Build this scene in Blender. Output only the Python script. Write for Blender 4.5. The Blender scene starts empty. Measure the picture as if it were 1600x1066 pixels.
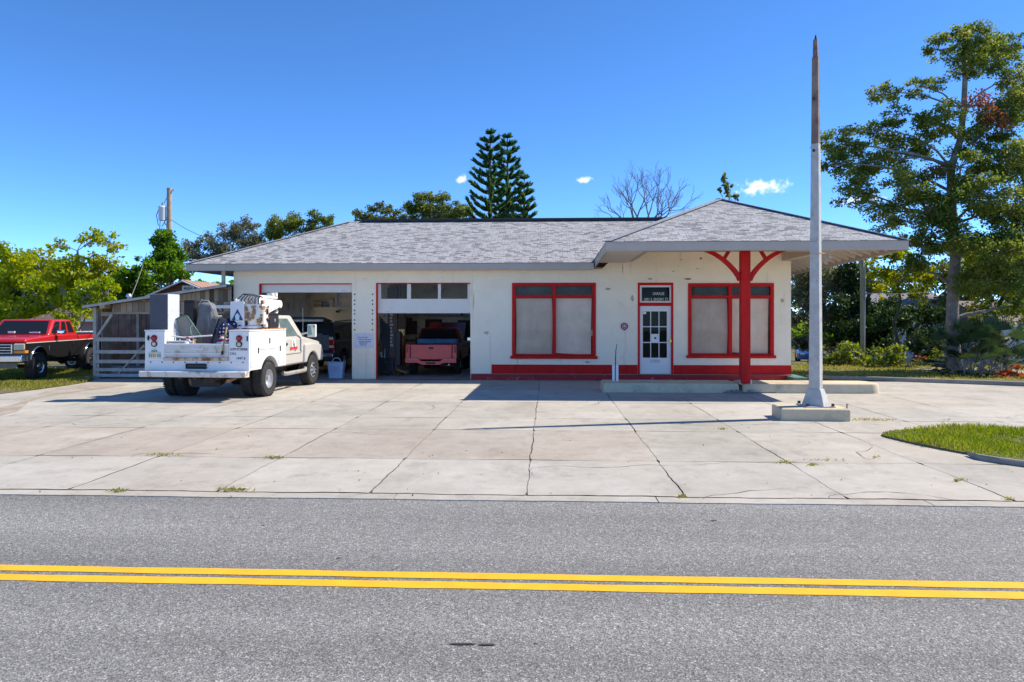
import bpy, bmesh, math, random
import numpy as np
from mathutils import Vector, Matrix
R = math.radians
sc = bpy.context.scene
COL = sc.collection
random.seed(7)
rng = np.random.default_rng(11)

# ------------------------------------------------------------------ camera
FPX, HOR, CAMH, YAW = 1140.0, 495.0, 2.0, R(2.79)
cam_d = bpy.data.cameras.new('camera'); cam = bpy.data.objects.new('camera', cam_d); COL.objects.link(cam)
cam.location = (0, 0, CAMH); cam.rotation_euler = (R(90), 0, YAW)
cam_d.sensor_width = 36; cam_d.lens = FPX / 1600 * 36
cam_d.shift_y = -(533 - HOR) / 1600
cam_d.clip_start = 0.1; cam_d.clip_end = 3000
sc.camera = cam

# ------------------------------------------------------------------ light
SUN_EL, SUN_BACK = R(47), R(14.5)
sdir = Vector((math.cos(SUN_EL) * math.cos(SUN_BACK), math.cos(SUN_EL) * math.sin(SUN_BACK), math.sin(SUN_EL)))
w = bpy.data.worlds.new('World'); sc.world = w; w.use_nodes = True
nt = w.node_tree; nt.nodes.clear()
out = nt.nodes.new('ShaderNodeOutputWorld'); bg = nt.nodes.new('ShaderNodeBackground')
sky = nt.nodes.new('ShaderNodeTexSky'); sky.sky_type = 'NISHITA'; sky.sun_disc = False
sky.sun_elevation = SUN_EL; sky.sun_rotation = math.atan2(sdir.x, sdir.y)
sky.air_density = 0.6; sky.dust_density = 0.0; sky.ozone_density = 5.0; sky.altitude = 3000
bg.inputs['Strength'].default_value = 0.14
SKY_COL = nt.nodes.new('ShaderNodeHueSaturation'); SKY_COL.inputs['Saturation'].default_value = 1.14
SKY_COL.inputs['Value'].default_value = 1.0
nt.links.new(sky.outputs[0], SKY_COL.inputs['Color'])
col_sock = SKY_COL.outputs[0]

def ray(u):
    xn = (u - 800) / FPX
    return xn * math.cos(YAW) - math.sin(YAW), xn * math.sin(YAW) + math.cos(YAW)
def PX(u, Y):
    a, b = ray(u); return a / b * Y
def PZ(u, v, Y):
    return CAMH - (v - HOR) / FPX * (Y / ray(u)[1])
def G(u, v, z=0.0):
    t = (CAMH - z) * FPX / (v - HOR); a, b = ray(u); return Vector((a * t, b * t, z))
def gz(x, y):
    """Height of the ground: flat site, falling away behind it on the right."""
    k = min(1, max(0, (x - 7) / 5)); k = k*k*(3-2*k); return -.06 - k * min(3.0, max(0, y - 30) * .05)
def P(u, v, Y):
    return Vector((PX(u, Y), Y, PZ(u, v, Y)))

# small cumulus far off, part of the sky
tc = nt.nodes.new('ShaderNodeTexCoord')
def wmath(op, a, b=None, c=None):
    n = nt.nodes.new('ShaderNodeMath'); n.operation = op
    for i, x in enumerate((a, b, c)):
        if x is None: continue
        if isinstance(x, (int, float)): n.inputs[i].default_value = x
        else: nt.links.new(x, n.inputs[i])
    return n.outputs[0]
def wdot(vec):
    n = nt.nodes.new('ShaderNodeVectorMath'); n.operation = 'DOT_PRODUCT'
    nt.links.new(tc.outputs['Generated'], n.inputs[0]); n.inputs[1].default_value = vec
    return n.outputs['Value']
noi = nt.nodes.new('ShaderNodeTexNoise'); noi.inputs['Scale'].default_value = 75; noi.inputs['Detail'].default_value = 6
noi.inputs['Roughness'].default_value = 0.6
nt.links.new(tc.outputs['Generated'], noi.inputs['Vector'])
mask = None
for (cu, cv, wu, hv) in ((1192, 291, 46, 14), (1168, 297, 26, 8), (722, 281, 15, 10), (913, 281, 14, 7), (1345, 313, 44, 11)):
    d = P(cu, cv, 10) - Vector((0, 0, CAMH)); d.normalize()
    r_ = d.cross(Vector((0, 0, 1))).normalized(); u_ = r_.cross(d).normalized()
    ex = wmath('DIVIDE', wdot(r_), wu / FPX * .9); ey = wmath('DIVIDE', wdot(u_), hv / FPX * .9)
    rr = wmath('SQRT', wmath('ADD', wmath('MULTIPLY', ex, ex), wmath('MULTIPLY', ey, ey)))
    m = wmath('SUBTRACT', 1.0, rr)
    m = wmath('ADD', m, wmath('MULTIPLY', wmath('SUBTRACT', noi.outputs[0], .5), 3.2))
    m = wmath('MULTIPLY', m, wmath('GREATER_THAN', wdot(d), 0.5))
    mask = m if mask is None else wmath('MAXIMUM', mask, m)
mr = nt.nodes.new('ShaderNodeMapRange'); mr.interpolation_type = 'SMOOTHSTEP'
nt.links.new(mask, mr.inputs[0]); mr.inputs[1].default_value = .02; mr.inputs[2].default_value = 1.25
mr.inputs[4].default_value = .92
mx = nt.nodes.new('ShaderNodeMix'); mx.data_type = 'RGBA'
nt.links.new(mr.outputs[0], mx.inputs['Factor']); nt.links.new(col_sock, mx.inputs['A'])
mx.inputs['B'].default_value = (4.6, 4.7, 4.9, 1)
nt.links.new(mx.outputs['Result'], bg.inputs['Color'])
nt.links.new(bg.outputs[0], out.inputs[0])

sun_d = bpy.data.lights.new('sun', 'SUN'); sun_d.energy = 2.9; sun_d.angle = R(0.5); sun_d.color = (1, .93, .80)
sun = bpy.data.objects.new('sun', sun_d); COL.objects.link(sun)
sun.rotation_euler = sdir.to_track_quat('Z', 'Y').to_euler(); sun.location = (30, 8, 30)

sc.view_settings.view_transform = 'Standard'; sc.view_settings.look = 'None'
sc.view_settings.exposure = 1.25; sc.view_settings.gamma = 1
sc.cycles.max_bounces = 10; sc.cycles.diffuse_bounces = 8; sc.cycles.transparent_max_bounces = 12
sc.cycles.use_adaptive_sampling = True

# ------------------------------------------------------------------ materials
def mat(name, col, rough=.7, metal=0.0, var=.12, vs=3.0, bump=0.0, bs=60.0, dirt=None, coat=0.0, spec=.4, col2=None, emit=None, streak=None):
    """Principled paint with mottling (var, vs), fine bump, and optional dirt=(colour, scale, threshold, softness)."""
    m = bpy.data.materials.new(name); m.use_nodes = True
    t = m.node_tree; b = t.nodes['Principled BSDF']
    b.inputs['Roughness'].default_value = rough; b.inputs['Metallic'].default_value = metal
    b.inputs['Coat Weight'].default_value = coat; b.inputs['Coat Roughness'].default_value = .08
    b.inputs['Specular IOR Level'].default_value = spec
    tcn = t.nodes.new('ShaderNodeTexCoord'); sock = None
    c = (*col, 1)
    if var > 0 or col2:
        n = t.nodes.new('ShaderNodeTexNoise'); n.inputs['Scale'].default_value = vs; n.inputs['Detail'].default_value = 8
        n.inputs['Roughness'].default_value = .65
        t.links.new(tcn.outputs['Object'], n.inputs['Vector'])
        r = t.nodes.new('ShaderNodeValToRGB'); r.color_ramp.elements[0].position = .3; r.color_ramp.elements[1].position = .7
        a2 = col2 or tuple(x * (1 - var) for x in col); b2 = col if col2 else tuple(min(1, x * (1 + var)) for x in col)
        r.color_ramp.elements[0].color = (*a2, 1); r.color_ramp.elements[1].color = (*b2, 1)
        t.links.new(n.outputs[0], r.inputs[0]); sock = r.outputs[0]
    if dirt:
        dc, ds, th, so = dirt
        n = t.nodes.new('ShaderNodeTexNoise'); n.inputs['Scale'].default_value = ds; n.inputs['Detail'].default_value = 10
        n.inputs['Roughness'].default_value = .7
        t.links.new(tcn.outputs['Object'], n.inputs['Vector'])
        mr_ = t.nodes.new('ShaderNodeMapRange'); mr_.inputs[1].default_value = th; mr_.inputs[2].default_value = th + so
        t.links.new(n.outputs[0], mr_.inputs[0])
        mm = t.nodes.new('ShaderNodeMix'); mm.data_type = 'RGBA'
        t.links.new(mr_.outputs[0], mm.inputs['Factor'])
        if sock: t.links.new(sock, mm.inputs['A'])
        else: mm.inputs['A'].default_value = c
        mm.inputs['B'].default_value = (*dc, 1); sock = mm.outputs['Result']
    if streak:   # rain streaks and run marks, drawn out downwards
        dc, ds, th, so = streak
        mp = t.nodes.new('ShaderNodeMapping'); mp.inputs['Scale'].default_value = (1, 1, .12); t.links.new(tcn.outputs['Object'], mp.inputs[0])
        n = t.nodes.new('ShaderNodeTexNoise'); n.inputs['Scale'].default_value = ds; n.inputs['Detail'].default_value = 8; t.links.new(mp.outputs[0], n.inputs['Vector'])
        mr_ = t.nodes.new('ShaderNodeMapRange'); mr_.inputs[1].default_value = th; mr_.inputs[2].default_value = th + so; mr_.inputs[4].default_value = .7; t.links.new(n.outputs[0], mr_.inputs[0])
        mm = t.nodes.new('ShaderNodeMix'); mm.data_type = 'RGBA'; t.links.new(mr_.outputs[0], mm.inputs['Factor'])
        if sock: t.links.new(sock, mm.inputs['A'])
        else: mm.inputs['A'].default_value = c
        mm.inputs['B'].default_value = (*dc, 1); sock = mm.outputs['Result']
    if sock: t.links.new(sock, b.inputs['Base Color'])
    else: b.inputs['Base Color'].default_value = c
    if bump > 0:
        n = t.nodes.new('ShaderNodeTexNoise'); n.inputs['Scale'].default_value = bs; n.inputs['Detail'].default_value = 6
        t.links.new(tcn.outputs['Object'], n.inputs['Vector'])
        bp = t.nodes.new('ShaderNodeBump'); bp.inputs['Strength'].default_value = bump; bp.inputs['Distance'].default_value = .02
        t.links.new(n.outputs[0], bp.inputs['Height']); t.links.new(bp.outputs[0], b.inputs['Normal'])
    if emit:
        b.inputs['Emission Color'].default_value = (*emit[0], 1); b.inputs['Emission Strength'].default_value = emit[1]
    return m

def pane_mat(name, tint=(.9, .93, .92), refl=.12):
    m = bpy.data.materials.new(name); m.use_nodes = True; t = m.node_tree; t.nodes.clear()
    o = t.nodes.new('ShaderNodeOutputMaterial'); mx_ = t.nodes.new('ShaderNodeMixShader')
    tr = t.nodes.new('ShaderNodeBsdfTransparent'); tr.inputs[0].default_value = (*tint, 1)
    gl = t.nodes.new('ShaderNodeBsdfGlossy'); gl.inputs['Roughness'].default_value = .03
    fr = t.nodes.new('ShaderNodeFresnel'); fr.inputs[0].default_value = 1.5
    a = t.nodes.new('ShaderNodeMath'); a.operation = 'MULTIPLY_ADD'; a.inputs[1].default_value = .9; a.inputs[2].default_value = refl - .04
    t.links.new(fr.outputs[0], a.inputs[0]); t.links.new(a.outputs[0], mx_.inputs[0])
    t.links.new(tr.outputs[0], mx_.inputs[1]); t.links.new(gl.outputs[0], mx_.inputs[2]); t.links.new(mx_.outputs[0], o.inputs[0])
    return m

def leaf_mat(name, cols, trans=.45, rough=.5):
    """cols: list of linear colours spread at random over the single leaves."""
    m = bpy.data.materials.new(name); m.use_nodes = True; t = m.node_tree; t.nodes.clear()
    o = t.nodes.new('ShaderNodeOutputMaterial'); g = t.nodes.new('ShaderNodeNewGeometry')
    r = t.nodes.new('ShaderNodeValToRGB'); cr = r.color_ramp
    while len(cr.elements) < len(cols): cr.elements.new(.5)
    for i, c in enumerate(cols):
        cr.elements[i].position = i / max(1, len(cols) - 1); cr.elements[i].color = (*c, 1)
    n = t.nodes.new('ShaderNodeTexNoise'); n.inputs['Scale'].default_value = .55; n.inputs['Detail'].default_value = 3
    tcn = t.nodes.new('ShaderNodeTexCoord'); t.links.new(tcn.outputs['Object'], n.inputs['Vector'])
    ma = t.nodes.new('ShaderNodeMath'); ma.operation = 'MULTIPLY_ADD'; ma.inputs[1].default_value = .55
    mb = t.nodes.new('ShaderNodeMath'); mb.operation = 'MULTIPLY_ADD'; mb.inputs[1].default_value = 1.6; mb.inputs[2].default_value = -.55
    t.links.new(g.outputs['Random Per Island'], ma.inputs[0]); t.links.new(n.outputs[0], mb.inputs[0]); t.links.new(mb.outputs[0], ma.inputs[2])
    t.links.new(ma.outputs[0], r.inputs[0])
    d = t.nodes.new('ShaderNodeBsdfPrincipled'); d.inputs['Roughness'].default_value = rough; d.inputs['Specular IOR Level'].default_value = .3
    tr = t.nodes.new('ShaderNodeBsdfTranslucent')
    hs = t.nodes.new('ShaderNodeHueSaturation'); hs.inputs['Value'].default_value = 1.9; hs.inputs['Hue'].default_value = .488; hs.inputs['Saturation'].default_value = 1.1
    t.links.new(r.outputs[0], d.inputs['Base Color']); t.links.new(r.outputs[0], hs.inputs['Color']); t.links.new(hs.outputs[0], tr.inputs[0])
    mx_ = t.nodes.new('ShaderNodeMixShader'); mx_.inputs[0].default_value = trans
    t.links.new(d.outputs[0], mx_.inputs[1]); t.links.new(tr.outputs[0], mx_.inputs[2]); t.links.new(mx_.outputs[0], o.inputs[0])
    return m

# ------------------------------------------------------------------ mesh builder
class MB:
    def pieces(s):
        """Split into one builder per connected piece."""
        par = list(range(len(s.v)))
        def find(a):
            while par[a] != a: par[a] = par[par[a]]; a = par[a]
            return a
        for f in s.f:
            for i in f[1:]: par[find(i)] = find(f[0])
        out = {}
        for k, f in enumerate(s.f): out.setdefault(find(f[0]), []).append(k)
        res = []
        for fs in out.values():
            q = MB(); mp = {}
            for k in fs:
                for i in s.f[k]:
                    if i not in mp: mp[i] = len(q.v); q.v.append(s.v[i])
                if k in s.mi: q.mi[len(q.f)] = s.mi[k]
                if k in s.uv: q.uv[len(q.f)] = s.uv[k]
                q.f.append([mp[i] for i in s.f[k]])
            res.append(q)
        return res
    def each(s, *a, **k): return [q.build(*a, **k) for q in s.pieces()]
    def __init__(s): s.v = []; s.f = []; s.uv = {}; s.mi = {}
    def add(s, vs, fs, mi=0):
        o = len(s.v); s.v.extend([tuple(p) for p in vs])
        for f in fs:
            if mi: s.mi[len(s.f)] = mi
            s.f.append([i + o for i in f])
        return s
    def box(s, a, b, rot=None, mi=0):
        x0, y0, z0 = a; x1, y1, z1 = b
        vs = [Vector(p) for p in ((x0,y0,z0),(x1,y0,z0),(x1,y1,z0),(x0,y1,z0),(x0,y0,z1),(x1,y0,z1),(x1,y1,z1),(x0,y1,z1))]
        if rot is not None:
            c = (Vector(a) + Vector(b)) / 2; vs = [rot @ (p - c) + c for p in vs]
        return s.add(vs, [(0,3,2,1),(4,5,6,7),(0,1,5,4),(1,2,6,5),(2,3,7,6),(3,0,4,7)], mi)
    def bar(s, p0, p1, wx, wz, up=(0,0,1), mi=0):
        p0, p1 = Vector(p0), Vector(p1); d = (p1 - p0).normalized(); up = Vector(up)
        if abs(d.dot(up)) > .98: up = Vector((0,1,0))
        a = d.cross(up).normalized() * wx / 2; b = a.cross(d).normalized() * wz / 2
        vs = [p0-a-b, p0+a-b, p0+a+b, p0-a+b, p1-a-b, p1+a-b, p1+a+b, p1-a+b]
        return s.add(vs, [(0,1,2,3),(7,6,5,4),(0,4,5,1),(1,5,6,2),(2,6,7,3),(3,7,4,0)], mi)
    def tube(s, pts, rad, n=8, caps=True, mi=0):
        pts = [Vector(p) for p in pts]
        if isinstance(rad, (int, float)): rad = [rad] * len(pts)
        rings = []; ref = None
        for i, p in enumerate(pts):
            d = (pts[min(i+1, len(pts)-1)] - pts[max(i-1, 0)]).normalized()
            if ref is None:
                ref = Vector((0,0,1)) if abs(d.z) < .9 else Vector((1,0,0))
            a = d.cross(ref).normalized(); b = d.cross(a).normalized(); ref = -b if False else a.cross(d)
            rings.append([p + (a * math.cos(2*math.pi*k/n) + b * math.sin(2*math.pi*k/n)) * rad[i] for k in range(n)])
        return s.loft(rings, caps, mi)
    def loft(s, rings, caps=True, mi=0):
        n = len(rings[0]); vs = [p for r in rings for p in r]; fs = []
        for i in range(len(rings) - 1):
            for k in range(n):
                fs.append((i*n+k, i*n+(k+1)%n, (i+1)*n+(k+1)%n, (i+1)*n+k))
        if caps:
            fs.append(tuple(range(n-1, -1, -1))); fs.append(tuple((len(rings)-1)*n + k for k in range(n)))
        return s.add(vs, fs, mi)
    def cyl(s, p0, p1, r0, r1=None, n=16, mi=0):
        return s.tube([p0, p1], [r0, r0 if r1 is None else r1], n, True, mi)
    def lathe(s, prof, c=(0,0,0), axis='z', n=24, mi=0, closed=False):
        """prof: (radius, along-axis) pairs."""
        rings = []
        for r, h in prof:
            ring = []
            for k in range(n):
                a = 2*math.pi*k/n; x, y = r*math.cos(a), r*math.sin(a)
                q = {'z': (x, y, h), 'y': (x, h, y), 'x': (h, x, y)}[axis]
                ring.append(Vector(q) + Vector(c))
            rings.append(ring)
        if closed: rings.append(rings[0])
        return s.loft(rings, not closed, mi)
    def prism(s, poly, axis, a, b, mi=0):
        """poly: 2-D outline; axis y: (x,z), axis x: (y,z), axis z: (x,y); extruded from a to b."""
        f = {'y': lambda p, h: (p[0], h, p[1]), 'x': lambda p, h: (h, p[0], p[1]), 'z': lambda p, h: (p[0], p[1], h)}[axis]
        n = len(poly); vs = [f(p, a) for p in poly] + [f(p, b) for p in poly]
        fs = [tuple(range(n)), tuple(range(2*n-1, n-1, -1))] + [(i, i+n, (i+1)%n+n, (i+1)%n) for i in range(n)]
        return s.add(vs, fs, mi)
    def face(s, pts, uv=None, mi=0):
        s.add(pts, [tuple(range(len(pts)))], mi)
        if uv: s.uv[len(s.f) - 1] = uv
        return s
    def build(s, name, m, parent=None, bevel=0.0, smooth=None, local=False, seg=2, fix=True):
        vs = s.v
        if parent is not None and not local:
            L = parent.matrix_basis.translation.copy(); q = parent
            while q.parent is not None:
                q = q.parent; L += q.matrix_basis.translation
            vs = [(p[0]-L.x, p[1]-L.y, p[2]-L.z) for p in vs]
        me = bpy.data.meshes.new(name); me.from_pydata([tuple(p) for p in vs], [], s.f)
        ms = m if isinstance(m, (list, tuple)) else [m]
        for x in ms: me.materials.append(x)
        for i, k in s.mi.items(): me.polygons[i].material_index = k
        if s.uv:
            ul = me.uv_layers.new(name='UVMap')
            for fi, uvs in s.uv.items():
                for li, q in zip(me.polygons[fi].loop_indices, uvs): ul.data[li].uv = q
        elif fix:
            bm = bmesh.new(); bm.from_mesh(me); bmesh.ops.recalc_face_normals(bm, faces=bm.faces); bm.to_mesh(me); bm.free()
        if smooth is not None:
            me.polygons.foreach_set('use_smooth', [True] * len(me.polygons)); me.set_sharp_from_angle(angle=R(smooth))
        o = bpy.data.objects.new(name, me); COL.objects.link(o)
        if parent is not None: o.parent = parent
        if bevel > 0:
            md = o.modifiers.new('bevel', 'BEVEL'); md.width = bevel; md.segments = seg; md.limit_method = 'ANGLE'; md.angle_limit = R(35)
        return o

def tag(o, label, cat, group=None):
    o['label'] = label; o['category'] = cat
    if group: o['group'] = group
    return o
def thing(name, label, cat, loc=(0,0,0), rotz=0.0, group=None):
    o = bpy.data.objects.new(name, None); COL.objects.link(o); o.empty_display_size = .3
    o.location = loc; o.rotation_euler = (0, 0, rotz)
    return tag(o, label, cat, group)
def struct(o): o['kind'] = 'structure'; return o
def stuff(o): o['kind'] = 'stuff'; return o
def copy_tree(o, parent=None):
    c = o.copy(); COL.objects.link(c)
    if parent is not None: c.parent = parent
    for ch in list(o.children): copy_tree(ch, c)
    return c

def grid_wall(mb, xs0, xs1, z0, z1, holes, y0, y1):
    """A wall in the XZ plane from y0 (front) to y1, with rectangular holes (xa, xb, za, zb)."""
    xs = sorted({xs0, xs1} | {h[0] for h in holes} | {h[1] for h in holes}); zs = sorted({z0, z1} | {max(z0,h[2]) for h in holes} | {h[3] for h in holes})
    nx, nz = len(xs)-1, len(zs)-1
    def solid(i, k):
        if i < 0 or k < 0 or i >= nx or k >= nz: return False
        cx, cz = (xs[i]+xs[i+1])/2, (zs[k]+zs[k+1])/2
        return not any(h[0] < cx < h[1] and h[2] < cz < h[3] for h in holes)
    for i in range(nx):
        for k in range(nz):
            if not solid(i, k): continue
            a, b, c, d = xs[i], xs[i+1], zs[k], zs[k+1]
            mb.add([(a,y0,c),(b,y0,c),(b,y0,d),(a,y0,d)], [(0,1,2,3)]); mb.add([(a,y1,c),(b,y1,c),(b,y1,d),(a,y1,d)], [(3,2,1,0)])
            if not solid(i-1,k): mb.add([(a,y0,c),(a,y1,c),(a,y1,d),(a,y0,d)], [(3,2,1,0)])
            if not solid(i+1,k): mb.add([(b,y0,c),(b,y1,c),(b,y1,d),(b,y0,d)], [(0,1,2,3)])
            if not solid(i,k-1): mb.add([(a,y0,c),(b,y0,c),(b,y1,c),(a,y1,c)], [(3,2,1,0)])
            if not solid(i,k+1): mb.add([(a,y0,d),(b,y0,d),(b,y1,d),(a,y1,d)], [(0,1,2,3)])

def text_obj(name, body, size, m, parent, loc, rot, align='CENTER', depth=.002, local=False, sx=1.0):
    cu = bpy.data.curves.new('txt', 'FONT'); cu.body = body; cu.size = size; cu.extrude = depth; cu.align_x = align
    tmp = bpy.data.objects.new('txt', cu); COL.objects.link(tmp)
    dg = bpy.context.evaluated_depsgraph_get(); me = bpy.data.meshes.new_from_object(tmp.evaluated_get(dg))
    bpy.data.objects.remove(tmp); bpy.data.curves.remove(cu)
    me.name = name; me.materials.clear(); me.materials.append(m)
    o = bpy.data.objects.new(name, me); COL.objects.link(o)
    loc = Vector(loc)
    if parent is not None:
        o.parent = parent
        if not local:
            q = parent
            while q is not None: loc = loc - q.matrix_basis.translation; q = q.parent
    o.location = loc; o.rotation_euler = rot; o.scale = (sx, 1, 1)
    return o
# ------------------------------------------------------------------ palette
M = {}
M['wall'] = mat('wall paint', (.92,.81,.63), .85, var=.05, vs=1.4, bump=.6, bs=22, dirt=((.55,.46,.34), 2.3, .60, .25), streak=((.56,.47,.36), 5, .60, .22))
M['wall_in'] = mat('inside block', (.74,.66,.53), .9, var=.12, vs=1.2, bump=.3, bs=20, dirt=((.30,.24,.18), 1.7, .52, .2))
M['red'] = mat('red paint', (.56,.012,.010), .6, var=.16, vs=4, bump=.3, bs=50, dirt=((.50,.22,.17), 9, .66, .08), streak=((.30,.010,.010), 6, .56, .2), spec=.2)
M['maroon'] = mat('faded red paint', (.36,.020,.022), .6, var=.2, vs=5, bump=.25, bs=40, dirt=((.42,.36,.33), 4, .6, .1))
M['taupe'] = mat('taupe trim paint', (.47,.395,.33), .6, var=.06, vs=2, dirt=((.24,.21,.19), 3, .66, .2))
M['soffit'] = mat('soffit paint', (.66,.58,.48), .8, var=.08, vs=2)
M['white'] = mat('white paint', (.78,.77,.75), .5, var=.04, vs=3)
M['doorwhite'] = mat('garage door paint', (.74,.70,.63), .6, var=.05, vs=3, dirt=((.50,.42,.33), 6, .66, .15))
M['paper'] = mat('brown paper', (.86,.63,.49), .9, var=.12, vs=2.2, bump=.9, bs=5, streak=((.88,.74,.64), 4, .62, .12))
M['pane'] = pane_mat('window pane', refl=.015)
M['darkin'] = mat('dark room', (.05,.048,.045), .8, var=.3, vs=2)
M['floor'] = mat('garage floor', (.33,.30,.26), .7, var=.25, vs=1.6, dirt=((.08,.07,.06), 1.5, .56, .15))
M['black'] = mat('black plastic', (.018,.018,.02), .5, var=.1)
M['blackmetal'] = mat('black metal', (.03,.03,.032), .4, var=.2, vs=6)
M['chrome'] = mat('chrome', (.75,.76,.78), .12, metal=1, var=.05)
M['steel'] = mat('galvanised steel', (.50,.51,.53), .45, metal=.7, var=.1, vs=8)
M['rubber'] = mat('rubber', (.03,.029,.028), .85, var=.25, vs=9, bump=.3, bs=70, dirt=((.12,.10,.08), 5, .58, .2))
M['glass'] = mat('dark car glass', (.012,.014,.016), .04, var=0, spec=.6)
M['glassg'] = mat('green tinted car glass', (.10,.14,.13), .05, var=.3, vs=3, spec=.6)
M['lens_red'] = mat('red lens', (.38,.01,.012), .2, var=.1, vs=30, coat=.5)
M['lens_clear'] = mat('clear lens', (.62,.55,.40), .2, var=.1, vs=30, coat=.5)
M['lens_amber'] = mat('amber lens', (.75,.26,.02), .2, var=.1, vs=30, coat=.5)
M['brass'] = mat('brass', (.62,.45,.12), .25, metal=1, var=.1)
M['oldwood'] = mat('weathered wood', (.38,.28,.19), .85, var=.25, vs=3, bump=.3, bs=30)
M['greywood'] = mat('grey painted wood', (.48,.43,.37), .8, var=.18, vs=5, bump=.3, bs=30)
M['darkwood'] = mat('dark stained plank', (.22,.145,.095), .9, var=.45, vs=2.5, bump=.3, bs=20)
M['ink'] = mat('dark lettering', (.05,.05,.07), .6, var=0)

def shingle_mat(name, c1, c2, mort, row=.14, wid=.30):
    m = bpy.data.materials.new(name); m.use_nodes = True; t = m.node_tree; b = t.nodes['Principled BSDF']; b.inputs['Roughness'].default_value = .95
    b.inputs['Specular IOR Level'].default_value = .2
    uv = t.nodes.new('ShaderNodeUVMap'); uv.uv_map = 'UVMap'
    br = t.nodes.new('ShaderNodeTexBrick'); br.offset = .37; br.offset_frequency = 2; br.squash = .75; br.squash_frequency = 3
    br.inputs['Scale'].default_value = 1; br.inputs['Brick Width'].default_value = wid; br.inputs['Row Height'].default_value = row
    br.inputs['Mortar Size'].default_value = .010; br.inputs['Mortar Smooth'].default_value = .3; br.inputs['Bias'].default_value = 0
    br.inputs['Color1'].default_value = (0,0,0,1); br.inputs['Color2'].default_value = (1,1,1,1); br.inputs['Mortar'].default_value = (.95,.95,.95,1)
    rp = t.nodes.new('ShaderNodeValToRGB'); re_ = rp.color_ramp.elements
    re_[0].position = 0; re_[0].color = (*[c*1.12 for c in c1], 1); re_[1].position = 1; re_[1].color = (*mort, 1)
    for p_, c_ in ((.45, c1), (.62, [(a+b)/2 for a, b in zip(c1, c2)]), (.82, c2)): e_ = re_.new(p_); e_.color = (*c_, 1)
    t.links.new(br.outputs['Color'], rp.inputs[0])
    n = t.nodes.new('ShaderNodeTexNoise'); n.inputs['Scale'].default_value = 22; n.inputs['Detail'].default_value = 8
    n2 = t.nodes.new('ShaderNodeTexNoise'); n2.inputs['Scale'].default_value = .8; n2.inputs['Detail'].default_value = 5
    for x in (br, n, n2): t.links.new(uv.outputs[0], x.inputs['Vector'])
    mm = t.nodes.new('ShaderNodeMix'); mm.data_type = 'RGBA'; mm.blend_type = 'OVERLAY'; mm.inputs['Factor'].default_value = .6
    ad = t.nodes.new('ShaderNodeMath'); ad.operation = 'MULTIPLY_ADD'; ad.inputs[1].default_value = .6
    s2 = t.nodes.new('ShaderNodeMath'); s2.operation = 'MULTIPLY'; s2.inputs[1].default_value = .25; t.links.new(n2.outputs[0], s2.inputs[0])
    t.links.new(n.outputs[0], ad.inputs[0]); t.links.new(s2.outputs[0], ad.inputs[2])
    t.links.new(rp.outputs[0], mm.inputs['A']); t.links.new(ad.outputs[0], mm.inputs['B'])
    t.links.new(mm.outputs['Result'], b.inputs['Base Color'])
    bp = t.nodes.new('ShaderNodeBump'); bp.inputs['Strength'].default_value = .6; bp.inputs['Distance'].default_value = .012; bp.invert = True
    t.links.new(br.outputs['Fac'], bp.inputs['Height']); t.links.new(bp.outputs[0], b.inputs['Normal'])
    return m
M['shingle'] = shingle_mat('grey shingles', (.41,.40,.40), (.28,.275,.28), (.17,.17,.175), row=.105, wid=.24)
M['shake'] = shingle_mat('weathered shakes', (.42,.32,.22), (.27,.205,.145), (.10,.075,.05), row=.42, wid=.2)
M['brownroof'] = shingle_mat('brown shingles', (.16,.085,.06), (.09,.05,.04), (.04,.03,.025), row=.2, wid=.3)

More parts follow.
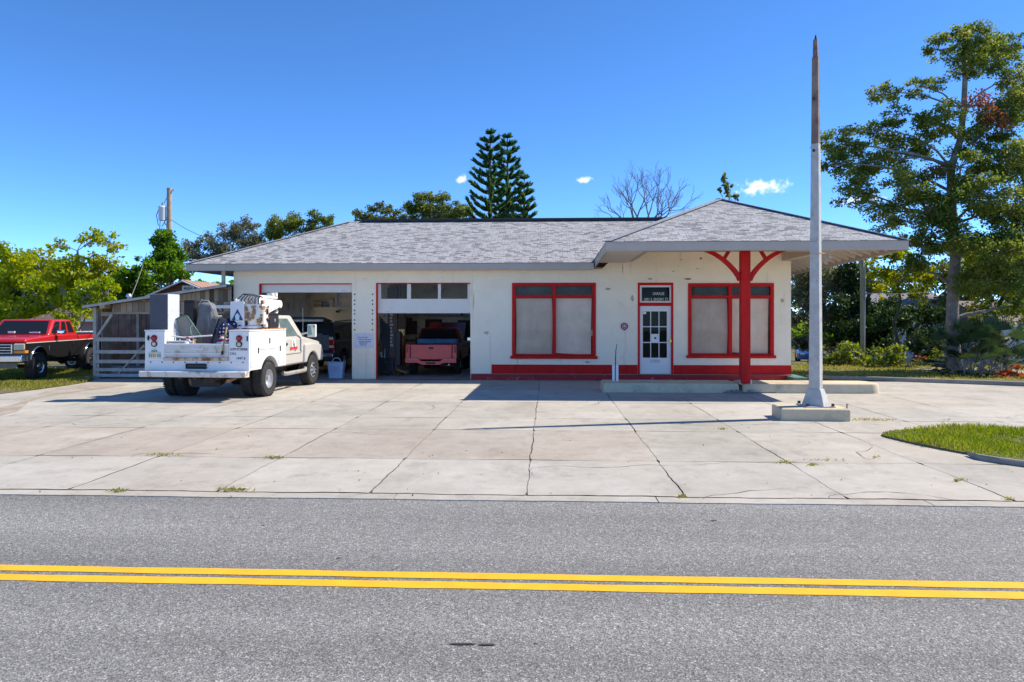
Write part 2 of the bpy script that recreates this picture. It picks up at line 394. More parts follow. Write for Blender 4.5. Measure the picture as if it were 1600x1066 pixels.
def asphalt_mat():
    m = bpy.data.materials.new('asphalt'); m.use_nodes = True; t = m.node_tree; b = t.nodes['Principled BSDF']; b.inputs['Roughness'].default_value = .85
    b.inputs['Specular IOR Level'].default_value = .3
    tcn = t.nodes.new('ShaderNodeTexCoord')
    vo = t.nodes.new('ShaderNodeTexVoronoi'); vo.inputs['Scale'].default_value = 105
    v2 = t.nodes.new('ShaderNodeTexVoronoi'); v2.inputs['Scale'].default_value = 42
    n = t.nodes.new('ShaderNodeTexNoise'); n.inputs['Scale'].default_value = .9; n.inputs['Detail'].default_value = 6
    mp = t.nodes.new('ShaderNodeMapping'); mp.inputs['Scale'].default_value = (.10, 1.1, 1); t.links.new(tcn.outputs['Object'], mp.inputs[0])
    for x in (vo, v2): t.links.new(tcn.outputs['Object'], x.inputs['Vector'])
    t.links.new(mp.outputs[0], n.inputs['Vector'])
    r = t.nodes.new('ShaderNodeValToRGB'); e = r.color_ramp.elements
    e[0].position = 0; e[0].color = (.085,.08,.075,1); e[1].position = 1; e[1].color = (.60,.575,.53,1)
    for p_, c in ((.35, .175), (.7, .24), (.9, .35)): q = e.new(p_); q.color = (c, c*.96, c*.91, 1)
    sp = t.nodes.new('ShaderNodeSeparateColor'); t.links.new(vo.outputs['Color'], sp.inputs[0])
    sp2 = t.nodes.new('ShaderNodeSeparateColor'); t.links.new(v2.outputs['Color'], sp2.inputs[0])
    a = t.nodes.new('ShaderNodeMath'); a.operation = 'MULTIPLY_ADD'; a.inputs[1].default_value = .84
    a2 = t.nodes.new('ShaderNodeMath'); a2.operation = 'MULTIPLY'; a2.inputs[1].default_value = .16
    t.links.new(sp.outputs[0], a.inputs[0]); t.links.new(sp2.outputs[1], a2.inputs[0]); t.links.new(a2.outputs[0], a.inputs[2]); t.links.new(a.outputs[0], r.inputs[0])
    mm = t.nodes.new('ShaderNodeMix'); mm.data_type = 'RGBA'; mm.blend_type = 'MULTIPLY'; mm.inputs['Factor'].default_value = 1
    mr_ = t.nodes.new('ShaderNodeMapRange'); mr_.inputs[1].default_value = .3; mr_.inputs[2].default_value = .7; mr_.inputs[3].default_value = .78; mr_.inputs[4].default_value = 1.16
    t.links.new(n.outputs[0], mr_.inputs[0]); t.links.new(r.outputs[0], mm.inputs['A']); t.links.new(mr_.outputs[0], mm.inputs['B'])
    t.links.new(mm.outputs['Result'], b.inputs['Base Color'])
    bp = t.nodes.new('ShaderNodeBump'); bp.inputs['Strength'].default_value = .5; bp.inputs['Distance'].default_value = .006
    t.links.new(vo.outputs['Distance'], bp.inputs['Height']); t.links.new(bp.outputs[0], b.inputs['Normal'])
    return m
def concrete_mat(name, col, col2, agg=.25, stain=(.22,.19,.16)):
    m = bpy.data.materials.new(name); m.use_nodes = True; t = m.node_tree; b = t.nodes['Principled BSDF']; b.inputs['Roughness'].default_value = .9
    b.inputs['Specular IOR Level'].default_value = .25
    tcn = t.nodes.new('ShaderNodeTexCoord'); g = t.nodes.new('ShaderNodeNewGeometry')
    def noise(s, d=8, ro=.65, vec=None):
        n = t.nodes.new('ShaderNodeTexNoise'); n.inputs['Scale'].default_value = s; n.inputs['Detail'].default_value = d; n.inputs['Roughness'].default_value = ro
        t.links.new(vec or tcn.outputs['Object'], n.inputs['Vector']); return n.outputs[0]
    def rng_(s, a, b_, c, d):
        n = t.nodes.new('ShaderNodeMapRange'); t.links.new(s, n.inputs[0])
        for i, x in enumerate((a, b_, c, d)): n.inputs[i+1].default_value = x
        return n.outputs[0]
    def mul(s, f):
        n = t.nodes.new('ShaderNodeMix'); n.data_type = 'RGBA'; n.blend_type = 'MULTIPLY'; n.inputs['Factor'].default_value = 1
        t.links.new(s, n.inputs['A']); t.links.new(f, n.inputs['B']); return n.outputs['Result']
    def mixc(s, f, c):
        n = t.nodes.new('ShaderNodeMix'); n.data_type = 'RGBA'; t.links.new(f, n.inputs['Factor']); t.links.new(s, n.inputs['A']); n.inputs['B'].default_value = (*c, 1); return n.outputs['Result']
    r = t.nodes.new('ShaderNodeValToRGB'); r.color_ramp.elements[0].position = .35; r.color_ramp.elements[1].position = .65
    r.color_ramp.elements[0].color = (*col2, 1); r.color_ramp.elements[1].color = (*col, 1)
    t.links.new(noise(.55, 6), r.inputs[0]); s = r.outputs[0]
    s = mul(s, rng_(g.outputs['Random Per Island'], 0, 1, .90, 1.06))
    s = mul(s, rng_(noise(3.2, 10, .75), .3, .7, .87, 1.08))
    s = mul(s, rng_(noise(120, 3, .8), .3, .7, 1 - agg, 1 + agg * .7))
    mp = t.nodes.new('ShaderNodeMapping'); mp.inputs['Scale'].default_value = (1, .45, 1); t.links.new(tcn.outputs['Object'], mp.inputs[0])
    s = mixc(s, rng_(noise(.9, 9, .7, mp.outputs[0]), .54, .74, 0, .6), stain)
    s = mixc(s, rng_(noise(.28, 5, .6), .48, .66, 0, .22), (.42,.33,.24))
    s = mixc(s, rng_(noise(7, 4, .6), .68, .78, 0, .5), (.12,.105,.09))
    s = mixc(s, rng_(noise(1.7, 10, .75), .53, .66, 0, .42), (.20,.175,.15))
    s = mixc(s, rng_(noise(.5, 8, .7, mp.outputs[0]), .36, .46, .30, 0), (.60,.56,.50))
    t.links.new(s, b.inputs['Base Color'])
    bp = t.nodes.new('ShaderNodeBump'); bp.inputs['Strength'].default_value = .25; bp.inputs['Distance'].default_value = .01
    t.links.new(noise(45, 6, .7), bp.inputs['Height']); t.links.new(bp.outputs[0], b.inputs['Normal'])
    return m
M['asphalt'] = asphalt_mat()
M['slab'] = concrete_mat('concrete slab', (.505,.46,.395), (.41,.375,.315))
M['slabpink'] = concrete_mat('rough old concrete', (.47,.415,.35), (.40,.335,.27), .45)
M['slablight'] = concrete_mat('newer concrete', (.515,.475,.415), (.43,.395,.34), .22)
M['kerb'] = concrete_mat('kerb concrete', (.34,.32,.28), (.24,.22,.19), .4)
M['islandpaint'] = concrete_mat('worn cream paint on concrete', (.72,.60,.40), (.60,.50,.34), .2, (.33,.29,.22))
M['dirt'] = mat('joint dirt', (.135,.11,.08), .95, var=.4, vs=6)
M['soil'] = mat('sandy soil', (.36,.30,.235), .95, var=.3, vs=1.5, bump=.4, bs=12)
M['lawn'] = mat('lawn soil', (.10,.105,.035), .95, vs=1.2, col2=(.17,.13,.06), bump=.5, bs=14)
M['yellow'] = mat('yellow road paint', (.77,.42,.011), .6, var=.10, vs=5, dirt=((.22,.15,.05), 26, .64, .06))

# ------------------------------------------------------------------ key measures of the site
YW = 23.1                    # front wall plane
YE = 22.5                    # garage eave line
YF = 18.3                    # canopy front eave
XL = PX(290, YE); XWL = PX(365, YW); XWR = PX(1236, YW)
XCL = PX(947, YF); XCR = PX(1420, YF); D = (XCR - XCL) / 2; XA = (XCL + XCR) / 2
ZFB = PZ(1180, 391, YF); ZFT = PZ(1180, 376.5, YF)
ZGB = PZ(700, 422, YE); ZGT = PZ(700, 411, YE)
YR = YE + 4.1; ZR = PZ(760, 345.5, YR); YB = YR + 4.1; YBW = YB - .6

# ------------------------------------------------------------------ ground, road, forecourt
g = MB(); gx_ = [-400, -60, 7, 7.8, 8.6, 9.5, 10.4, 11.2, 12, 60, 400]; gy_ = [-60, 30, 34, 40, 60, 90, 900]
g.add([(x, y, gz(x, y)) for y in gy_ for x in gx_], [(j*11+i, j*11+i+1, (j+1)*11+i+1, (j+1)*11+i) for j in range(6) for i in range(10)]); struct(g.build('ground', M['lawn']))
r_ = MB(); r_.face([(-160,-12,-.014),(160,-12,-.014),(160,8.0,-.014),(-160,8.0,-.014)]); struct(r_.build('road', M['asphalt']))
for k, (ya, yb) in enumerate(((5.575, 5.705), (5.37, 5.505))):
    q = MB(); n = 240
    for i in range(n):
        x0, x1 = -40 + 80*i/n, -40 + 80*(i+1)/n
        j = lambda x, s: .004*math.sin(x*3.1 + s) + .003*math.sin(x*11.7 + 2*s)
        q.face([(x0, ya+j(x0,1+k), -.010), (x1, ya+j(x1,1+k), -.010), (x1, yb+j(x1,3+k), -.010), (x0, yb+j(x0,3+k), -.010)])
    struct(q.build('road_line', M['yellow']))
# concrete apron along the asphalt, a sheet of joint dirt, and the slabs on it
q = MB(); q.face([(-22,8.0,-.012),(36,8.0,-.012),(36,23.0,-.012),(-22,23.0,-.012)]); struct(q.build('joint_dirt', M['dirt']))
def wav(x, s): return .012*math.sin(2.3*x+s) + .009*math.sin(7.1*x+1.7*s) + .006*math.sin(19*x+2.9*s)
q = MB(); xs = np.arange(-22, 36.01, .15); cut = [-22 + 2.9*k for k in range(21)]
for k in range(len(cut)-1):
    a, b = cut[k]+.006, cut[k+1]-.006; pts = np.linspace(a, b, 18)
    q.prism([(x, 7.95 + .5*wav(x, .4)) for x in pts] + [(x, 8.176 + wav(x, 0)) for x in pts[::-1]], 'z', -.06, -.004)
struct(q.build('gutter', M['slab']))
# wandering cracks across slabs, and old oil and tyre marks on the asphalt
q = MB(); rr_ = random.Random(17)
for (x, y, a, L_) in ((-.2,9.2,1.45,3.2),(3.1,8.2,.9,1.6),(-4.6,12.3,.2,2.4),(1.7,8.1,1.2,1.2),(2.4,13.6,.35,3.0),(6.3,12.0,-.5,2.6),(-2.9,15.2,.8,1.8),(-7.2,14.6,.25,2.2),(4.6,10.4,2.2,1.5),(8.0,15.0,.15,4.0),(-5.9,10.1,1.7,1.4),(.8,16.4,.1,2.6),(9.6,17.3,.3,3.5),(-9.5,13.3,.1,2.8)):
    p = [Vector((x, y))]; 
    while L_ > 0: d = .11; a += rr_.uniform(-.5,.5); p.append(p[-1] + Vector((math.cos(a), math.sin(a)))*d); L_ -= d; a -= .35*(a - rr_.choice((.2, a)))
    w_ = [.002 + .006*rr_.random()*math.sin(math.pi*k/len(p)) for k in range(len(p))]
    nrm = [Vector((-(p[min(k+1,len(p)-1)]-p[max(k-1,0)]).y, (p[min(k+1,len(p)-1)]-p[max(k-1,0)]).x)).normalized() for k in range(len(p))]
    for k in range(len(p)-1):
        a_, b_ = p[k]+nrm[k]*w_[k], p[k]-nrm[k]*w_[k]; c_, d_ = p[k+1]-nrm[k+1]*w_[k+1], p[k+1]+nrm[k+1]*w_[k+1]
        q.face([(a_.x,a_.y,.004),(b_.x,b_.y,.004),(c_.x,c_.y,.004),(d_.x,d_.y,.004)])
struct(q.build('pavement_crack', M['dirt']))
q = MB()
for (u, v, du, dv) in ((722,1004,22,1.6),(760,1005,16,1.2),(838,1003,5,.7),(412,819,3,.6),(530,870,5,.5),(1115,812,6,.4)):
    p = [G(u + du*math.cos(k*math.pi/6)*rr_.uniform(.7,1.1), v + dv*math.sin(k*math.pi/6)*rr_.uniform(.6,1.2)) for k in range(12)]; q.face([(a.x, a.y, -.008) for a in p])
struct(q.build('road_stain', mat('tar mark', (.035,.034,.033), .7, var=.3, vs=20)))
rows = [8.19, 10.18, 12.84, 14.33, 17.0, 20.0, 23.0]
sl = MB()
for ri in range(len(rows)-1):
    ya, yb = rows[ri], rows[ri+1]
    xa = [-.24 + 1.77*k for k in range(-13, 21)]
    if ri >= 3: xa = [-.24 + 1.77*k for k in range(-13, 5)] + ([8.6, 14.0, 21, 36.0] if ri < 5 else [9.0, 14, 21, 36])
    for k in range(len(xa)-1):
        x0, x1 = xa[k], xa[k+1]
        if x0 > 36 or x1 < -22: continue
        # the joint gap is worn wider here and there
        gy = lambda x, r: (.001 if r == 0 else .005) + max(0, .012*math.sin(1.9*x + r*2.1)) ; gx = lambda y, c: .004 + max(0, .006*math.sin(1.3*y + c*1.9))
        n = max(6, int((x1-x0)/.12)); ny = max(6, int((yb-ya)/.12)); pts = []
        w1, w2 = (ri*2.3, (ri+1)*2.3)
        for i in range(n): x = x0+.02 + (x1-x0-.04)*i/(n-1); pts.append((x, ya + wav(x, w1) + gy(x, ri), 0))
        for i in range(1, ny-1): y = ya + (yb-ya)*i/(ny-1); pts.append((x1 + .7*wav(y, x1) - gx(y, x1), y, 0))
        for i in range(n): x = x1-.02 - (x1-x0-.04)*i/(n-1); pts.append((x, yb + wav(x, w2) - gy(x, ri+1), 0))
        for i in range(1, ny-1): y = yb - (yb-ya)*i/(ny-1); pts.append((x0 + .7*wav(y, x0) + gx(y, x0), y, 0))
        mi = 0
        if ri == 1: mi = 1 if x1 < 2.5 else 0
        elif ri == 0: mi = 2
        elif ri == 3 and x0 > 3: mi = 2
        sl.face(pts, mi=mi)
struct(sl.build('forecourt', [M['slab'], M['slabpink'], M['slablight']]))

def poly_sheet(name, pts, z, m, thick=.0):
    q = MB()
    if thick: q.prism([(p[0], p[1]) for p in pts], 'z', z - thick, z)
    else: q.face([(p[0], p[1], z) for p in pts])
    return struct(q.build(name, m))
def smooth_poly(pts, n=6):
    out = []; m = len(pts)
    for i in range(m):
        p0, p1, p2, p3 = (Vector(pts[(i+k-1) % m][:2]) for k in range(4))
        for j in range(n):
            t = j/n; out.append(.5*((2*p1) + (-p0+p2)*t + (2*p0-5*p1+4*p2-p3)*t*t + (-p0+3*p1-3*p2+p3)*t**3))
    return out
# sandy strip and grass on the left
left_edge = [G(u, v) for u, v in ((-260,660),(-60,629),(0,616),(60,609),(110,602),(140,597),(152,589.5))]
left_poly = [(p.x, p.y) for p in left_edge] + [(XWL-4.6, 26.5), (XWL-4.6, 60), (-70, 60), (-70, left_edge[0].y)]
poly_sheet('left_lawn', left_poly, .012, M['lawn'])
sand = [G(u, v) for u, v in ((-300,672),(0,637),(70,612),(140,600),(200,601),(170,606),(60,622),(0,650))]
poly_sheet('sand_patch', smooth_poly(sand, 4), .006, M['soil'])
# verge island between the two driveways, bottom right
verge = [G(u, v) for u, v in ((1378,681),(1400,675),(1470,671),(1560,672),(1680,674),(2100,680),(2100,788),(1900,764),(1700,738),(1600,725.5),(1530,714),(1450,699),(1405,689))]
poly_sheet('verge', smooth_poly(verge, 4), .03, M['lawn'], .03)
kb = MB(); pts = [G(u, v) for u, v in ((1519,715),(1527,718.5),(1560,724),(1600,729.5),(1700,742),(1900,768),(2100,792))]
kb.loft([[p + Vector((0,-.05,.0)), p + Vector((0,.12,.0)), p + Vector((0,.12,.075)), p + Vector((0,.0,.08)), p + Vector((0,-.05,.05))] for p in pts])
struct(kb.build('kerb', M['kerb'], bevel=.015))
# lawn and low kerb behind, right
kpts = [G(u, v) for u, v in ((1262,592),(1286,593.2),(1300,594),(1360,595),(1430,597.5),(1500,600),(1600,604),(1800,612))]
kb = MB(); kb.loft([[p, p + Vector((0,.22,0)), p + Vector((0,.22,.12)), p + Vector((0,.03,.12))] for p in kpts])
struct(kb.build('kerb', M['kerb'], bevel=.02))
lawn_edge = [(p.x, p.y + .22) for p in kpts]
poly_sheet('right_lawn', [(XWR+.02, 23.0), (XWR + .02, 30.5), (90, 30.5), (90, lawn_edge[-1][1])] + lawn_edge[::-1], .08, M['lawn'])
pth = [G(u, v, .09) for u, v in ((1425,576),(1470,580),(1560,584),(1700,590),(1700,582),(1560,577),(1470,574))]
poly_sheet('path', pth, .092, M['slablight'])
# ------------------------------------------------------------------ the service station
FLAKE = [mat('bare plaster', (.50,.40,.29), .9, var=.25, vs=12), mat('rust bleed', (.36,.17,.09), .9, var=.3, vs=12)]
B = thing('service_station', 'white service station with red trim, grey shingled hip roof and two open garage bays', 'building', ((XWL+XWR)/2, YW, 0))
zwall = ZGB + .06
u2x = lambda u: PX(u, YW)
def Zw(v, u=870): return PZ(u, v, YW)
h_bay1 = (u2x(405), u2x(550), -1, Zw(443, 480)); h_bay2 = (u2x(587.5), u2x(735), -1, Zw(442, 660))
h_win1 = (u2x(801), u2x(930), Zw(557), Zw(443)); h_win2 = (u2x(1076), u2x(1208), Zw(556, 1140), Zw(443.5, 1140))
h_door = (u2x(997), u2x(1051.5), Zw(585, 1024), Zw(442.5, 1024))
ZSTEP = h_door[2]
wl = MB()
grid_wall(wl, XWL, XWR, -.02, zwall, [h_bay1, h_bay2, h_win1, h_win2, h_door], YW, YW+.22)
zc = 4.12                                    # ceiling under the canopy
wl.add([(XCL+.25,YW,zwall),(XWR,YW,zwall),(XWR,YW,zc),(XCL+.9,YW,zc)], [(0,1,2,3)])
# side and back walls
wl.box((XWR-.22, YW+.22, -.02), (XWR, YBW, zwall)); wl.box((XWL, YW+.22, -.02), (XWL+.22, YBW, zwall))
xdiv = u2x(770)
wl.build('wall', M['wall'], B)
# inside: back wall with windows and doorway, dividing wall, ceiling, floor
yb = YBW - .25
bk = MB()
wi = (PX(690.5, yb), PX(697, yb), PZ(690, 510, yb), PZ(690, 504.5, yb)); dk = (PX(675, yb), PX(689, yb), PZ(690, 518, yb), PZ(690, 499, yb))
grid_wall(bk, XWL+.22, XWR-.22, 0, zwall, [wi], yb, YBW)
bk.box((xdiv, YW+.23, 0), (xdiv+.15, yb, zwall)); bk.box((XWL+.222, YW+.23, 0), (XWL+.27, yb, zwall))
bk.box((u2x(566), YW+3.4, 0), (u2x(572), yb, zwall))
bk.build('inner_wall', M['wall_in'], B)
q = MB(); ys0 = YB - 4.1*.80; ys1 = YB - 4.1*.16        # ceiling with two wells below unseen skylights added to light the bays
q.box((XWL+.1, YW+.1, zwall+.001), (XWR-.1, ys0, zwall+.05)); q.box((XWL+.1, ys1, zwall+.001), (XWR-.1, YBW, zwall+.05))
for a, b in ((XWL+.1, u2x(444)), (u2x(563), u2x(660)), (u2x(772), XWR-.1)): q.box((a, ys0, zwall+.001), (b, ys1, zwall+.05))
q.build('ceiling', M['soffit'], B)
q = MB(); q.face([(XWL+.2, YW-.08, .014), (xdiv+.05, YW-.08, .014), (xdiv+.05, YBW, .014), (XWL+.2, YBW, .014)]); q.build('floor', M['floor'], B)
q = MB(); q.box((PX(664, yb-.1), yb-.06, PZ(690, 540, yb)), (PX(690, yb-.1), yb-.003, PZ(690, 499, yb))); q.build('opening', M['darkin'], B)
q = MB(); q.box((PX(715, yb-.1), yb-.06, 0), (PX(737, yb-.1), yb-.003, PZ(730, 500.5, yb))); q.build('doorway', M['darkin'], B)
# show-room floor and dark back behind the papered windows
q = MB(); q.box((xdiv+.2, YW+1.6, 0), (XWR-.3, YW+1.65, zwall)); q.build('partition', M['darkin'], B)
# red wainscot band and step
zb1 = Zw(570, 900)
q = MB()
for a, b in ((768, 996), (1052.5, 1236)): q.box((u2x(a), YW-.012, ZSTEP), (u2x(b), YW+.01, zb1))
q.each('wainscot', M['red'], B)
ys = G(900, 594.5).y
q = MB(); x0, x1, x2 = PX(736, ys), PX(1237, ys), PX(1258, ys)
q.prism([(x0, -.01), (x2, -.01), (x1+.3, ZSTEP-.05), (x1, ZSTEP-.004), (x0, ZSTEP-.004)], 'y', ys, YW-.013)
q.build('step', [M['maroon']], B, bevel=.012)
q = MB(); q.box((x0+.02, ys+.03, ZSTEP-.003), (x1-.02, YW-.014, ZSTEP+.004)); q.build('step_top', M['slab'], B)

def window(h, mull_u, trans_v, name='window'):
    x0, x1, z0, z1 = h; fw = .085; xm = u2x(mull_u); zt = Zw(trans_v, mull_u)
    f = MB(); ya, yb_ = YW-.03, YW+.12
    f.box((x0-.02, ya, z1-fw), (x1+.02, yb_, z1+.02)); f.box((x0-.02, ya, z0+.02), (x0+fw, yb_, z1-fw)); f.box((x1-fw, ya, z0+.02), (x1+.02, yb_, z1-fw))
    f.box((xm-.055, ya+.01, z0+.02), (xm+.055, yb_-.01, z1-fw)); 
    f.box((x0+fw, ya+.008, zt-.05), (xm-.055, yb_-.01, zt+.05)); f.box((xm+.055, ya+.008, zt-.05), (x1-fw, yb_-.01, zt+.05))
    f.box((x0+fw, ya+.012, z0+.02), (xm-.055, yb_-.01, z0+.07)); f.box((xm+.055, ya+.012, z0+.02), (x1-fw, yb_-.01, z0+.07))
    w_ = f.build(name, M['red'], B, bevel=.006)
    s = MB(); s.box((x0-.07, YW-.09, z0-.075), (x1+.07, YW+.1, z0+.018)); s.build('sill', M['red'], w_, bevel=.01)
    for i, (a, b) in enumerate(((x0+fw, xm-.055), (xm+.055, x1-fw))):
        p = MB(); p.face([(a, YW+.05, z0+.07), (b, YW+.05, z0+.07), (b, YW+.05, zt-.05), (a, YW+.05, zt-.05)]); p.build('pane', M['pane'], w_)
        p = MB(); p.face([(a, YW+.05, zt+.05), (b, YW+.05, zt+.05), (b, YW+.05, z1-fw), (a, YW+.05, z1-fw)]); p.build('pane', M['pane'], w_)
        # sagging brown paper behind the glass
        p = MB(); n = 14; k = 10; e0 = (.03 if i == 0 else 0.0); e1 = (.0 if i == 0 else .04)
        vs = []; ph = x0*3 + i
        for jj in range(k+1):
            for ii in range(n+1):
                s_, t_ = ii/n, jj/k
                xx = a + e0*(.4+.6*math.sin(3.1*t_)) + (b-a-e0-e1*(.5+.5*math.sin(2*t_+1)))*s_
                zz = z0+.05 + (zt-.06-z0-.05)*t_ + (.05*(1-s_) if jj == 0 and i == 1 else 0) 
                vs.append((xx, YW+.10+.012*math.sin(ph+5*s_+2*t_)+.008*math.sin(9*t_+ph), zz))
        p.add(vs, [(jj*(n+1)+ii, jj*(n+1)+ii+1, (jj+1)*(n+1)+ii+1, (jj+1)*(n+1)+ii) for jj in range(k) for ii in range(n)])
        p.build('paper_cover', M['paper'], w_, smooth=60)
        p = MB(); p.box((a-.03, YW+.16, zt+.0), (b+.03, YW+.2, z1)); p.build('transom_blind', mat('dusty transom', (.12,.125,.105), .8, var=.35, vs=3), w_)
    return w_
window(h_win1, 866, 463.3); window(h_win2, 1141, 463.8)

# entrance door with red frame and lettered transom
x0, x1, z0, z1 = h_door; zt0, zt1 = Zw(478, 1024), Zw(473, 1024)
f = MB(); f.box((x0-.01, YW-.02, z0), (x0+.055, YW+.12, z1-.07)); f.box((x1-.055, YW-.02, z0), (x1+.01, YW+.12, z1-.07)); f.box((x0-.01, YW-.02, z1-.07), (x1+.01, YW+.12, z1+.015)); f.box((x0+.055, YW-.015, zt0), (x1-.055, YW+.11, zt1))
dr = f.build('door_frame', M['red'], B, bevel=.006)
q = MB(); ta, tb = x0+.055, x1-.055
for a, b, c, d in ((ta, tb, z1-.13, z1-.07), (ta, tb, zt1, zt1+.05), (ta, ta+.06, zt1+.05, z1-.13), (tb-.05, tb, zt1+.05, z1-.13)): q.box((a, YW+.005, c), (b, YW+.06, d))
q.build('transom_frame', M['doorwhite'], dr)
q = MB(); q.face([(ta+.06, YW+.03, zt1+.05), (tb-.05, YW+.03, zt1+.05), (tb-.05, YW+.03, z1-.13), (ta+.06, YW+.03, z1-.13)]); q.build('pane', M['pane'], dr)
letters = mat('white lettering', (.80,.77,.66), .6, var=0)
text_obj('lettering', 'GARAGE', .125, letters, dr, (u2x(1029), YW+.024, Zw(461, 1029)), (R(90), 0, 0), sx=.75)
text_obj('lettering', '1001 S. EMORY ST.', .125, letters, dr, (u2x(1025.5), YW+.024, Zw(470, 1025)), (R(90), 0, 0), sx=.78)
d_ = MB(); da, db = x0+.057, x1-.057; zd0, zd1 = z0+.012, zt0-.006
gx0, gx1, gz0, gz1 = u2x(1004), u2x(1043), Zw(560, 1024), Zw(486, 1024)
cols_ = [gx0 + (gx1-gx0)*k/3 for k in range(4)]; rows_ = [gz0 + (gz1-gz0)*k/3 for k in range(4)]
hs = [(cols_[i]+.012, cols_[i+1]-.012, rows_[k]+.014, rows_[k+1]-.014) for i in range(3) for k in range(3)]
grid_wall(d_, da, db, zd0, zd1, hs, YW+.03, YW+.075)
dl = d_.build('door', M['white'], B)
q = MB()
for h in hs: q.face([(h[0], YW+.055, h[2]), (h[1], YW+.055, h[2]), (h[1], YW+.055, h[3]), (h[0], YW+.055, h[3])])
q.build('pane', M['pane'], dl)
q = MB(); q.box((u2x(1046), YW+.012, Zw(536,1047)), (u2x(1049), YW+.03, Zw(529,1047))); q.tube([(u2x(1047.5), YW+.03, Zw(533,1047)), (u2x(1047.5), YW-.03, Zw(533,1047))], [.02,.035], 12); q.tube([(u2x(1047.5), YW+.03, Zw(529.6,1047)), (u2x(1047.5), YW+.0, Zw(529.6,1047))], .018, 12)
q.build('handle', M['brass'], dl, smooth=40)
q = MB(); q.box((u2x(1016.5), YW+.018, Zw(567,1024)), (u2x(1031.5), YW+.03, Zw(562,1024))); q.build('letter_slot', M['steel'], dl, bevel=.004)
q = MB(); q.box((u2x(1018), YW+.047, Zw(536,1024)), (u2x(1030), YW+.052, Zw(522,1024))); nt_ = q.build('notice', M['white'], dl)
q = MB(); q.box((u2x(1005), YW+.047, Zw(491,1024)), (u2x(1010), YW+.052, Zw(487,1024))); q.build('sticker', M['white'], dl)
q = MB(); q.lathe([(.001,0),(.035,0),(.035,.004),(.001,.004)], (u2x(1024), YW+.042, Zw(528.5,1024)), 'y', 12); q.build('mark', M['ink'], dl)

# garage doors: half raised panels
def bay_trim(h):
    q = MB(); q.box((h[0], YW-.008, .014), (h[0]+.035, YW+.1, h[3]-.03)); q.box((h[0], YW-.008, h[3]-.03), (h[1], YW+.1, h[3]))
    return q.build('bay_trim', M['red'], B)
bay_trim(h_bay1); bay_trim(h_bay2)
q = MB(); q.box((h_bay1[0]+.035, YW+.11, Zw(457,480)), (h_bay1[1]-.005, YW+.16, h_bay1[3]-.003)); gd = q.build('garage_door', M['doorwhite'], B, bevel=.006)
q = MB(); q.box((u2x(532), YW+.10, Zw(455,480)), (u2x(541), YW+.112, Zw(453.6,480))); q.build('handle', M['steel'], gd)
a0, a1, c0, c1 = h_bay2[0]+.036, h_bay2[1]-.005, Zw(489.5,660), h_bay2[3]-.031
hs = [(u2x(594), u2x(635), Zw(467,660), Zw(443.5,660)), (u2x(641), u2x(683.5), Zw(467,660), Zw(443.5,660)), (u2x(688), u2x(730), Zw(467,660), Zw(443.5,660))]
q = MB(); grid_wall(q, a0, a1, c0, c1, hs, YW+.11, YW+.16); gd = q.build('garage_door', M['doorwhite'], B)
for h in hs:
    q = MB(); q.face([(h[0], YW+.14, h[2]), (h[1], YW+.14, h[2]), (h[1], YW+.14, h[3]), (h[0], YW+.14, h[3])]); q.build('pane', M['pane'], gd)
q = MB(); q.box((u2x(602), YW+.10, Zw(487.5,610)), (u2x(608), YW+.112, Zw(486.5,610))); q.build('handle', M['steel'], gd)
# bolts down both edges of the pier
q = MB()
for u in (554, 582):
    for v in (460, 469.5, 475.5, 485, 490.5, 500, 506, 515.5): q.lathe([(.001,-.012),(.022,-.010),(.026,0)], (u2x(u), YW, Zw(v, u)), 'y', 8)
q.each('bolt', M['blackmetal'], B)

# ---- roof
def hip_face(mb, pts, eave_dir):
    """Roof facet with a UV map in metres: u along the eave, v up the slope."""
    e = Vector(eave_dir).normalized(); p = [Vector(x) for x in pts]; nrm = (p[1]-p[0]).cross(p[2]-p[0]).normalized(); up = nrm.cross(e).normalized()
    if up.z < 0: up = -up
    mb.face(p, [(x.dot(e), x.dot(up)) for x in p])
rf = MB()
VY = YE + .0; xr = XA
zb_g = ZGT
ev = [(XL,YE,ZGT), (XCL-.02,YE,ZGT), (xr,YR,ZR), (XL+4.1,YR,ZR)]
hip_face(rf, ev, (1,0,0))
hip_face(rf, [(XL,YB,ZGT), (XL,YE,ZGT), (XL+4.1,YR,ZR)], (0,1,0))
hip_face(rf, [(XCL,YF,ZFT), (XCR,YF,ZFT), (xr,YF+D,ZR)], (1,0,0))
hip_face(rf, [(XCL,YE+.3,ZGT+.14), (XCL,YF,ZFT), (xr,YF+D,ZR), (xr,YR,ZR)], (0,1,0))
hip_face(rf, [(XCR,YF,ZFT), (XCR,YB,ZGT), (xr,YR,ZR), (xr,YF+D,ZR)], (0,1,0))
def bs(x, t): return (x, YB+(YR-YB)*t, ZGT+(ZR-ZGT)*t)      # a point on the rear slope
def ex(t): return XL+4.1*t, XCR+(xr-XCR)*t
ADDED_SKY_L = [(u2x(448), u2x(560)), (u2x(664), u2x(768))]; t0, t1 = .14, .78  # unseen openings in the rear slope, put in to brighten the bays
cuts = [ex(0)[0]] + [c for s in ADDED_SKY_L for c in s] + [ex(0)[1]]
hip_face(rf, [bs(ex(0)[1],0), bs(ex(0)[0],0), bs(ex(t0)[0],t0), bs(ex(t0)[1],t0)], (1,0,0)); hip_face(rf, [bs(ex(t1)[1],t1), bs(ex(t1)[0],t1), bs(ex(1)[0],1), bs(ex(1)[1],1)], (1,0,0))
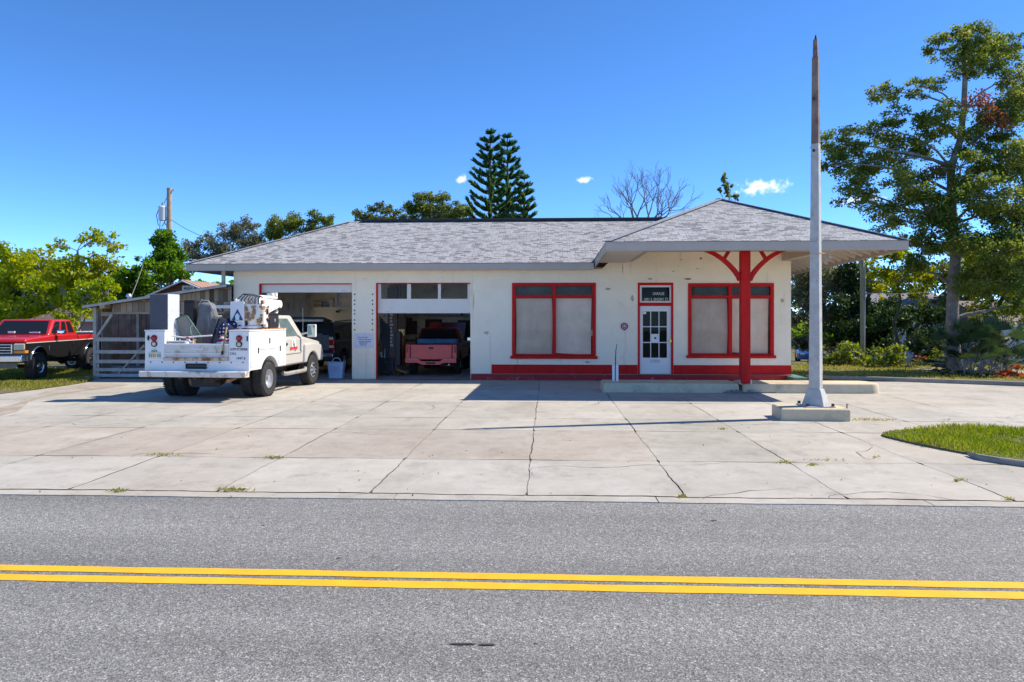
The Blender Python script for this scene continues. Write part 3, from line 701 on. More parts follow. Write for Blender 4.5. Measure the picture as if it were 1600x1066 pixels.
for a0_, a1_, b0_, b1_ in ((ex(t0)[0], ex(t1)[0], ADDED_SKY_L[0][0], ADDED_SKY_L[0][0]), (ADDED_SKY_L[0][1], ADDED_SKY_L[0][1], ADDED_SKY_L[1][0], ADDED_SKY_L[1][0]), (ADDED_SKY_L[1][1], ADDED_SKY_L[1][1], ex(t0)[1], ex(t1)[1])):
    hip_face(rf, [bs(b0_,t0), bs(a0_,t0), bs(a1_,t1), bs(b1_,t1)], (1,0,0))
hip_face(rf, [(XCL,YE+.3,ZGT+.14), (xr,YR,ZR), (XCL-.02,YE,ZGT)], (1,0,0))
roof = rf.build('roof', M['shingle'], B)
for a, b in ADDED_SKY_L:
    q = MB(); q.face([bs(b,t0), bs(a,t0), bs(a,t1), bs(b,t1)]); q.build('added_skylight', M['pane'], roof)  # glass over each opening added for the bay light
# ridge and hip caps
q = MB()
for a, b in (((XCL,YF,ZFT),(xr,YF+D,ZR)), ((XCR,YF,ZFT),(xr,YF+D,ZR)), ((XL,YE,ZGT),(XL+4.1,YR,ZR)), ((xr,YF+D,ZR),(xr,YR,ZR))): 
    up = (0,0,1); q.bar(Vector(a)+Vector((0,0,.012)), Vector(b)+Vector((0,0,.012)), .24, .022)
q.each('hip_cap', mat('hip cap shingle', (.30,.30,.32), .95, var=.3, vs=14), roof)
q = MB(); q.box((PX(565,YR), YR-.12, ZR-.01), (xr-.1, YR+.12, ZR+.085)); q.build('ridge_vent', M['black'], roof, bevel=.02)
# fascia boards
t_ = .035
q = MB()
q.box((XL, YE, ZGB), (XCL-.04, YE+t_, ZGT-.012)); q.box((XL, YE+t_, ZGB), (XL+t_, YB, ZGT-.012)); q.box((XL, YB, ZGB), (XCR, YB+t_, ZGT-.012))
q.build('fascia', M['taupe'], B)
q = MB(); q.box((XCL, YF, ZFB), (XCR, YF+t_, ZFT-.01))
def sl_board(x, ya, yb_, za, zb_): # fascia that drops from the canopy front to the garage eave
    h = ZFT-ZFB-.01
    q.add([(x,ya,za),(x+t_,ya,za),(x+t_,yb_,zb_),(x,yb_,zb_),(x,ya,za+h),(x+t_,ya,za+h),(x+t_,yb_,zb_+h),(x,yb_,zb_+h)], [(0,3,2,1),(4,5,6,7),(0,1,5,4),(1,2,6,5),(2,3,7,6),(3,0,4,7)])
sl_board(XCL, YF+t_, YE+.28, ZFB, ZGB+.09); sl_board(XCR-t_, YF+t_, YB, ZFB, ZGB-.03)
q.build('fascia', M['taupe'], B)
# drip edge
q = MB(); q.box((XL-.02, YE-.02, ZGT-.01), (XCL-.02, YE+.02, ZGT-.002)); q.box((XCL-.02, YF-.02, ZFT-.008), (XCR+.02, YF+.02, ZFT-.001)); q.build('drip_edge', M['blackmetal'], roof)
# soffits
q = MB(); q.box((XL+t_, YE+t_, ZGB+.03), (XCL-.05, YW-.003, ZGB+.055)); q.box((XL+t_, YW+.0, ZGB+.03), (XWL-.003, YB-.01, ZGB+.055)); q.each('soffit', M['taupe'], B)
xbl0, xbl1 = PX(979.5, YW), PX(989, YW); xbr0, xbr1 = PX(1218, YW), PX(1235.5, YW); zbeam = PZ(985, 409, YW)
q = MB(); q.box((xbl0+.05, YF+.75, zc-.02), (xbr1+.05, YW-.004, zc+.02)); q.box((XCL+t_+.002, YF+t_+.002, ZFB+.05), (xbl0-.004, YW-.004, ZFB+.08)); q.build('canopy_ceiling', M['soffit'], B)
q = MB(); q.box((xbl0, YF+.45, zbeam), (xbl1, YW-.004, zbeam+.3)); q.box((xbr1-.28, YF+.45, zbeam), (xbr1-.01, YW-.004, zbeam+.3)); q.each('beam', M['taupe'], B, bevel=.01)
q = MB(); q.box((XCL+.06, YF+t_+.002, ZFB+.02), (XCR-.05, YF+.32, ZFB+.17)); q.box((xbl1+.01, 19.25, zbeam-.02), (xbr1-.3, 19.5, zbeam+.24)); q.each('header', M['taupe'], B)
# exposed rafters and boards of the right overhang
q = MB(); q2 = MB()
sl_ = (ZR-ZFT)/D
ny = 24
for k in range(ny):
    y = YF + .5 + k*(YB-YF-1.0)/(ny-1); ze = ZFT + (ZGT-ZFT)*min(1,(y-YF)/(YB-YF))
    x_in = max(xbr1+.0, xr+.2); zin = ze + (ZR-ze)*(XCR-x_in)/(XCR-xr)
    if y < YF + D and XCR - (y-YF) > x_in: x_in = XCR - (y-YF); zin = ze + (ZR-ze)*(XCR-x_in)/(XCR-xr)
    q.bar((x_in, y, zin-.12), (XCR-.04, y, ze-.10), .05, .14)
q.each('rafter', mat('rafter paint', (.62,.56,.48), .8, var=.1), B)
q = MB(); hip_f = [(XCR-.03,YF+.04,ZFT-.03), (XCR-.03,YB,ZGT-.03), (xr,YR,ZR-.03), (xr,YF+D,ZR-.03)]; q.face(hip_f[::-1]); q.face([(XCL+.03,YF+.04,ZFT-.03),(XCR-.03,YF+.04,ZFT-.03),(xr,YF+D,ZR-.03)]); q.face([(XCL+.03,YE+.3,ZGT+.1),(XCL+.03,YF+.04,ZFT-.03),(xr,YF+D,ZR-.03),(xr,YR,ZR-.03)])
q.build('roof_deck', mat('roof deck boards', (.40,.33,.26), .9, var=.12), B)

# canopy post with its curved braces
YP = 19.35; xp0, xp1 = PX(1156.5, YP), PX(1171, YP); zi = .25
q = MB(); q.box((xp0, YP-(xp1-xp0)/2, zi+.01), (xp1, YP+(xp1-xp0)/2, zbeam)); post = q.build('canopy_post', M['red'], B, bevel=.012)
q = MB()
for s in (-1, 1):
    xc = xp0 if s < 0 else xp1; z_lo = PZ(1163, 438, YP); z_hi = PZ(1163, 390, YP); ext = PX(1156,YP)-PX(1092,YP)
    inner = []; outer = []
    for k in range(13):
        t = k/12; a = t*math.pi/2
        # concave arc from the post up and out to the beam
        px = xc + s*ext*(1-math.cos(a))**.72; pz = z_lo + (z_hi-z_lo)*math.sin(a)**1.15 + .0
        px = xc + s*ext*t**1.25; pz = z_lo + (z_hi+.02-z_lo)*(1-(1-t)**1.55)
        inner.append(Vector((px, 0, pz))); 
    ring = []
    for k, p in enumerate(inner):
        d = (inner[min(k+1,12)]-inner[max(k-1,0)]).normalized(); nrm = Vector((-d.z,0,d.x)); hw = .045 + .02*(1-k/12)
        ring.append([Vector((p.x+nrm.x*hw, YP-.05, p.z+nrm.z*hw)), Vector((p.x-nrm.x*hw, YP-.05, p.z-nrm.z*hw)), Vector((p.x-nrm.x*hw, YP+.05, p.z-nrm.z*hw)), Vector((p.x+nrm.x*hw, YP+.05, p.z+nrm.z*hw))])
    q.loft(ring)
    m = inner[6]; q.bar((m.x, YP, m.z), (m.x - s*.26 , YP, z_hi+.1), .09, .085, up=(0,1,0)) if False else q.bar((m.x-s*.02, YP, m.z), (m.x - s*.20, YP, z_hi+.04), .085, .08, up=(0,1,0))
q.each('brace', M['red'], post, bevel=.006)
q = MB()
for x in (xp0-.03, xp1+.0): q.box((x, YP-.06, zi+.002), (x+.05, YP+.06, zi+.10))
q.each('post_bracket', M['steel'], post)
# little post carrying the left overhang
q = MB(); yy = YE+.35; q.box((PX(347,yy), yy-.05, PZ(349,449,yy)), (PX(351.5,yy), yy+.05, ZGB+.028)); q.build('overhang_post', M['greywood'], B)

# flaked and rust-stained spots on the wall paint
rr_ = random.Random(31)
for u, v, du, dv, c_ in ((1016,436,5,1.6,0),(1074,436,7,1.2,1),(1095,404,2,2,1),(1064,406,2.2,1.2,0),(966,405,2,1.6,0),(973,420,.8,10,0),(1090,420,3,.8,0),(1180,424,5,1.2,0),(925,520,3,5,0),(1222,470,3,4,0),(988,466,3,5,0),(760,520,4,3,0),(950,452,5,2.4,0),(1052,424,2,.8,1),(918,566,4,2,0),(740,470,.6,16,0)):
    q = MB(); x, z = u2x(u), Zw(v, u); rx, rz_ = du*.0205, dv*.0205
    q.face([(x+rx*math.cos(k*math.pi/7)*rr_.uniform(.5,1.2), YW-.003, z+rz_*math.sin(k*math.pi/7)*rr_.uniform(.5,1.2)) for k in range(14)]); q.build('flaked_paint', FLAKE[c_], B)
# wall signs
sg = MB(); cz = Zw(510, 975); cx = u2x(975.5)
sg.lathe([(.001,0),(.15,0),(.15,-.014),(.001,-.014)], (cx, YW-.004, cz), 'y', 28)
s_ = tag(sg.build('wall_sign', M['white'], smooth=30), 'round white sign with dark red ring emblem on the wall left of the white door', 'sign')
q = MB(); q.lathe([(.075,-.015),(.115,-.015),(.115,-.022),(.075,-.022)], (cx, YW-.004, cz), 'y', 28, closed=True); q.lathe([(.03,-.015),(.06,-.015),(.06,-.022),(.03,-.022)], (cx, YW-.004, cz), 'y', 24, closed=True); q.prism([(cx-.05, cz-.09), (cx+.05, cz-.09), (cx, cz-.14)], 'y', YW-.022, YW-.030)
q.build('emblem', M['maroon'], s_)
sg = MB(); sg.box((u2x(553.5), YW-.012, Zw(544,568)), (u2x(584), YW-.003, Zw(521,568)))
s_ = tag(sg.build('paper_sign', mat('faded sign', (.66,.66,.72), .7, var=.08, vs=9)), 'faded white sign with blurred red and blue lines on the pier between the garage bays', 'sign')
ink2 = mat('faded red print', (.36,.16,.20), .7, var=0); ink3 = mat('faded blue print', (.22,.22,.32), .7, var=0)
rr_ = random.Random(3)
for v, u0, u1, m_ in ((527.3, 559, 576, ink3), (530.6, 560, 580, ink2), (534, 561, 580, ink2), (536.3, 562, 574, ink3), (539, 563, 573, ink3)):
    q = MB(); u = u0
    while u < u1:
        e = min(u1, u + rr_.uniform(1.2, 3.6)); q.box((u2x(u), YW-.0145, Zw(v+.75,568)), (u2x(e), YW-.0122, Zw(v-.75,568))); u = e + .7
    q.build('lettering', m_, s_)
# ------------------------------------------------------------------ pump island, sign pole and small things out front
yi0 = G(1100, 614).y; zi = .25; yi1 = yi0 + 1.05
def island_block(xa, xb, rl, rr, name='concrete_block', par=None, cut=None):
    q = MB(); 
    def outline(o):
        pts = []
        def corner(cx, cy, r, a0):
            if r < .02: return [(cx, cy)]
            return [(cx + r*math.cos(a0 + k*math.pi/12), cy + r*math.sin(a0 + k*math.pi/12)) for k in range(7)]
        r1, r2 = rl, rr
        pts += corner(xa+r1-o, yi0+r1-o, r1, math.pi); pts += corner(xb-r2+o, yi0+r2-o, r2, 1.5*math.pi)
        pts += corner(xb-r2+o, yi1-r2+o, r2, 0); pts += corner(xa+r1-o, yi1-r1+o, r1, .5*math.pi)
        return pts
    rings = []
    for z, o in ((-.01, .015), (zi-.05, 0), (zi-.012, -.012), (zi, -.04)):
        rings.append([Vector((x, y, z)) for x, y in outline(o)])
    q.loft(rings); return q.build(name, M['islandpaint'], par, smooth=40)
isl = thing('pump_island', 'long low cream painted concrete pump island cracked in the middle under the canopy post', 'island', (PX(1160, yi0), yi0, 0))
xa, xm_, xb = PX(943, yi0), PX(1160, yi0), PX(1379, yi0)
island_block(xa, xm_-.09, .06, .04, par=isl); island_block(xm_+.02, xb, .05, .28, par=isl)
q = MB(); rr_ = random.Random(5)
for k in range(26):
    x = xm_ - .05 + rr_.gauss(0, .28) ; y = yi0 - abs(rr_.gauss(0,.09)) + .05 if abs(x-xm_) > .1 else yi0 + rr_.uniform(0,.3); s = rr_.uniform(.015,.06)
    q.box((x-s, y-s, 0), (x+s, y+s, s*1.2), rot=Matrix.Rotation(rr_.uniform(0,3),3,'Z') @ Matrix.Rotation(rr_.uniform(-.6,.6),3,'X'))
q.box((xm_-.5, yi0-.03, -.005), (xm_+.85, yi0+.02, .025)); q.build('broken_concrete', M['kerb'], isl)
q = MB(); q.box((xm_-.088, yi0+.1, .01), (xm_+.018, yi1-.02, zi-.06)); q.build('crack', M['dirt'], isl)
for u0, du in ((957.6, 'left'), (963.2, 'right')):
    y = yi0 + .55; q = MB(); x = PX(u0+1, y); q.lathe([(.036,zi-.002),(.036,zi+.44),(.033,zi+.45),(.026,zi+.45),(.026,zi+.40),(.001,zi+.40)], (x, y, 0), 'z', 16)
    tag(q.build('pipe_stub', mat('white pipe', (.80,.80,.80), .5, var=.05, vs=8, dirt=((.4,.36,.3),12,.66,.1)), smooth=40), f'short white pipe stub on the cream island, the one {"farther from" if du=="left" else "nearer"} the red canopy post', 'pipe', 'white pipe stubs on the pump island')
q = MB(); y = yi0 + .68; x = PX(961.5, y); q.tube([(x, y, zi), (x+.005, y, zi+.6), (x+.012, y, zi+.82), (x+.045, y, zi+1.0)], [.014,.014,.012,.008], 8)
tag(q.build('iron_rod', M['blackmetal']), 'thin dark iron rod rising behind the two white pipe stubs', 'rod')
q = MB(); c = G(1008, 596, zi); rr_ = random.Random(9)
for k in range(5): 
    x, y = PX(996+k*6, yi0+.6), yi0+.45+rr_.uniform(-.1,.15); q.face([(x-.09,y-.05,zi+.006+k*.002),(x+.1,y-.07,zi+.02+k*.002),(x+.12,y+.06,zi+.03+k*.002),(x-.07,y+.07,zi+.012+k*.002)])
o_ = q.build('litter', mat('scrap paper', (.62,.62,.60), .8, var=.2)); tag(o_, 'scraps of pale paper lying on the pump island in front of the door', 'litter')

yp0 = G(1276, 658).y; pl = thing('sign_pole', 'tall tapering grey steel sign pole with rust streaks bolted to a cream concrete block', 'pole', (PX(1276, yp0+.35), yp0+.4, 0))
q = MB(); x0, x1 = PX(1221, yp0), PX(1329, yp0); hz = PZ(1276, 638.5, yp0)
pts = [(x0,yp0),(x1-.02,yp0-.05),(x1,yp0+.72),(x0+.05,yp0+.78)]
q.loft([[Vector((x,y,z)) for x,y in pts] if o == 0 else [Vector((x+(.03 if x<pl.location.x else -.03), y+(.03 if y<yp0+.3 else -.03), z)) for x,y in pts] for z,o in ((-.01,0),(hz-.025,0),(hz,1))])
q.build('footing', M['islandpaint'], pl, bevel=.012)
px_, py_ = pl.location.x, pl.location.y; top = PZ(1278, 62, py_)
def sq(r, z, a=R(-36), n=4): return [Vector((px_ + r*math.cos(a+R(45)+k*2*math.pi/n), py_ + r*math.sin(a+R(45)+k*2*math.pi/n), z)) for k in range(n)]
polem = mat('weathered grey pole paint', (.47,.44,.40), .6, var=.18, vs=6, bump=.25, bs=30, dirt=((.24,.12,.06), 4.5, .60, .12))
polem2 = mat('rusty upper pole', (.23,.165,.135), .7, var=.3, vs=6, bump=.3, bs=30, dirt=((.20,.085,.045), 5, .50, .15))
q = MB(); z1 = PZ(1277, 225, py_); r0, r1, r2 = .152, .104, .070
q.loft([sq(r0, hz+.02), sq(r1, z1)]); q.build('shaft', polem, pl, bevel=.012)
q = MB(); q.loft([sq(r1-.006, z1-.02), sq(r2+.012, top-.35)]); q.loft([sq(r2-.005, top-.36), sq(r2-.014, top)]); q.build('upper_shaft', polem2, pl, bevel=.008)
q = MB(); q.loft([sq(.03, top-.01), sq(.012, top+.09)]); q.build('tip', M['blackmetal'], pl)
q = MB(); q.loft([sq(.40, hz+.001, R(0)), sq(.40, hz+.022, R(0))])
q.loft([sq(.30, hz+.022), sq(.175, hz+.34)]); q.build('base_plate', polem, pl, bevel=.006)
q = MB()
for k in range(4):
    a = R(45)+k*math.pi/2; x, y = px_+.34*math.cos(a), py_+.34*math.sin(a); q.cyl((x,y,hz+.02),(x,y,hz+.075),.03,n=6)
q.each('bolt', M['blackmetal'], pl)
q = MB(); zz = PZ(1276, 398, py_)
for k in range(9):
    a = random.uniform(0,6.28); q.tube([(px_+.13,py_-.1,zz+random.uniform(-.06,.06)), (px_+.2+.04*math.cos(a),py_-.15,zz+random.uniform(-.12,.12)), (px_+.16+random.uniform(-.05,.12),py_-.14,zz-random.uniform(.05,.32))], .006, 5)
q.tube([(px_-.15,py_-.14,zz),(px_,py_-.17,zz+.02),(px_+.16,py_-.12,zz)], .012, 6); q.build('twine', mat('old twine', (.50,.36,.26), .9), pl)
q = MB(); 
for v in (157, 237): q.cyl((px_-.07, py_-.09, PZ(1278,v,py_)), (px_-.085, py_-.13, PZ(1278,v,py_)), .028, n=10)
q.each('bolt_hole', M['blackmetal'], pl)
q = MB(); x, y = x1-.05, yp0+.05; q.tube([(x,y,hz-.02),(x+.005,y,hz+.09)], .012, 6); tag(q.build('rebar', mat('rusty bar', (.25,.10,.05), .9, var=.3)), 'short rusty bar end sticking up at the corner of the pole footing', 'bar')

# teal mat beside the step
q = MB(); yy = YW-.75
q.box((PX(1240,yy), yy, .0), (PX(1262,yy), YW+.5, .17)); tag(q.build('plank', mat('faded teal board', (.09,.20,.17), .7, var=.2, vs=4), bevel=.02), 'faded teal board lying at the right corner of the station step', 'board')

# plastic tote in front of the left bay
tt = thing('tote', 'pale blue plastic tote with a raised loop handle standing in front of the dark SUV', 'tote', (PX(526.5, 23.4), 23.35, .014))
tm = mat('pale blue plastic', (.42,.50,.66), .45, var=.08, vs=8)
q = MB(); w0, w1, hh = .21, .255, .50
rg = lambda w_, d_, z: [Vector((x*w_, y*d_, z)) for x, y in ((-1,-.8),(-.8,-1),(.8,-1),(1,-.8),(1,.8),(.8,1),(-.8,1),(-1,.8))]
q.loft([rg(w0,.15,0), rg(w1,.19,hh), rg(w1+.02,.21,hh), rg(w1+.02,.21,hh-.03+.05), rg(w1-.012,.178,hh+.02), rg(w1-.02,.17,hh-.1)], caps=False); q.face(rg(w0,.15,0.0)); q.face(rg(w1-.03,.165,hh-.1))
q.build('bin', tm, tt, smooth=30, local=True)
q = MB(); q.box((-.14,-.205,.2),(-.01,-.19,.40)); q.box((.05,-.205,.26),(.15,-.19,.40)); q.each('label_panel', mat('tote label', (.34,.42,.60), .5, var=.2, vs=20), tt, local=True)
q = MB(); q.tube([(-.14,0,hh-.02)] + [(-.13+.26*k/8, 0, hh+.05+.10*math.sin(math.pi*k/8)**.4) for k in range(9)] + [(.14,0,hh-.02)], .014, 8); q.build('handle', tm, tt, smooth=60, local=True)

# ------------------------------------------------------------------ inside the bays
yl = YW + 1.5
lf = thing('lift_column', 'tall brown steel post of a car lift beside the faded red pickup', 'car lift', (PX(614, yl), yl, .014))
brn = mat('brown lift paint', (.13,.075,.065), .6, var=.25, vs=5)
X0 = lf.location.x; ht = 3.0
q = MB(); q.box((X0-.17, yl-.12, .014), (X0+.10, yl+.12, ht)); q.box((X0+.10, yl-.16, .2), (X0+.17, yl+.10, ht+.05)); q.build('column', brn, lf, bevel=.012)
q = MB(); q.box((X0-.34, yl-.3, .014), (X0+.34, yl+.3, .05)); q.build('base_plate', M['blackmetal'], lf)
q = MB(); q.box((X0+.12, yl-.2, .35), (X0+.28, yl+.18, 1.5)); q.bar((X0+.1, yl-.1, .3), (X0+.6, yl+.3, .22), .12, .12); q.build('carriage', M['blackmetal'], lf, bevel=.02)
q = MB(); q.bar((X0+.18, yl-.2, .22), (X0+.55, yl-.28, .12), .12, .08); q.build('arm', mat('rusty orange', (.30,.12,.04), .7, var=.4, vs=8), lf, bevel=.01)
q = MB()
for k in range(11): 
    z = 1.0 + k*.115; q.box((X0-.07, yl-.124, z), (X0+.0+.03*(k%3==0), yl-.1205, z+.07)); 
q.build('lettering', mat('worn white stencil', (.45,.42,.42), .8, var=.4, vs=30), lf)
ybk = YBW - .25
q = MB(); x0, x1, z0, z1 = PX(622,ybk-.15), PX(650.5,ybk-.15), PZ(640,522,ybk-.15), PZ(640,502,ybk-.15)
rk = thing('tool_rack', 'dark red brown shelf rack of small bins on the back wall above the pickup', 'rack', ((x0+x1)/2, ybk-.003, z0))
q.box((x0, ybk-.05, z0), (x1, ybk-.003, z1)); q.box((x0+.18, ybk-.06, z1), (x1-.18, ybk-.003, z1+.14)); q.build('back_panel', mat('rack brown', (.10,.045,.035), .7, var=.2), rk)
q = MB()
for k in range(6): z = z0 + (z1-z0)*k/5; q.box((x0, ybk-.2, z-.012), (x1, ybk-.051, z+.012))
q.each('shelf', mat('rack shelf', (.17,.08,.06), .7, var=.3), rk)
q = MB(); rr_ = random.Random(2)
for k in range(5):
    for j in range(9):
        if rr_.random() < .75: x = x0+.02+(x1-x0-.1)*j/9; z = z0+(z1-z0)*k/5+.013; q.box((x, ybk-.18, z), (x+.05, ybk-.08, z+.03+rr_.random()*.05))
q.build('bins', M['black'], rk)
# pipes and conduit along the walls
q = MB(); zz = PZ(500, 482, ybk); q.box((XWL+.4, ybk-.12, zz-.05), (u2x(566)-.6, ybk-.004, zz+.05)); q.build('wall_shelf', M['doorwhite'], B)
q = MB(); x = PX(526, ybk); q.tube([(x, ybk-.05, zz+.05), (x, ybk-.05, zwall)], .045, 8); x = PX(570, ybk); q.build('wall_pipe', M['doorwhite'], B)
q = MB(); z = PZ(660, 493.5, ybk); q.tube([(PX(600,ybk), ybk-.08, z), (PX(740,ybk), ybk-.08, z)], .05, 8); q.build('wall_pipe', M['steel'], B)
q = MB(); z = PZ(640, 532, ybk); q.box((PX(622,ybk), ybk-.14, z-.04), (PX(660,ybk), ybk-.004, z+.04)); q.build('wall_shelf', M['blackmetal'], B)
q = MB(); yy = ybk-.3; q.box((PX(432,yy), yy-.05, PZ(440,505,yy)), (PX(466,yy), yy, zwall-.02)); q.build('plywood_panel', mat('brown panel', (.16,.11,.075), .8, var=.25, vs=2), B)
def cam_(name, u, v, label):
    y = ybk-.12; q = MB(); x, z = PX(u,y), PZ(u,v,y); q.tube([(x,y-.16,z),(x,y+.1,z)], [.05,.04], 10); q.tube([(x,y+.02,z+.03),(x,y+.11,z+.10)], .02, 6); tag(q.build(name, M['black'], smooth=50), label, 'lamp')
cam_('wall_lamp', 528, 487, 'small black lamp on the back wall of the left garage bay'); cam_('wall_lamp', 722, 491, 'small black lamp high on the back wall of the right garage bay')
# more odds and ends standing about in the bays
cb_m = [mat('cardboard', (.36,.25,.15), .85, var=.15, vs=4), mat('faded blue box', (.12,.20,.34), .7, var=.15), mat('pale box', (.60,.56,.48), .8, var=.12)]
zsh = PZ(500, 482, ybk) + .052
for u, w_, h_, m_, lb in ((497, .34, .26, 0, 'brown cardboard box on the white wall shelf in the left bay'), (510, .28, .20, 1, 'blue box beside the cardboard box on the left bay wall shelf'), (517, .22, .32, 2, 'tall pale box nearest the pipe on the left bay wall shelf')):
    x = PX(u, ybk-.08); b_ = thing('storage_box', lb, 'box', (x, ybk-.07, zsh)); q = MB(); q.box((-w_/2,-.055,0),(w_/2,.055,h_)); q.build('carton', cb_m[m_], b_, bevel=.006, local=True); q = MB(); q.box((-w_/2-.003,-.058,h_*.62),(w_/2+.003,.0,h_*.70)); q.build('tape', M['doorwhite'], b_, local=True)
xg, yg = PX(628, YW+3.2), YW+3.2
gcyl = thing('gas_cylinder', 'orange gas cylinder standing behind the lift post at the left of the red pickup', 'cylinder', (xg, yg, .014)); q = MB(); q.lathe([(.001,0),(.13,0),(.13,1.15),(.10,1.27),(.04,1.32),(.04,1.40),(.001,1.40)], axis='z', n=18); q.build('body', mat('orange cylinder paint', (.50,.14,.03), .5, var=.15), gcyl, smooth=40, local=True); q = MB(); q.cyl((0,0,1.40),(0,0,1.46),.06,n=10); q.build('valve', M['brass'], gcyl, local=True)
# clutter beside the lift: hanging hoses, tool cart, engine parts
yy = YW + .9; q = MB()
for k in range(5):
    x = PX(592+k*3.2, yy); z = 2.0 - .08*k; q.tube([(x, yy+.2, z), (x+.03, yy+.14, z-.5), (x-.02, yy+.12, z-1.0-.1*k), (x+.05, yy+.16, z-.6), (x+.04, yy+.2, z-.05)], .022, 6)
tag(q.build('hose', M['black'], smooth=60), 'black hoses hanging in loops at the left edge of the right garage bay', 'hose')
tcart = thing('tool_cart', 'dark tool cart cluttered with metal parts left of the brown lift post', 'tool cart', (PX(598,yy), yy+.5, .014))
X0, Y0 = tcart.location.x, tcart.location.y
q = MB(); q.box((X0-.25,Y0-.2,.15),(X0+.28,Y0+.25,.62)); q.build('body', M['blackmetal'], tcart, bevel=.015)
q = MB()
for k in range(3): q.box((X0-.23,Y0-.215,.2+.14*k),(X0+.26,Y0-.201,.31+.14*k)); q.box((X0-.1,Y0-.24,.27+.14*k),(X0+.12,Y0-.216,.285+.14*k))
q.build('drawer', M['black'], tcart)
q = MB()
for sx in (-.2,.22):
    for sy in (-.14,.2): q.cyl((X0+sx-.02,Y0+sy,.075),(X0+sx+.02,Y0+sy,.075),.06,n=12)
q.each('wheel', M['rubber'], tcart)
q = MB(); rr_ = random.Random(4)
for k in range(9):
    x, y = X0+rr_.uniform(-.2,.2), Y0+rr_.uniform(-.15,.2); h = rr_.uniform(.08,.35); q.cyl((x,y,.62),(x+rr_.uniform(-.08,.08),y,.62+h),rr_.uniform(.02,.06),n=10)
q.each('metal_part', M['steel'], tcart)
q = MB(); x, y = PX(603, yy+1.2), yy+1.2; q.lathe([(.001,0),(.16,0),(.16,.5),(.12,.56),(.05,.62),(.05,.72),(.001,.72)], (x, y, 1.05), 'z', 14); q.box((x-.3,y-.25,.014),(x+.25,y+.25,1.05)); tag(q.build('work_bench', mat('orange brown clutter', (.24,.12,.05), .7, var=.5, vs=5), bevel=.01), 'rusty brown bench with a canister on it behind the hanging hoses', 'bench')
# work-light bar and shelf inside the shed seen over the load is on the truck

# ------------------------------------------------------------------ shed on the left with slatted gate
ysd = YW - .15
sh = thing('shed', 'weathered lean-to timber shed with shake gable band and a sloping roof against the station', 'shed', (PX(250, ysd), ysd, 0))
xl, xr_ = PX(139, ysd), XWL-.01
zl, zr_ = PZ(139, 479, ysd), PZ(365, 446, ysd); dep = 4.2
zro = lambda x: zl + (zr_-zl)*(x-xl)/(xr_-xl)
q = MB(); y0, y1 = ysd-.35, ysd+dep
q.add([(xl,y0,zl-.04),(xr_,y0,zr_-.04),(xr_,y1,zr_-.04),(xl,y1,zl-.04),(xl,y0,zl+.03),(xr_,y0,zr_+.03),(xr_,y1,zr_+.03),(xl,y1,zl+.03)], [(0,3,2,1),(4,5,6,7),(0,1,5,4),(1,2,6,5),(2,3,7,6),(3,0,4,7)])
q.build('roof', mat('tar paper roof', (.10,.10,.105), .9, var=.2), sh)
q = MB(); q.add([(xl,y0-.02,zl-.06),(xr_,y0-.02,zr_-.06),(xr_,y0-.002,zr_-.06),(xl,y0-.002,zl-.06),(xl,y0-.02,zl+.02),(xr_,y0-.02,zr_+.02),(xr_,y0-.002,zr_+.02),(xl,y0-.002,zl+.02)], [(0,3,2,1),(4,5,6,7),(0,1,5,4),(1,2,6,5),(2,3,7,6),(3,0,4,7)])
q.build('roof_edge', M['greywood'], sh)
xb0 = PX(176, ysd); zb = PZ(250, 487.5, ysd)
q = MB(); q.face([(xb0,ysd,zb),(xr_,ysd,zb-.03),(xr_,ysd,zr_-.05),(xb0,ysd,zro(xb0)-.05)], [(xb0,zb),(xr_,zb),(xr_,zr_),(xb0,zro(xb0))]); q.face([(xb0,ysd+.05,zb),(xr_,ysd+.05,zb-.03),(xr_,ysd+.05,zr_-.05),(xb0,ysd+.05,zro(xb0)-.05)], [(xb0,zb),(xr_,zb),(xr_,zr_),(xb0,zro(xb0))])
q.build('shake_band', M['shake'], sh)
q = MB(); q.box((xb0,ysd-.03,zb-.07),(xr_,ysd+.06,zb)); q.box((PX(158,ysd),ysd-.02,PZ(160,494,ysd)),(xb0,ysd+.08,PZ(160,488,ysd))); q.build('lintel', M['oldwood'], sh)
q = MB()
for u in (165, 168.5): q.bar((PX(u,ysd),ysd-.2,zro(PX(u,ysd))-.1),(PX(u,ysd),ysd+3.8,zro(PX(u,ysd))-.1),.06,.12)
q.box((PX(166,ysd),ysd-.36,PZ(170,482,ysd)),(PX(174,ysd),ysd-.06,PZ(170,474.5,ysd))); q.each('rafter', mat('new pine', (.50,.33,.16), .8, var=.2), sh)
q = MB(); q.box((PX(147,ysd),ysd-.06,0),(PX(151.5,ysd),ysd+.05,zro(PX(149,ysd))-.045)); q.build('post', M['greywood'], sh, bevel=.006)
q = MB(); q.bar((PX(152,ysd),ysd-.02,PZ(152,527,ysd)),(PX(176,ysd),ysd-.02,PZ(176,491,ysd)),.07,.07,up=(0,1,0)); q.build('brace', M['greywood'], sh)
q = MB(); q.box((PX(213,ysd+2),ysd+2,0),(PX(217,ysd+2),ysd+2.1,2.5)); q.build('inner_post', M['greywood'], sh)
yb_ = ysd + dep - .1; xq = PX(150, yb_); q = MB(); rr_ = random.Random(8)
while xq < xr_: 
    w_ = rr_.uniform(.18,.30); q.box((xq, yb_+rr_.uniform(0,.02), 0), (xq+w_-.012, yb_+.05, 2.2 + (xq-PX(150,yb_))*.1)); xq += w_
q.build('back_planks', M['darkwood'], sh)
q = MB()
for k in range(2):
    y = ysd + .3 + k*.27; q.box((PX(150,ysd)-.02, y, 0), (PX(150,ysd)+.02, y+.25, 2.3))
q.build('side_planks', M['oldwood'], sh)
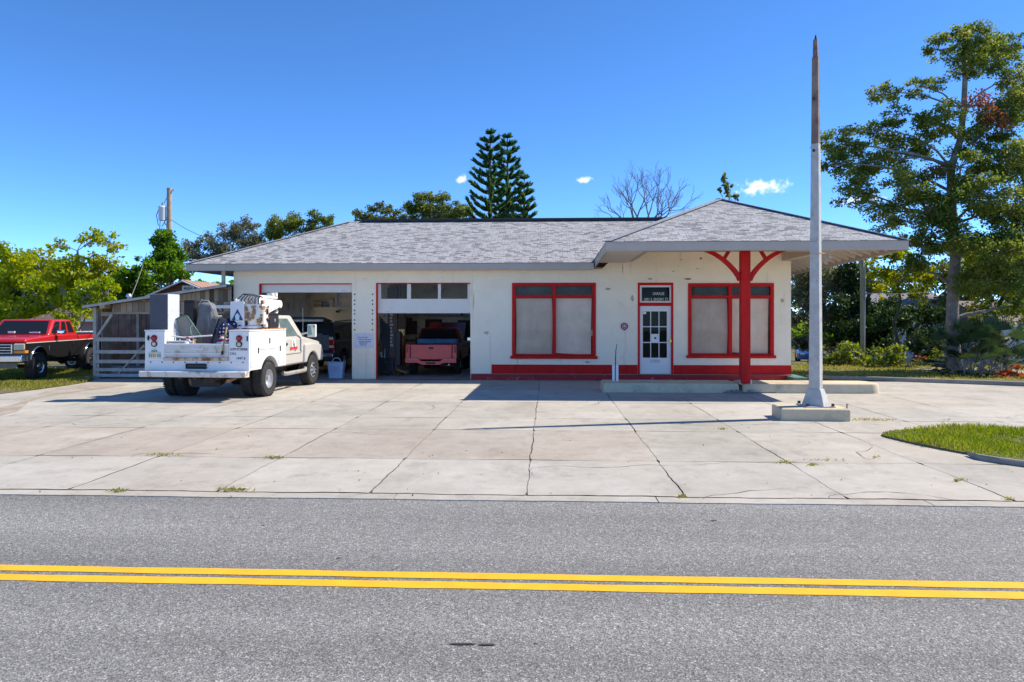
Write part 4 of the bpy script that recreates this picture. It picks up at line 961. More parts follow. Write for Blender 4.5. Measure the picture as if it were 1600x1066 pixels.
q = MB(); q.box((PX(165,ysd+1.3), ysd+1.3, 0), (PX(330,ysd+1.3), ysd+1.36, PZ(200,572,ysd+1.3))); q.build('low_panel', mat('grey sheet panel', (.30,.31,.33), .8, var=.25, vs=2), sh)
gt = thing('slat_gate', 'grey horizontal slat gate with a diagonal brace across the shed opening', 'gate', (PX(190, ysd), ysd-.1, 0))
x0, x1 = PX(151.6, ysd), PX(262, ysd)
q = MB()
for v0, v1 in ((527.5,533.5), (547,552.5), (562,567.5), (575,580), (584,589)): q.box((x0, ysd-.1, PZ(195,v1,ysd)), (x1, ysd-.065, PZ(195,v0,ysd)))
q.each('rail', M['greywood'], gt, bevel=.006)
q = MB(); q.bar((PX(185,ysd),ysd-.045,.1),(PX(228,ysd),ysd-.045,PZ(228,539,ysd)),.035,.14,up=(0,1,0)); q.build('brace', M['greywood'], gt)
q = MB(); q.box((x0+.02,ysd-.06,.05),(x0+.1,ysd-.03,PZ(160,528,ysd))); q.box((x1-.1,ysd-.06,.05),(x1-.02,ysd-.03,PZ(160,528,ysd))); q.each('stile', M['greywood'], gt)
vt = MB(); yv = ysd + 2.0; x = PX(201.5, yv); zb_ = zro(x)
vt.tube([(x,yv,zb_-.05),(x,yv,zb_+.36)], .055, 10); vt.lathe([(.001,.12),(.07,.10),(.10,.04),(.10,0),(.001,0)], (x,yv,zb_+.34), 'z', 14); vt.build('vent_pipe', M['steel'], sh, smooth=40)
q = MB(); q.box((PX(335,ysd-.4), ysd-.42, PZ(350,482,ysd-.4)), (PX(362,ysd-.4), ysd-.28, PZ(350,477,ysd-.4))); q.bar((PX(343,ysd-.3),ysd-.3,PZ(343,482,ysd)),(PX(346,ysd),ysd-.02,PZ(346,486,ysd)),.04,.04)
fx = q.build('shed_lamp', M['white'], bevel=.01); tag(fx, 'white strip lamp fixed to the front of the shed band beside the station wall', 'lamp')
q = MB(); rr_ = random.Random(12)
for k in range(14):
    x = PX(138+rr_.uniform(0,12), ysd-.3); y = ysd-.35+rr_.uniform(-.25,.2); s = rr_.uniform(.04,.12); q.box((x-s,y-s*.8,0),(x+s,y+s*.8,s*1.1), rot=Matrix.Rotation(rr_.uniform(0,3),3,'Z'))
tag(q.build('rubble', M['kerb'], bevel=.015), 'small heap of grey rubble at the foot of the shed corner post', 'rubble')
# ------------------------------------------------------------------ vehicles (local axes: x forward, y to the vehicle's left, z up; origin under the rear axle)
def paint(name, col, dirt=None, var=.03, coat=.7, rough=.35):
    return mat(name, col, rough, var=var, vs=2.5, coat=coat, dirt=dirt)
P_red = paint('red car paint', (.52,.012,.016)); P_blk = paint('black car paint', (.012,.012,.013))
P_fred = paint('faded red paint on car', (.78,.085,.085), var=.15, coat=.35, rough=.35); P_dred = paint('dark red car paint', (.17,.015,.018), coat=.4)
P_navy = paint('dark navy car paint', (.012,.014,.022)); P_pew = paint('pewter car paint', (.55,.51,.45), dirt=((.36,.30,.23), 4, .66, .2), coat=.5)
P_swhite = paint('service body white', (.80,.79,.77), dirt=((.55,.47,.38), 3.0, .66, .2), coat=.35)
P_rustwhite = paint('rusty white enamel', (.78,.74,.66), dirt=((.20,.075,.03), 7, .57, .07), coat=.1, rough=.5)
P_rusty = paint('white enamel with rust stains', (.66,.62,.56), dirt=((.30,.14,.06), 3.4, .52, .16), coat=.2, rough=.5)
P_blue = paint('blue car paint', (.015,.09,.32))
M['alu'] = mat('cast alloy', (.62,.62,.62), .3, metal=.85, var=.1, vs=10)

def wheel(par, c, side, r, w_, rr, rimm, holes=8, name='wheel', dish=.06):
    y = lambda a: side * a
    t = MB(); pr = [(rr, -w_/2), (r*.9, -w_/2), (r-.012, -w_/2+.03), (r, -w_/2+.06), (r, w_/2-.06), (r-.012, w_/2-.03), (r*.9, w_/2), (rr+.01, w_/2), (rr, w_/2-.03)]
    t.lathe([(a, y(b)) for a, b in pr], c, 'y', 32, closed=True)
    n = 44
    for k in range(n):   # tread blocks
        a = 2*math.pi*k/n; ca, sa = math.cos(a), math.sin(a)
        for s in (-1, 1):
            yy = s*(w_/2-.055); p = Vector(c) + Vector((ca*(r+.003), yy, sa*(r+.003))); tx = Vector((-sa, 0, ca))*.017; ny = Vector((0,.045,0)); nr = Vector((ca,0,sa))*.009
            vs = [p-tx-ny-nr, p+tx-ny-nr, p+tx+ny-nr, p-tx+ny-nr, p-tx-ny+nr, p+tx-ny+nr, p+tx+ny+nr, p-tx+ny+nr]
            t.add(vs, [(4,5,6,7),(0,1,5,4),(1,2,6,5),(2,3,7,6),(3,0,4,7)])
    tyre = t.build(name, M['rubber'], par, smooth=35, local=True)
    q = MB(); q.lathe([(rr+.005, y(-w_/2+.03)), (rr, y(w_/2-.012)), (rr-.022, y(w_/2-.012)), (rr-.04, y(w_/2-.03-dish*.3)), (rr*.62, y(w_/2-.03-dish)), (rr*.36, y(w_/2-.04-dish*.5)), (rr*.33, y(w_/2-.01)), (rr*.2, y(w_/2+.004)), (.001, y(w_/2+.006))], c, 'y', 32)
    if holes:
        for k in range(holes):
            a = 2*math.pi*(k+.5)/holes; rad = rr*.64; p = Vector(c)+Vector((rad*math.cos(a), y(w_/2-.028-dish*.95), rad*math.sin(a)))
            q.lathe([(.001, y(.012)), (rr*.125, y(.012)), (rr*.14, y(-.02))], p, 'y', 10, mi=1)
    q.build('rim', [rimm, M['black']], tyre, smooth=35, local=True)
    return tyre

def arc(cx, cz, r, zb, n=12):
    """Wheel-arch outline from rear to front, cut into a bottom edge at height zb."""
    a = math.asin(max(-1, min(1, (zb-cz)/r))); return [(cx + r*math.cos(math.pi - a + (2*a-math.pi)*k/n), cz + r*math.sin(math.pi - a + (2*a-math.pi)*k/n)) for k in range(n+1)]
def side_outline(x0, x1, zb, top, arches=()):
    pts = [(x0, zb)]
    for cx, cz, r in arches: pts += arc(cx, cz, r, zb)
    return pts + [(x1, zb)] + list(top)
def shell(mb, outline, hw, mi=0): mb.prism(outline, 'y', -hw, hw, mi)

class House:
    """Glazed upper part: a frustum between belt and roof, with panes set just proud of its faces."""
    def __init__(s, x0b, x1b, x0t, x1t, wb, wt, z0, z1):
        b = [Vector(p) for p in ((x0b,-wb,z0),(x1b,-wb,z0),(x1b,wb,z0),(x0b,wb,z0))]; t = [Vector(p) for p in ((x0t,-wt,z1),(x1t,-wt,z1),(x1t,wt,z1),(x0t,wt,z1))]
        s.b, s.t = b, t; s.q = {'right': (b[0],b[1],t[1],t[0]), 'front': (b[1],b[2],t[2],t[1]), 'left': (b[2],b[3],t[3],t[2]), 'rear': (b[3],b[0],t[0],t[3])}
    def solid(s, par, m, bevel=.05, name='cab'):
        q = MB(); q.add(s.b + s.t, [(0,3,2,1),(4,5,6,7),(0,1,5,4),(1,2,6,5),(2,3,7,6),(3,0,4,7)]); return q.build(name, m, par, bevel=bevel, seg=3, smooth=35, local=True)
    def pane(s, par, face, st, m, off=.006, name='window'):
        a, b, c, d = s.q[face]; n = (b-a).cross(d-a).normalized()
        P_ = lambda u, v: (a*(1-u)+b*u)*(1-v) + (d*(1-u)+c*u)*v
        front = [P_(u,v)+n*off for u, v in st]; back = [P_(u,v)-n*.03 for u, v in st]; k = len(st)
        q = MB(); q.add(front+back, [tuple(range(k))] + [(i,(i+1)%k,(i+1)%k+k,i+k) for i in range(k)]); return q.build(name, m, par, bevel=.004, local=True)

# ---- the white utility truck
ut = thing('utility_truck', 'white utility truck with service body, folded crane and pewter cab parked before the left bay', 'truck', (-8.27, 18.1, 0), R(90-2.9))
W2 = 1.30; xr0, xs1 = -1.15, .98; zt_, zb_ = 1.65, .72
body = MB()
outl = side_outline(xr0, xs1, zb_, [(xs1, zt_), (xr0, zt_)], [(0.0, .46, .56)])
for s in (-1, 1): body.prism(outl, 'y', *sorted((s*W2, s*.80)))
sb = body.each('service_box', P_swhite, ut, bevel=.012, local=True)[0]
q = MB(); q.box((xr0+.05,-.80,.93),(xs1,.80,.99)); q.box((xs1-.05,-.80,.99),(xs1-.003,.80,1.6)); q.build('bed_floor', mat('scuffed bed', (.22,.21,.20), .7, var=.3), ut, local=True)
# right-hand lids and doors with seams and black latches
dm = P_swhite
for s in (-1, 1):
    for (a, b, c, d) in ((xr0+.06, -.60, .80, 1.57), (-.57, .46, 1.20, 1.57), (.49, xs1-.03, .80, 1.57)):
        q = MB(); q.box((a, *( (-W2-.016,) if s<0 else (W2-.004,)), c), (b, *((-W2+.004,) if s<0 else (W2+.016,)), d)); dd = q.build('compartment_door', dm, ut, bevel=.006, local=True)
        q = MB(); xh = (a+b)/2 if b-a > .6 else (a+.09 if a > 0 else b-.09); zh = 1.40 if b-a > .6 else 1.18
        q.box((xh-.035, s*(W2+.016)-.006, zh-.07), (xh+.035, s*(W2+.016)+.012, zh+.07)); q.box((xh-.02, s*(W2+.02)-.006, zh-.04), (xh+.02, s*(W2+.026)+.012, zh+.02)); q.build('latch', M['black'], dd, bevel=.005, local=True)
q = MB()
for s in (-1, 1): q.box((xr0-.01, min(s*1.315,s*.79), zt_+.001), (xs1, max(s*1.315,s*.79), zt_+.035))
q.each('box_lid', P_rustwhite, ut, bevel=.008, local=True)
q = MB(); q.box((-.45,-1.31,zt_+.036),(xs1,-.80,zt_+.06)); q.build('crane_deck', mat('rust orange deck', (.42,.17,.07), .8, var=.35, vs=5), ut, local=True)
# tailgate, rust ledge, lower panel and bumper step
q = MB(); q.box((xr0-.012,-.795,.99),(xr0+.04,.795,1.34)); tg_ = q.build('tailgate', P_rusty, ut, bevel=.012, local=True)
q = MB(); q.box((xr0-.02,-.80,1.325),(xr0+.05,.80,1.36)); q.box((xr0-.018,-.18,1.22),(xr0-.010,.14,1.245)); q.box((xr0-.03,-.795,1.12),(xr0-.01,.795,1.14)); q.each('tailgate_rib', P_swhite, tg_, bevel=.006, local=True)
q = MB(); q.box((xr0-.06,-.80,.955),(xr0+.04,.80,1.03)); q.build('rust_ledge', paint('rust streaked ledge', (.62,.52,.42), dirt=((.30,.10,.03), 3.5, .46, .12), coat=0, rough=.8), ut, bevel=.01, local=True)
q = MB(); q.box((xr0-.006,-W2,.70),(xr0+.05,W2,.953)); lp = q.build('rear_panel', P_swhite, ut, bevel=.006, local=True)
q = MB()
for k in range(9): q.lathe([(.001,xr0-.016),(.016,xr0-.014),(.018,xr0-.004)], (0, -1.15+2.3*k/8, .915), 'x', 8)
q.each('bolt', M['black'], lp, local=True)
q = MB(); q.tube([(xr0-.03,-.25,.78),(xr0-.03,-.25,.87),(xr0-.03,.25,.87),(xr0-.03,.25,.78),(xr0-.03,-.25,.78)], .02, 8); q.box((xr0-.02,-.25,.79),(xr0-.008,.25,.86)); q.build('step_handle', M['blackmetal'], lp, local=True)
bump = MB(); bump.prism([(xr0-.005,.57),(xr0-.22,.575),(xr0-.235,.60),(xr0-.235,.69),(xr0-.215,.715),(xr0-.005,.72)], 'y', -W2-.01, W2+.01); bp_ = bump.build('bumper_step', P_rusty, ut, bevel=.012, local=True)
# rear lights
for s in (-1, 1):
    yc = s*1.06
    for z, m_, nm in ((1.49, M['lens_red'], 'tail_light'), (1.35, M['lens_clear'], 'reverse_light')):
        q = MB(); q.lathe([(.072,xr0-.003),(.072,xr0-.028),(.058,xr0-.034),(.054,xr0-.018)], (0,yc,z), 'x', 24, mi=1); q.lathe([(.056,xr0-.016),(.045,xr0-.036),(.022,xr0-.043),(.001,xr0-.045)], (0,yc,z), 'x', 24); q.build(nm, [m_, M['black'] if nm != 'tail_light' else M['maroon']], ut, smooth=40, local=True)
q = MB(); q.box((xr0-.02,1.19,1.43),(xr0-.004,1.225,1.55)); q.box((xr0-.02,1.13,1.48),(xr0-.004,1.25,1.50)); q.box((xr0-.02,-1.27,1.42),(xr0-.004,-1.245,1.54)); q.build('door_hinge', M['black'], ut, local=True)
# licence plate and lettering
q = MB(); q.box((xr0-.014,.90,1.00),(xr0-.004,1.21,1.15)); pl_ = q.build('licence_plate', mat('pale plate', (.62,.66,.58), .5, var=.05), ut, bevel=.004, local=True)
q = MB(); q.lathe([(.001,xr0-.02),(.042,xr0-.018),(.042,xr0-.013)], (0,1.055,1.075), 'x', 12); q.build('plate_emblem', M['lens_amber'], pl_, local=True)
q = MB(); 
for k in range(6): 
    yq = 1.195 - k*.05 - (.06 if k > 2 else 0); q.box((xr0-.018,yq-.035,1.035),(xr0-.013,yq-.005,1.115)) if k < 5 else None
q.box((xr0-.05,1.0,1.16),(xr0-.004,1.11,1.20)); q.build('plate_number', mat('plate green', (.20,.30,.22), .6, var=.2), pl_, local=True)
rz = (R(90), 0, R(-90))
text_obj('lettering', "HOW'S MY DRIVING", .085, M['ink'], sb, (xr0-.004, -1.05, 1.20), rz, local=True, sx=.55)
text_obj('lettering', "CALL", .085, M['ink'], sb, (xr0-.004, -.91, 1.10), rz, local=True, sx=.8)
text_obj('lettering', "UNIT #", .085, M['ink'], sb, (xr0-.004, -1.10, .99), rz, local=True, sx=.8)
# chassis below
q = MB()
for s in (-1, 1): q.box((-1.1, s*.45-.05, .50), (3.6, s*.45+.05, .70))
q.cyl((0,-1.0,.46),(0,1.0,.46),.07,n=10); q.lathe([(.001,-.22),(.16,-.15),(.21,0),(.16,.15),(.001,.22)], (0,.05,.46), 'x', 14); q.cyl((.2,0,.46),(3,0,.55),.05,n=8)
q.box((-1.0,-.35,.42),(-.85,-.1,.62)); q.bar((-1.25,.0,.54),(-.7,.0,.54),.08,.08)
q.build('chassis', mat('rusty chassis', (.07,.05,.04), .9, var=.5, vs=6), ut, local=True)
q = MB(); q.box((-.85,-.42,.30),(-.83,.30,.60)); q.build('mud_flap', M['black'], ut, local=True)
q = MB(); q.tube([(1.2,-.6,.42),(-.4,-.62,.50),(-.75,-.66,.48),(-1.0,-.7,.46)], .045, 10); q.build('exhaust', mat('rust pipe', (.30,.15,.09), .8, var=.4), ut, local=True)
RT = .445
for s in (-1, 1):
    wheel(ut, (0, s*1.16, RT), s, RT, .26, .235, M['steel'], 6, dish=.13); wheel(ut, (0, s*.86, RT), s, RT, .26, .235, M['steel'], 0, dish=.02)
    wheel(ut, (3.18, s*1.08, RT), s, RT, .27, .235, M['alu'], 8, dish=-.04)
# cab
WB = 1.16; zc0, zbelt, zroof = .66, 1.42, 1.93
q = MB(); shell(q, side_outline(1.02, 4.02, zc0, [(4.06,.80),(4.07,1.05),(4.02,1.20),(3.85,1.27),(2.68,1.43),(1.02,zbelt)], [(3.18,.47,.56)]), WB-.03); cabb = q.build('cab_body', P_pew, ut, bevel=.07, seg=4, smooth=40, local=True)
q = MB()
for s in (-1, 1):   # bulged front wings
    o = side_outline(2.56, 4.0, zc0+.02, [(4.01,1.0),(3.86,1.17),(3.2,1.24),(2.62,1.22)], [(3.18,.47,.50)]); q.prism(o, 'y', *sorted((s*(WB-.10), s*(WB+.045))))
q.each('wing', P_pew, ut, bevel=.045, seg=3, smooth=40, local=True)
hs_ = House(1.04, 2.80, 1.14, 2.22, WB-.08, .92, zbelt-.03, 2.04); cb = hs_.solid(ut, P_pew, .06)
for f_, a in (('right', ((.18,.10),(.80,.10),(.66,.86),(.14,.86))), ('left', ((.20,.10),(.82,.10),(.86,.86),(.34,.86)))): hs_.pane(cb, f_, a, M['glassg'])
hs_.pane(cb, 'rear', ((.08,.12),(.92,.12),(.92,.86),(.08,.86)), M['glass']); hs_.pane(cb, 'front', ((.05,.06),(.95,.06),(.95,.93),(.05,.93)), M['glass'], name='windscreen')
q = MB()
for s in (-1, 1):
    q.box((1.10, s*(WB-.02)-.012, zc0+.05), (2.42, s*(WB-.02)+.012, zbelt-.03))
dr_ = q.each('door', P_pew, ut, bevel=.012, local=True)[0]
q = MB()
for s in (-1, 1): q.box((1.12, s*(WB+.005)-.012, .99),(2.42, s*(WB+.005)+.012, 1.03)); q.box((1.10, s*(WB-.006)-.006, zc0+.03),(1.108, s*(WB-.006)+.0062, zbelt-.02))
q.each('door_trim', P_pew, ut, local=True)
q = MB()
for s in (-1, 1): q.box((1.22, s*(WB+.0)-.02, 1.22),(1.40, s*(WB+.0)+.02, 1.29))
q.each('handle', M['black'], ut, bevel=.01, local=True)
q = MB()
yl_ = -(WB-.006); q.box((1.72,yl_-.008,1.08),(1.98,yl_-.005,1.36)); q.build('door_badge', mat('white door badge', (.8,.8,.8), .6, var=0), dr_, local=True)
q = MB(); q.box((1.60,yl_-.012,1.09),(2.10,yl_-.0085,1.17)); q.build('door_badge_stripe', mat('red door badge', (.6,.05,.04), .6, var=0), dr_, local=True)
q = MB(); q.lathe([(.001,-.016),(.05,-.014),(.05,-.009)], (1.85,yl_,1.23), 'y', 14); q.bar((1.80,yl_-.011,1.34),(1.95,yl_-.011,1.05),.03,.006,up=(0,1,0)); q.build('door_badge_figure', M['ink'], dr_, local=True)
q = MB()
for s in (-1, 1): q.tube([(1.05,s*(WB+.02),.50),(1.15,s*(WB+.06),.47),(2.5,s*(WB+.06),.47),(2.62,s*(WB+.02),.52)], .055, 10)
q.each('running_board', mat('dull metal step', (.40,.37,.33), .5, metal=.4, var=.2), ut, smooth=50, local=True)
for s in (-1, 1):
    q = MB(); q.box((2.42, min(s*(WB+.16),s*(WB+.40)), 1.42),(2.53, max(s*(WB+.16),s*(WB+.40)), 1.78)); q.bar((2.48,s*(WB-.05),1.50),(2.48,s*(WB+.18),1.55),.04,.05); mr_ = q.build('mirror', mat('white mirror shell', (.72,.71,.68), .4, var=.05), ut, bevel=.03, local=True)
    q = MB(); q.face([(2.416, s*(WB+.18), 1.45),(2.416, s*(WB+.38), 1.45),(2.416, s*(WB+.38), 1.75),(2.416, s*(WB+.18), 1.75)]); q.build('mirror_glass', mat('mirror glass', (.45,.60,.62), .08, metal=.8, var=.05), mr_, local=True)
q = MB(); q.tube([(2.9,-1.0,1.33),(2.9,-1.0,2.25)], [.008,.004], 6); q.build('aerial', M['steel'], ut, local=True)
q = MB(); q.box((4.0,-.95,.55),(4.14,.95,.80)); q.build('front_bumper', M['chrome'], ut, bevel=.03, local=True)
q = MB(); q.box((4.05,-.8,.84),(4.09,.8,1.12)); q.build('grille', M['black'], ut, local=True)
for s in (-1, 1): q = MB(); q.box((4.03,s*.95-.13,.88),(4.085,s*.95+.13,1.12)); q.build('headlight', M['lens_clear'], ut, bevel=.02, local=True)
# crane on the right-hand box
zk = zt_ + .06
q = MB(); q.lathe([(.20,zk),(.20,zk+.06),(.15,zk+.08),(.15,zk+.24),(.001,zk+.24)], (.12,-1.02,0), 'z', 18); q.box((-.02,-1.25,zk+.20),(.34,-.80,zk+.62)); q.box((-.04,-.80,zk+.04),(.20,-.60,zk+.66)); q.cyl((.05,-1.28,zk+.10),(.05,-1.28,zk+.46),.07,n=14); q.cyl((.16,-1.30,zk+.02),(.16,-1.30,zk+.34),.055,n=12)
cr_ = q.build('crane', P_rustwhite, ut, bevel=.014, local=True)
cr_.location = (-.42, 0, 0)
q = MB(); q.prism([(-.05,zk+.02),(-.05,zk+.70),(.02,zk+.74),(.10,zk+.70),(.12,zk+.02)], 'y', -.66, -.60)
q.box((-.075,-.86,zk+.06),(-.042,-.50,zk+.66)); q.build('crane_side_plate', mat('white plate', (.72,.72,.74), .5, var=.06), cr_, bevel=.01, local=True)
q = MB(); q.prism([(-.84,zk+.20),(-.54,zk+.20),(-.69,zk+.48)], 'x', -.082, -.077); q.build('warning_triangle', mat('navy triangle', (.03,.06,.14), .6, var=0), cr_, local=True)
q = MB(); q.box((-.088,-.74,zk+.21),(-.083,-.64,zk+.30)); q.prism([(-.76,zk+.30),(-.62,zk+.30),(-.69,zk+.38)], 'x', -.088, -.083); q.build('warning_mark', mat('pale mark', (.6,.72,.8), .6, var=0), cr_, local=True)
q = MB(); q.box((-.081,-.80,zk+.09),(-.077,-.52,zk+.15)); q.build('warning_strip', mat('pale stripe', (.62,.60,.40), .6, var=.2, vs=30), cr_, local=True)
boom = MB(); boom.prism([(.05,zk+.34),(.35,zk+.30),(1.38,zk+.55),(1.46,zk+.62),(1.44,zk+.72),(.10,zk+.76)], 'y', -1.16, -.92); boom.box((.3,-1.10,zk+.762),(1.35,-.98,zk+.83)); bm_ = boom.build('boom', mat('white boom', (.80,.79,.76), .45, var=.04, dirt=((.4,.25,.12),5,.68,.1)), cr_, bevel=.014, local=True)
q = MB(); q.lathe([(.001,-1.18),(.10,-1.17),(.10,-.91),(.001,-.90)], (1.38,0,zk+.62), 'y', 16); q.box((.98,-1.12,zk+.83),(1.10,-.96,zk+.90)); q.box((1.18,-1.12,zk+.83),(1.30,-.96,zk+.92)); q.tube([(1.38,-1.04,zk+.56),(1.44,-1.04,zk+.42),(1.36,-1.04,zk+.34),(1.32,-1.04,zk+.42)], .03, 8); q.build('boom_tip', P_rustwhite, bm_, bevel=.008, smooth=35, local=True)
q = MB()
rr_ = random.Random(6)
for k in range(7):
    a = rr_.uniform(-.1,.1); q.tube([(-.02,-1.2+.09*k,zk+.60),(.0,-1.2+.09*k,zk+.72),(.14,-1.15+.07*k,zk+.79+.01*k),(.30+a*.5,-1.1+.03*k,zk+.80+.008*k),(.5,-1.08+.02*k,zk+.76)], .016, 6)
for k in range(10): 
    x, y, z = rr_.uniform(-.06,.32), -1.31+rr_.uniform(-.02,.1), zk+rr_.uniform(.1,.62); q.tube([(x,y,z),(x+.03,y-.05,z+.06),(x+rr_.uniform(-.1,.12),y-.02,z-rr_.uniform(.05,.2))], .013, 6)
q.tube([(1.40,-1.0,zk+.62),(1.52,-1.02,zk+.50),(1.55,-1.02,zk+.05),(1.48,-1.02,zk-.02)], .022, 6)
q.each('hydraulic_hose', M['black'], cr_, smooth=60, local=True)
q = MB()
for k in range(16):
    x, y, z = rr_.uniform(-.05,.33), -1.26, zk+rr_.uniform(.12,.66); s = rr_.uniform(.02,.05); q.box((x-s,y-.05,z-s),(x+s,y+.02,z+s))
    y2 = rr_.uniform(-1.25,-.85); q.box((-.06,y2-s,z-s),(.0,y2+s,z+s))
q.each('valve', mat('rusty valve', (.34,.19,.10), .7, var=.5, vs=14), cr_, bevel=.006, local=True)

# ---- things loaded on the truck (each its own thing), placed in the truck's frame
TM = Matrix.Translation(ut.location) @ Matrix.Rotation(ut.rotation_euler.z, 4, 'Z')
def on_truck(name, label, cat, x, y, z): 
    o = thing(name, label, cat, TM @ Vector((x, y, z)), ut.rotation_euler.z); return o
zl_ = zt_ + .036
o = on_truck('cabinet', 'tall dark grey cabinet with a pale side standing on the left end of the truck', 'cabinet', -.78, 1.02, zl_)
q = MB(); q.box((-.24,-.225,.0),(.26,.225,.86)); q.build('carcass', mat('pale cabinet side', (.60,.61,.64), .5, var=.08, vs=3), o, bevel=.006, local=True)
q = MB(); q.box((-.262,-.222,.004),(-.242,.222,.856)); q.build('front_panel', mat('dark grey cabinet front', (.075,.08,.10), .6, var=.12, vs=4), o, bevel=.004, local=True)
o = on_truck('cabinet', 'narrow black cabinet behind the draped grey cover, seen just right of the tall cabinet', 'cabinet', .05, .78, 1.0)
q = MB(); q.box((-.12,-.12,0),(.3,.16,1.42)); q.build('carcass', M['black'], o, bevel=.01, local=True)
q = MB(); q.box((-.135,-.10,.08),(-.121,.14,1.34)); q.build('front_panel', M['blackmetal'], o, bevel=.004, local=True)
# draped grey cover: pleated cone-like cloth over folded chairs
o = on_truck('draped_cover', 'grey cloth cover hanging in folds over tall folded furniture in the truck bed', 'cover', .0, .38, .99)
q = MB(); n = 40; rings = []
for z, rx, ry, dx in ((0,.20,.42,.0),(.35,.20,.38,.0),(.8,.17,.30,.02),(1.18,.13,.22,.03),(1.32,.11,.20,.03),(1.37,.05,.12,.03)):
    fold = .16*(1-z/1.6); rings.append([Vector((dx+rx*math.cos(2*math.pi*k/n)*(1+fold*math.sin(k*2.4)), ry*math.sin(2*math.pi*k/n)*(1+fold*math.sin(k*2.4+.6)) - (1.37-z)*.08, z)) for k in range(n)])
q.loft(rings); q.build('cloth', mat('grey cloth', (.19,.19,.195), .9, var=.15, vs=6, bump=.3, bs=14), o, smooth=70, local=True)
q = MB(); q.tube([(-.06,-.22,1.2),(-.08,-.1,1.41),(-.06,.1,1.43),(-.02,.2,1.28)], .014, 6); q.build('edge_piping', mat('pale piping', (.4,.4,.4), .8), o, local=True)
# patio chair leaning back with teal frame
o = on_truck('patio_chair', 'patio chair with a teal metal frame and grey sling leaning in the truck bed', 'chair', -.50, .50, 1.42)
fr = mat('teal metal', (.05,.14,.12), .4, var=.2, vs=8); q = MB()
Mx = Matrix.Rotation(R(-28), 4, 'X') @ Matrix.Rotation(R(-18), 4, 'Y')
T = lambda p: Mx @ Vector(p)
q.tube([T(p) for p in ((0,.26,-.05),(0,.27,.55),(0,.20,.62),(0,-.20,.62),(0,-.27,.55),(0,-.26,-.05))], .02, 8); q.tube([T(p) for p in ((0,.26,0),(-.42,.26,-.02),(-.46,.2,-.02),(-.46,-.2,-.02),(-.42,-.26,-.02),(0,-.26,0))], .018, 8)
for s in (-1, 1): q.tube([T(p) for p in ((.04,s*.27,.32),(-.25,s*.29,.30),(-.40,s*.29,.2),(-.42,s*.27,-.02))], .018, 8)
q.build('frame', fr, o, smooth=60, local=True)
q = MB(); nn = 8
vs = [T((.02+.03*math.sin(math.pi*j/nn), -.245+.49*i/6, .02+.58*j/nn)) for j in range(nn+1) for i in range(7)]
q.add(vs, [(j*7+i, j*7+i+1, (j+1)*7+i+1, (j+1)*7+i) for j in range(nn) for i in range(6)]); q.build('sling', mat('grey mesh sling', (.26,.26,.245), .8, var=.25, vs=30), o, smooth=60, local=True)
# leaning ribbed plastic slat panels
o = on_truck('stacked_shelves', 'dark ribbed plastic shelves stacked on edge and leaning in the truck bed', 'shelves', -.62, .02, 1.12)
q = MB(); Mr = Matrix.Rotation(R(17), 4, 'X')
for c in range(2):
    for k in range(5):
        y = -.13 + c*.19 - k*.032 + .06; x = -.05*c; q.add([Mr @ Vector(p) for p in ((x,y,0),(x+.03,y,0),(x+.03,y-.02,0),(x,y-.02,0),(x,y,.92-.05*c),(x+.03,y,.92-.05*c),(x+.03,y-.02,.92-.05*c),(x,y-.02,.92-.05*c))], [(0,3,2,1),(4,5,6,7),(0,1,5,4),(1,2,6,5),(2,3,7,6),(3,0,4,7)])
q.each('slat', mat('grey slat', (.15,.15,.155), .6, var=.2), o, local=True)
q = MB()
for k in range(28):
    z = .02 + k*.032; q.add([Mr @ Vector(p) for p in ((.03,-.26,z),(.04,-.26,z),(.04,.13,z),(.03,.13,z),(.03,-.26,z+.014),(.04,-.26,z+.014),(.04,.13,z+.014),(.03,.13,z+.014))], [(0,3,2,1),(4,5,6,7),(0,1,5,4),(1,2,6,5),(2,3,7,6),(3,0,4,7)])
q.build('rib', M['black'], o, local=True)
# flag-print blankets and bags
def heap(mb, c, r, seed, bump_=.18, n=26, m=14):
    rr2 = random.Random(seed); ph = [rr2.uniform(0,6.28) for _ in range(6)]; rings = []
    for j in range(m+1):
        a = math.pi*j/m; rings.append([])
        for k in range(n):
            b = 2*math.pi*k/n; f = 1 + bump_*(math.sin(3*b+ph[0]+2*a)*.5 + math.sin(5*b+ph[1]-3*a)*.3 + math.sin(7*a+ph[2]+2*b)*.35)
            rings[-1].append(Vector((c[0]+r[0]*f*math.sin(a)*math.cos(b), c[1]+r[1]*f*math.sin(a)*math.sin(b), c[2]-r[2]*f*math.cos(a))))
    mb.loft(rings)
def star_mat():
    m = mat('navy cloth with white stars', (.02,.025,.07), .9, var=0); t = m.node_tree; b = t.nodes['Principled BSDF']
    tcn = t.nodes.new('ShaderNodeTexCoord'); v = t.nodes.new('ShaderNodeTexVoronoi'); v.inputs['Scale'].default_value = 11; v.inputs['Randomness'].default_value = .25
    t.links.new(tcn.outputs['Object'], v.inputs['Vector']); l = t.nodes.new('ShaderNodeMath'); l.operation = 'LESS_THAN'; l.inputs[1].default_value = .27; t.links.new(v.outputs['Distance'], l.inputs[0])
    mx_ = t.nodes.new('ShaderNodeMix'); mx_.data_type = 'RGBA'; t.links.new(l.outputs[0], mx_.inputs['Factor']); mx_.inputs['A'].default_value = (.02,.025,.07,1); mx_.inputs['B'].default_value = (.72,.72,.75,1); t.links.new(mx_.outputs['Result'], b.inputs['Base Color']); return m
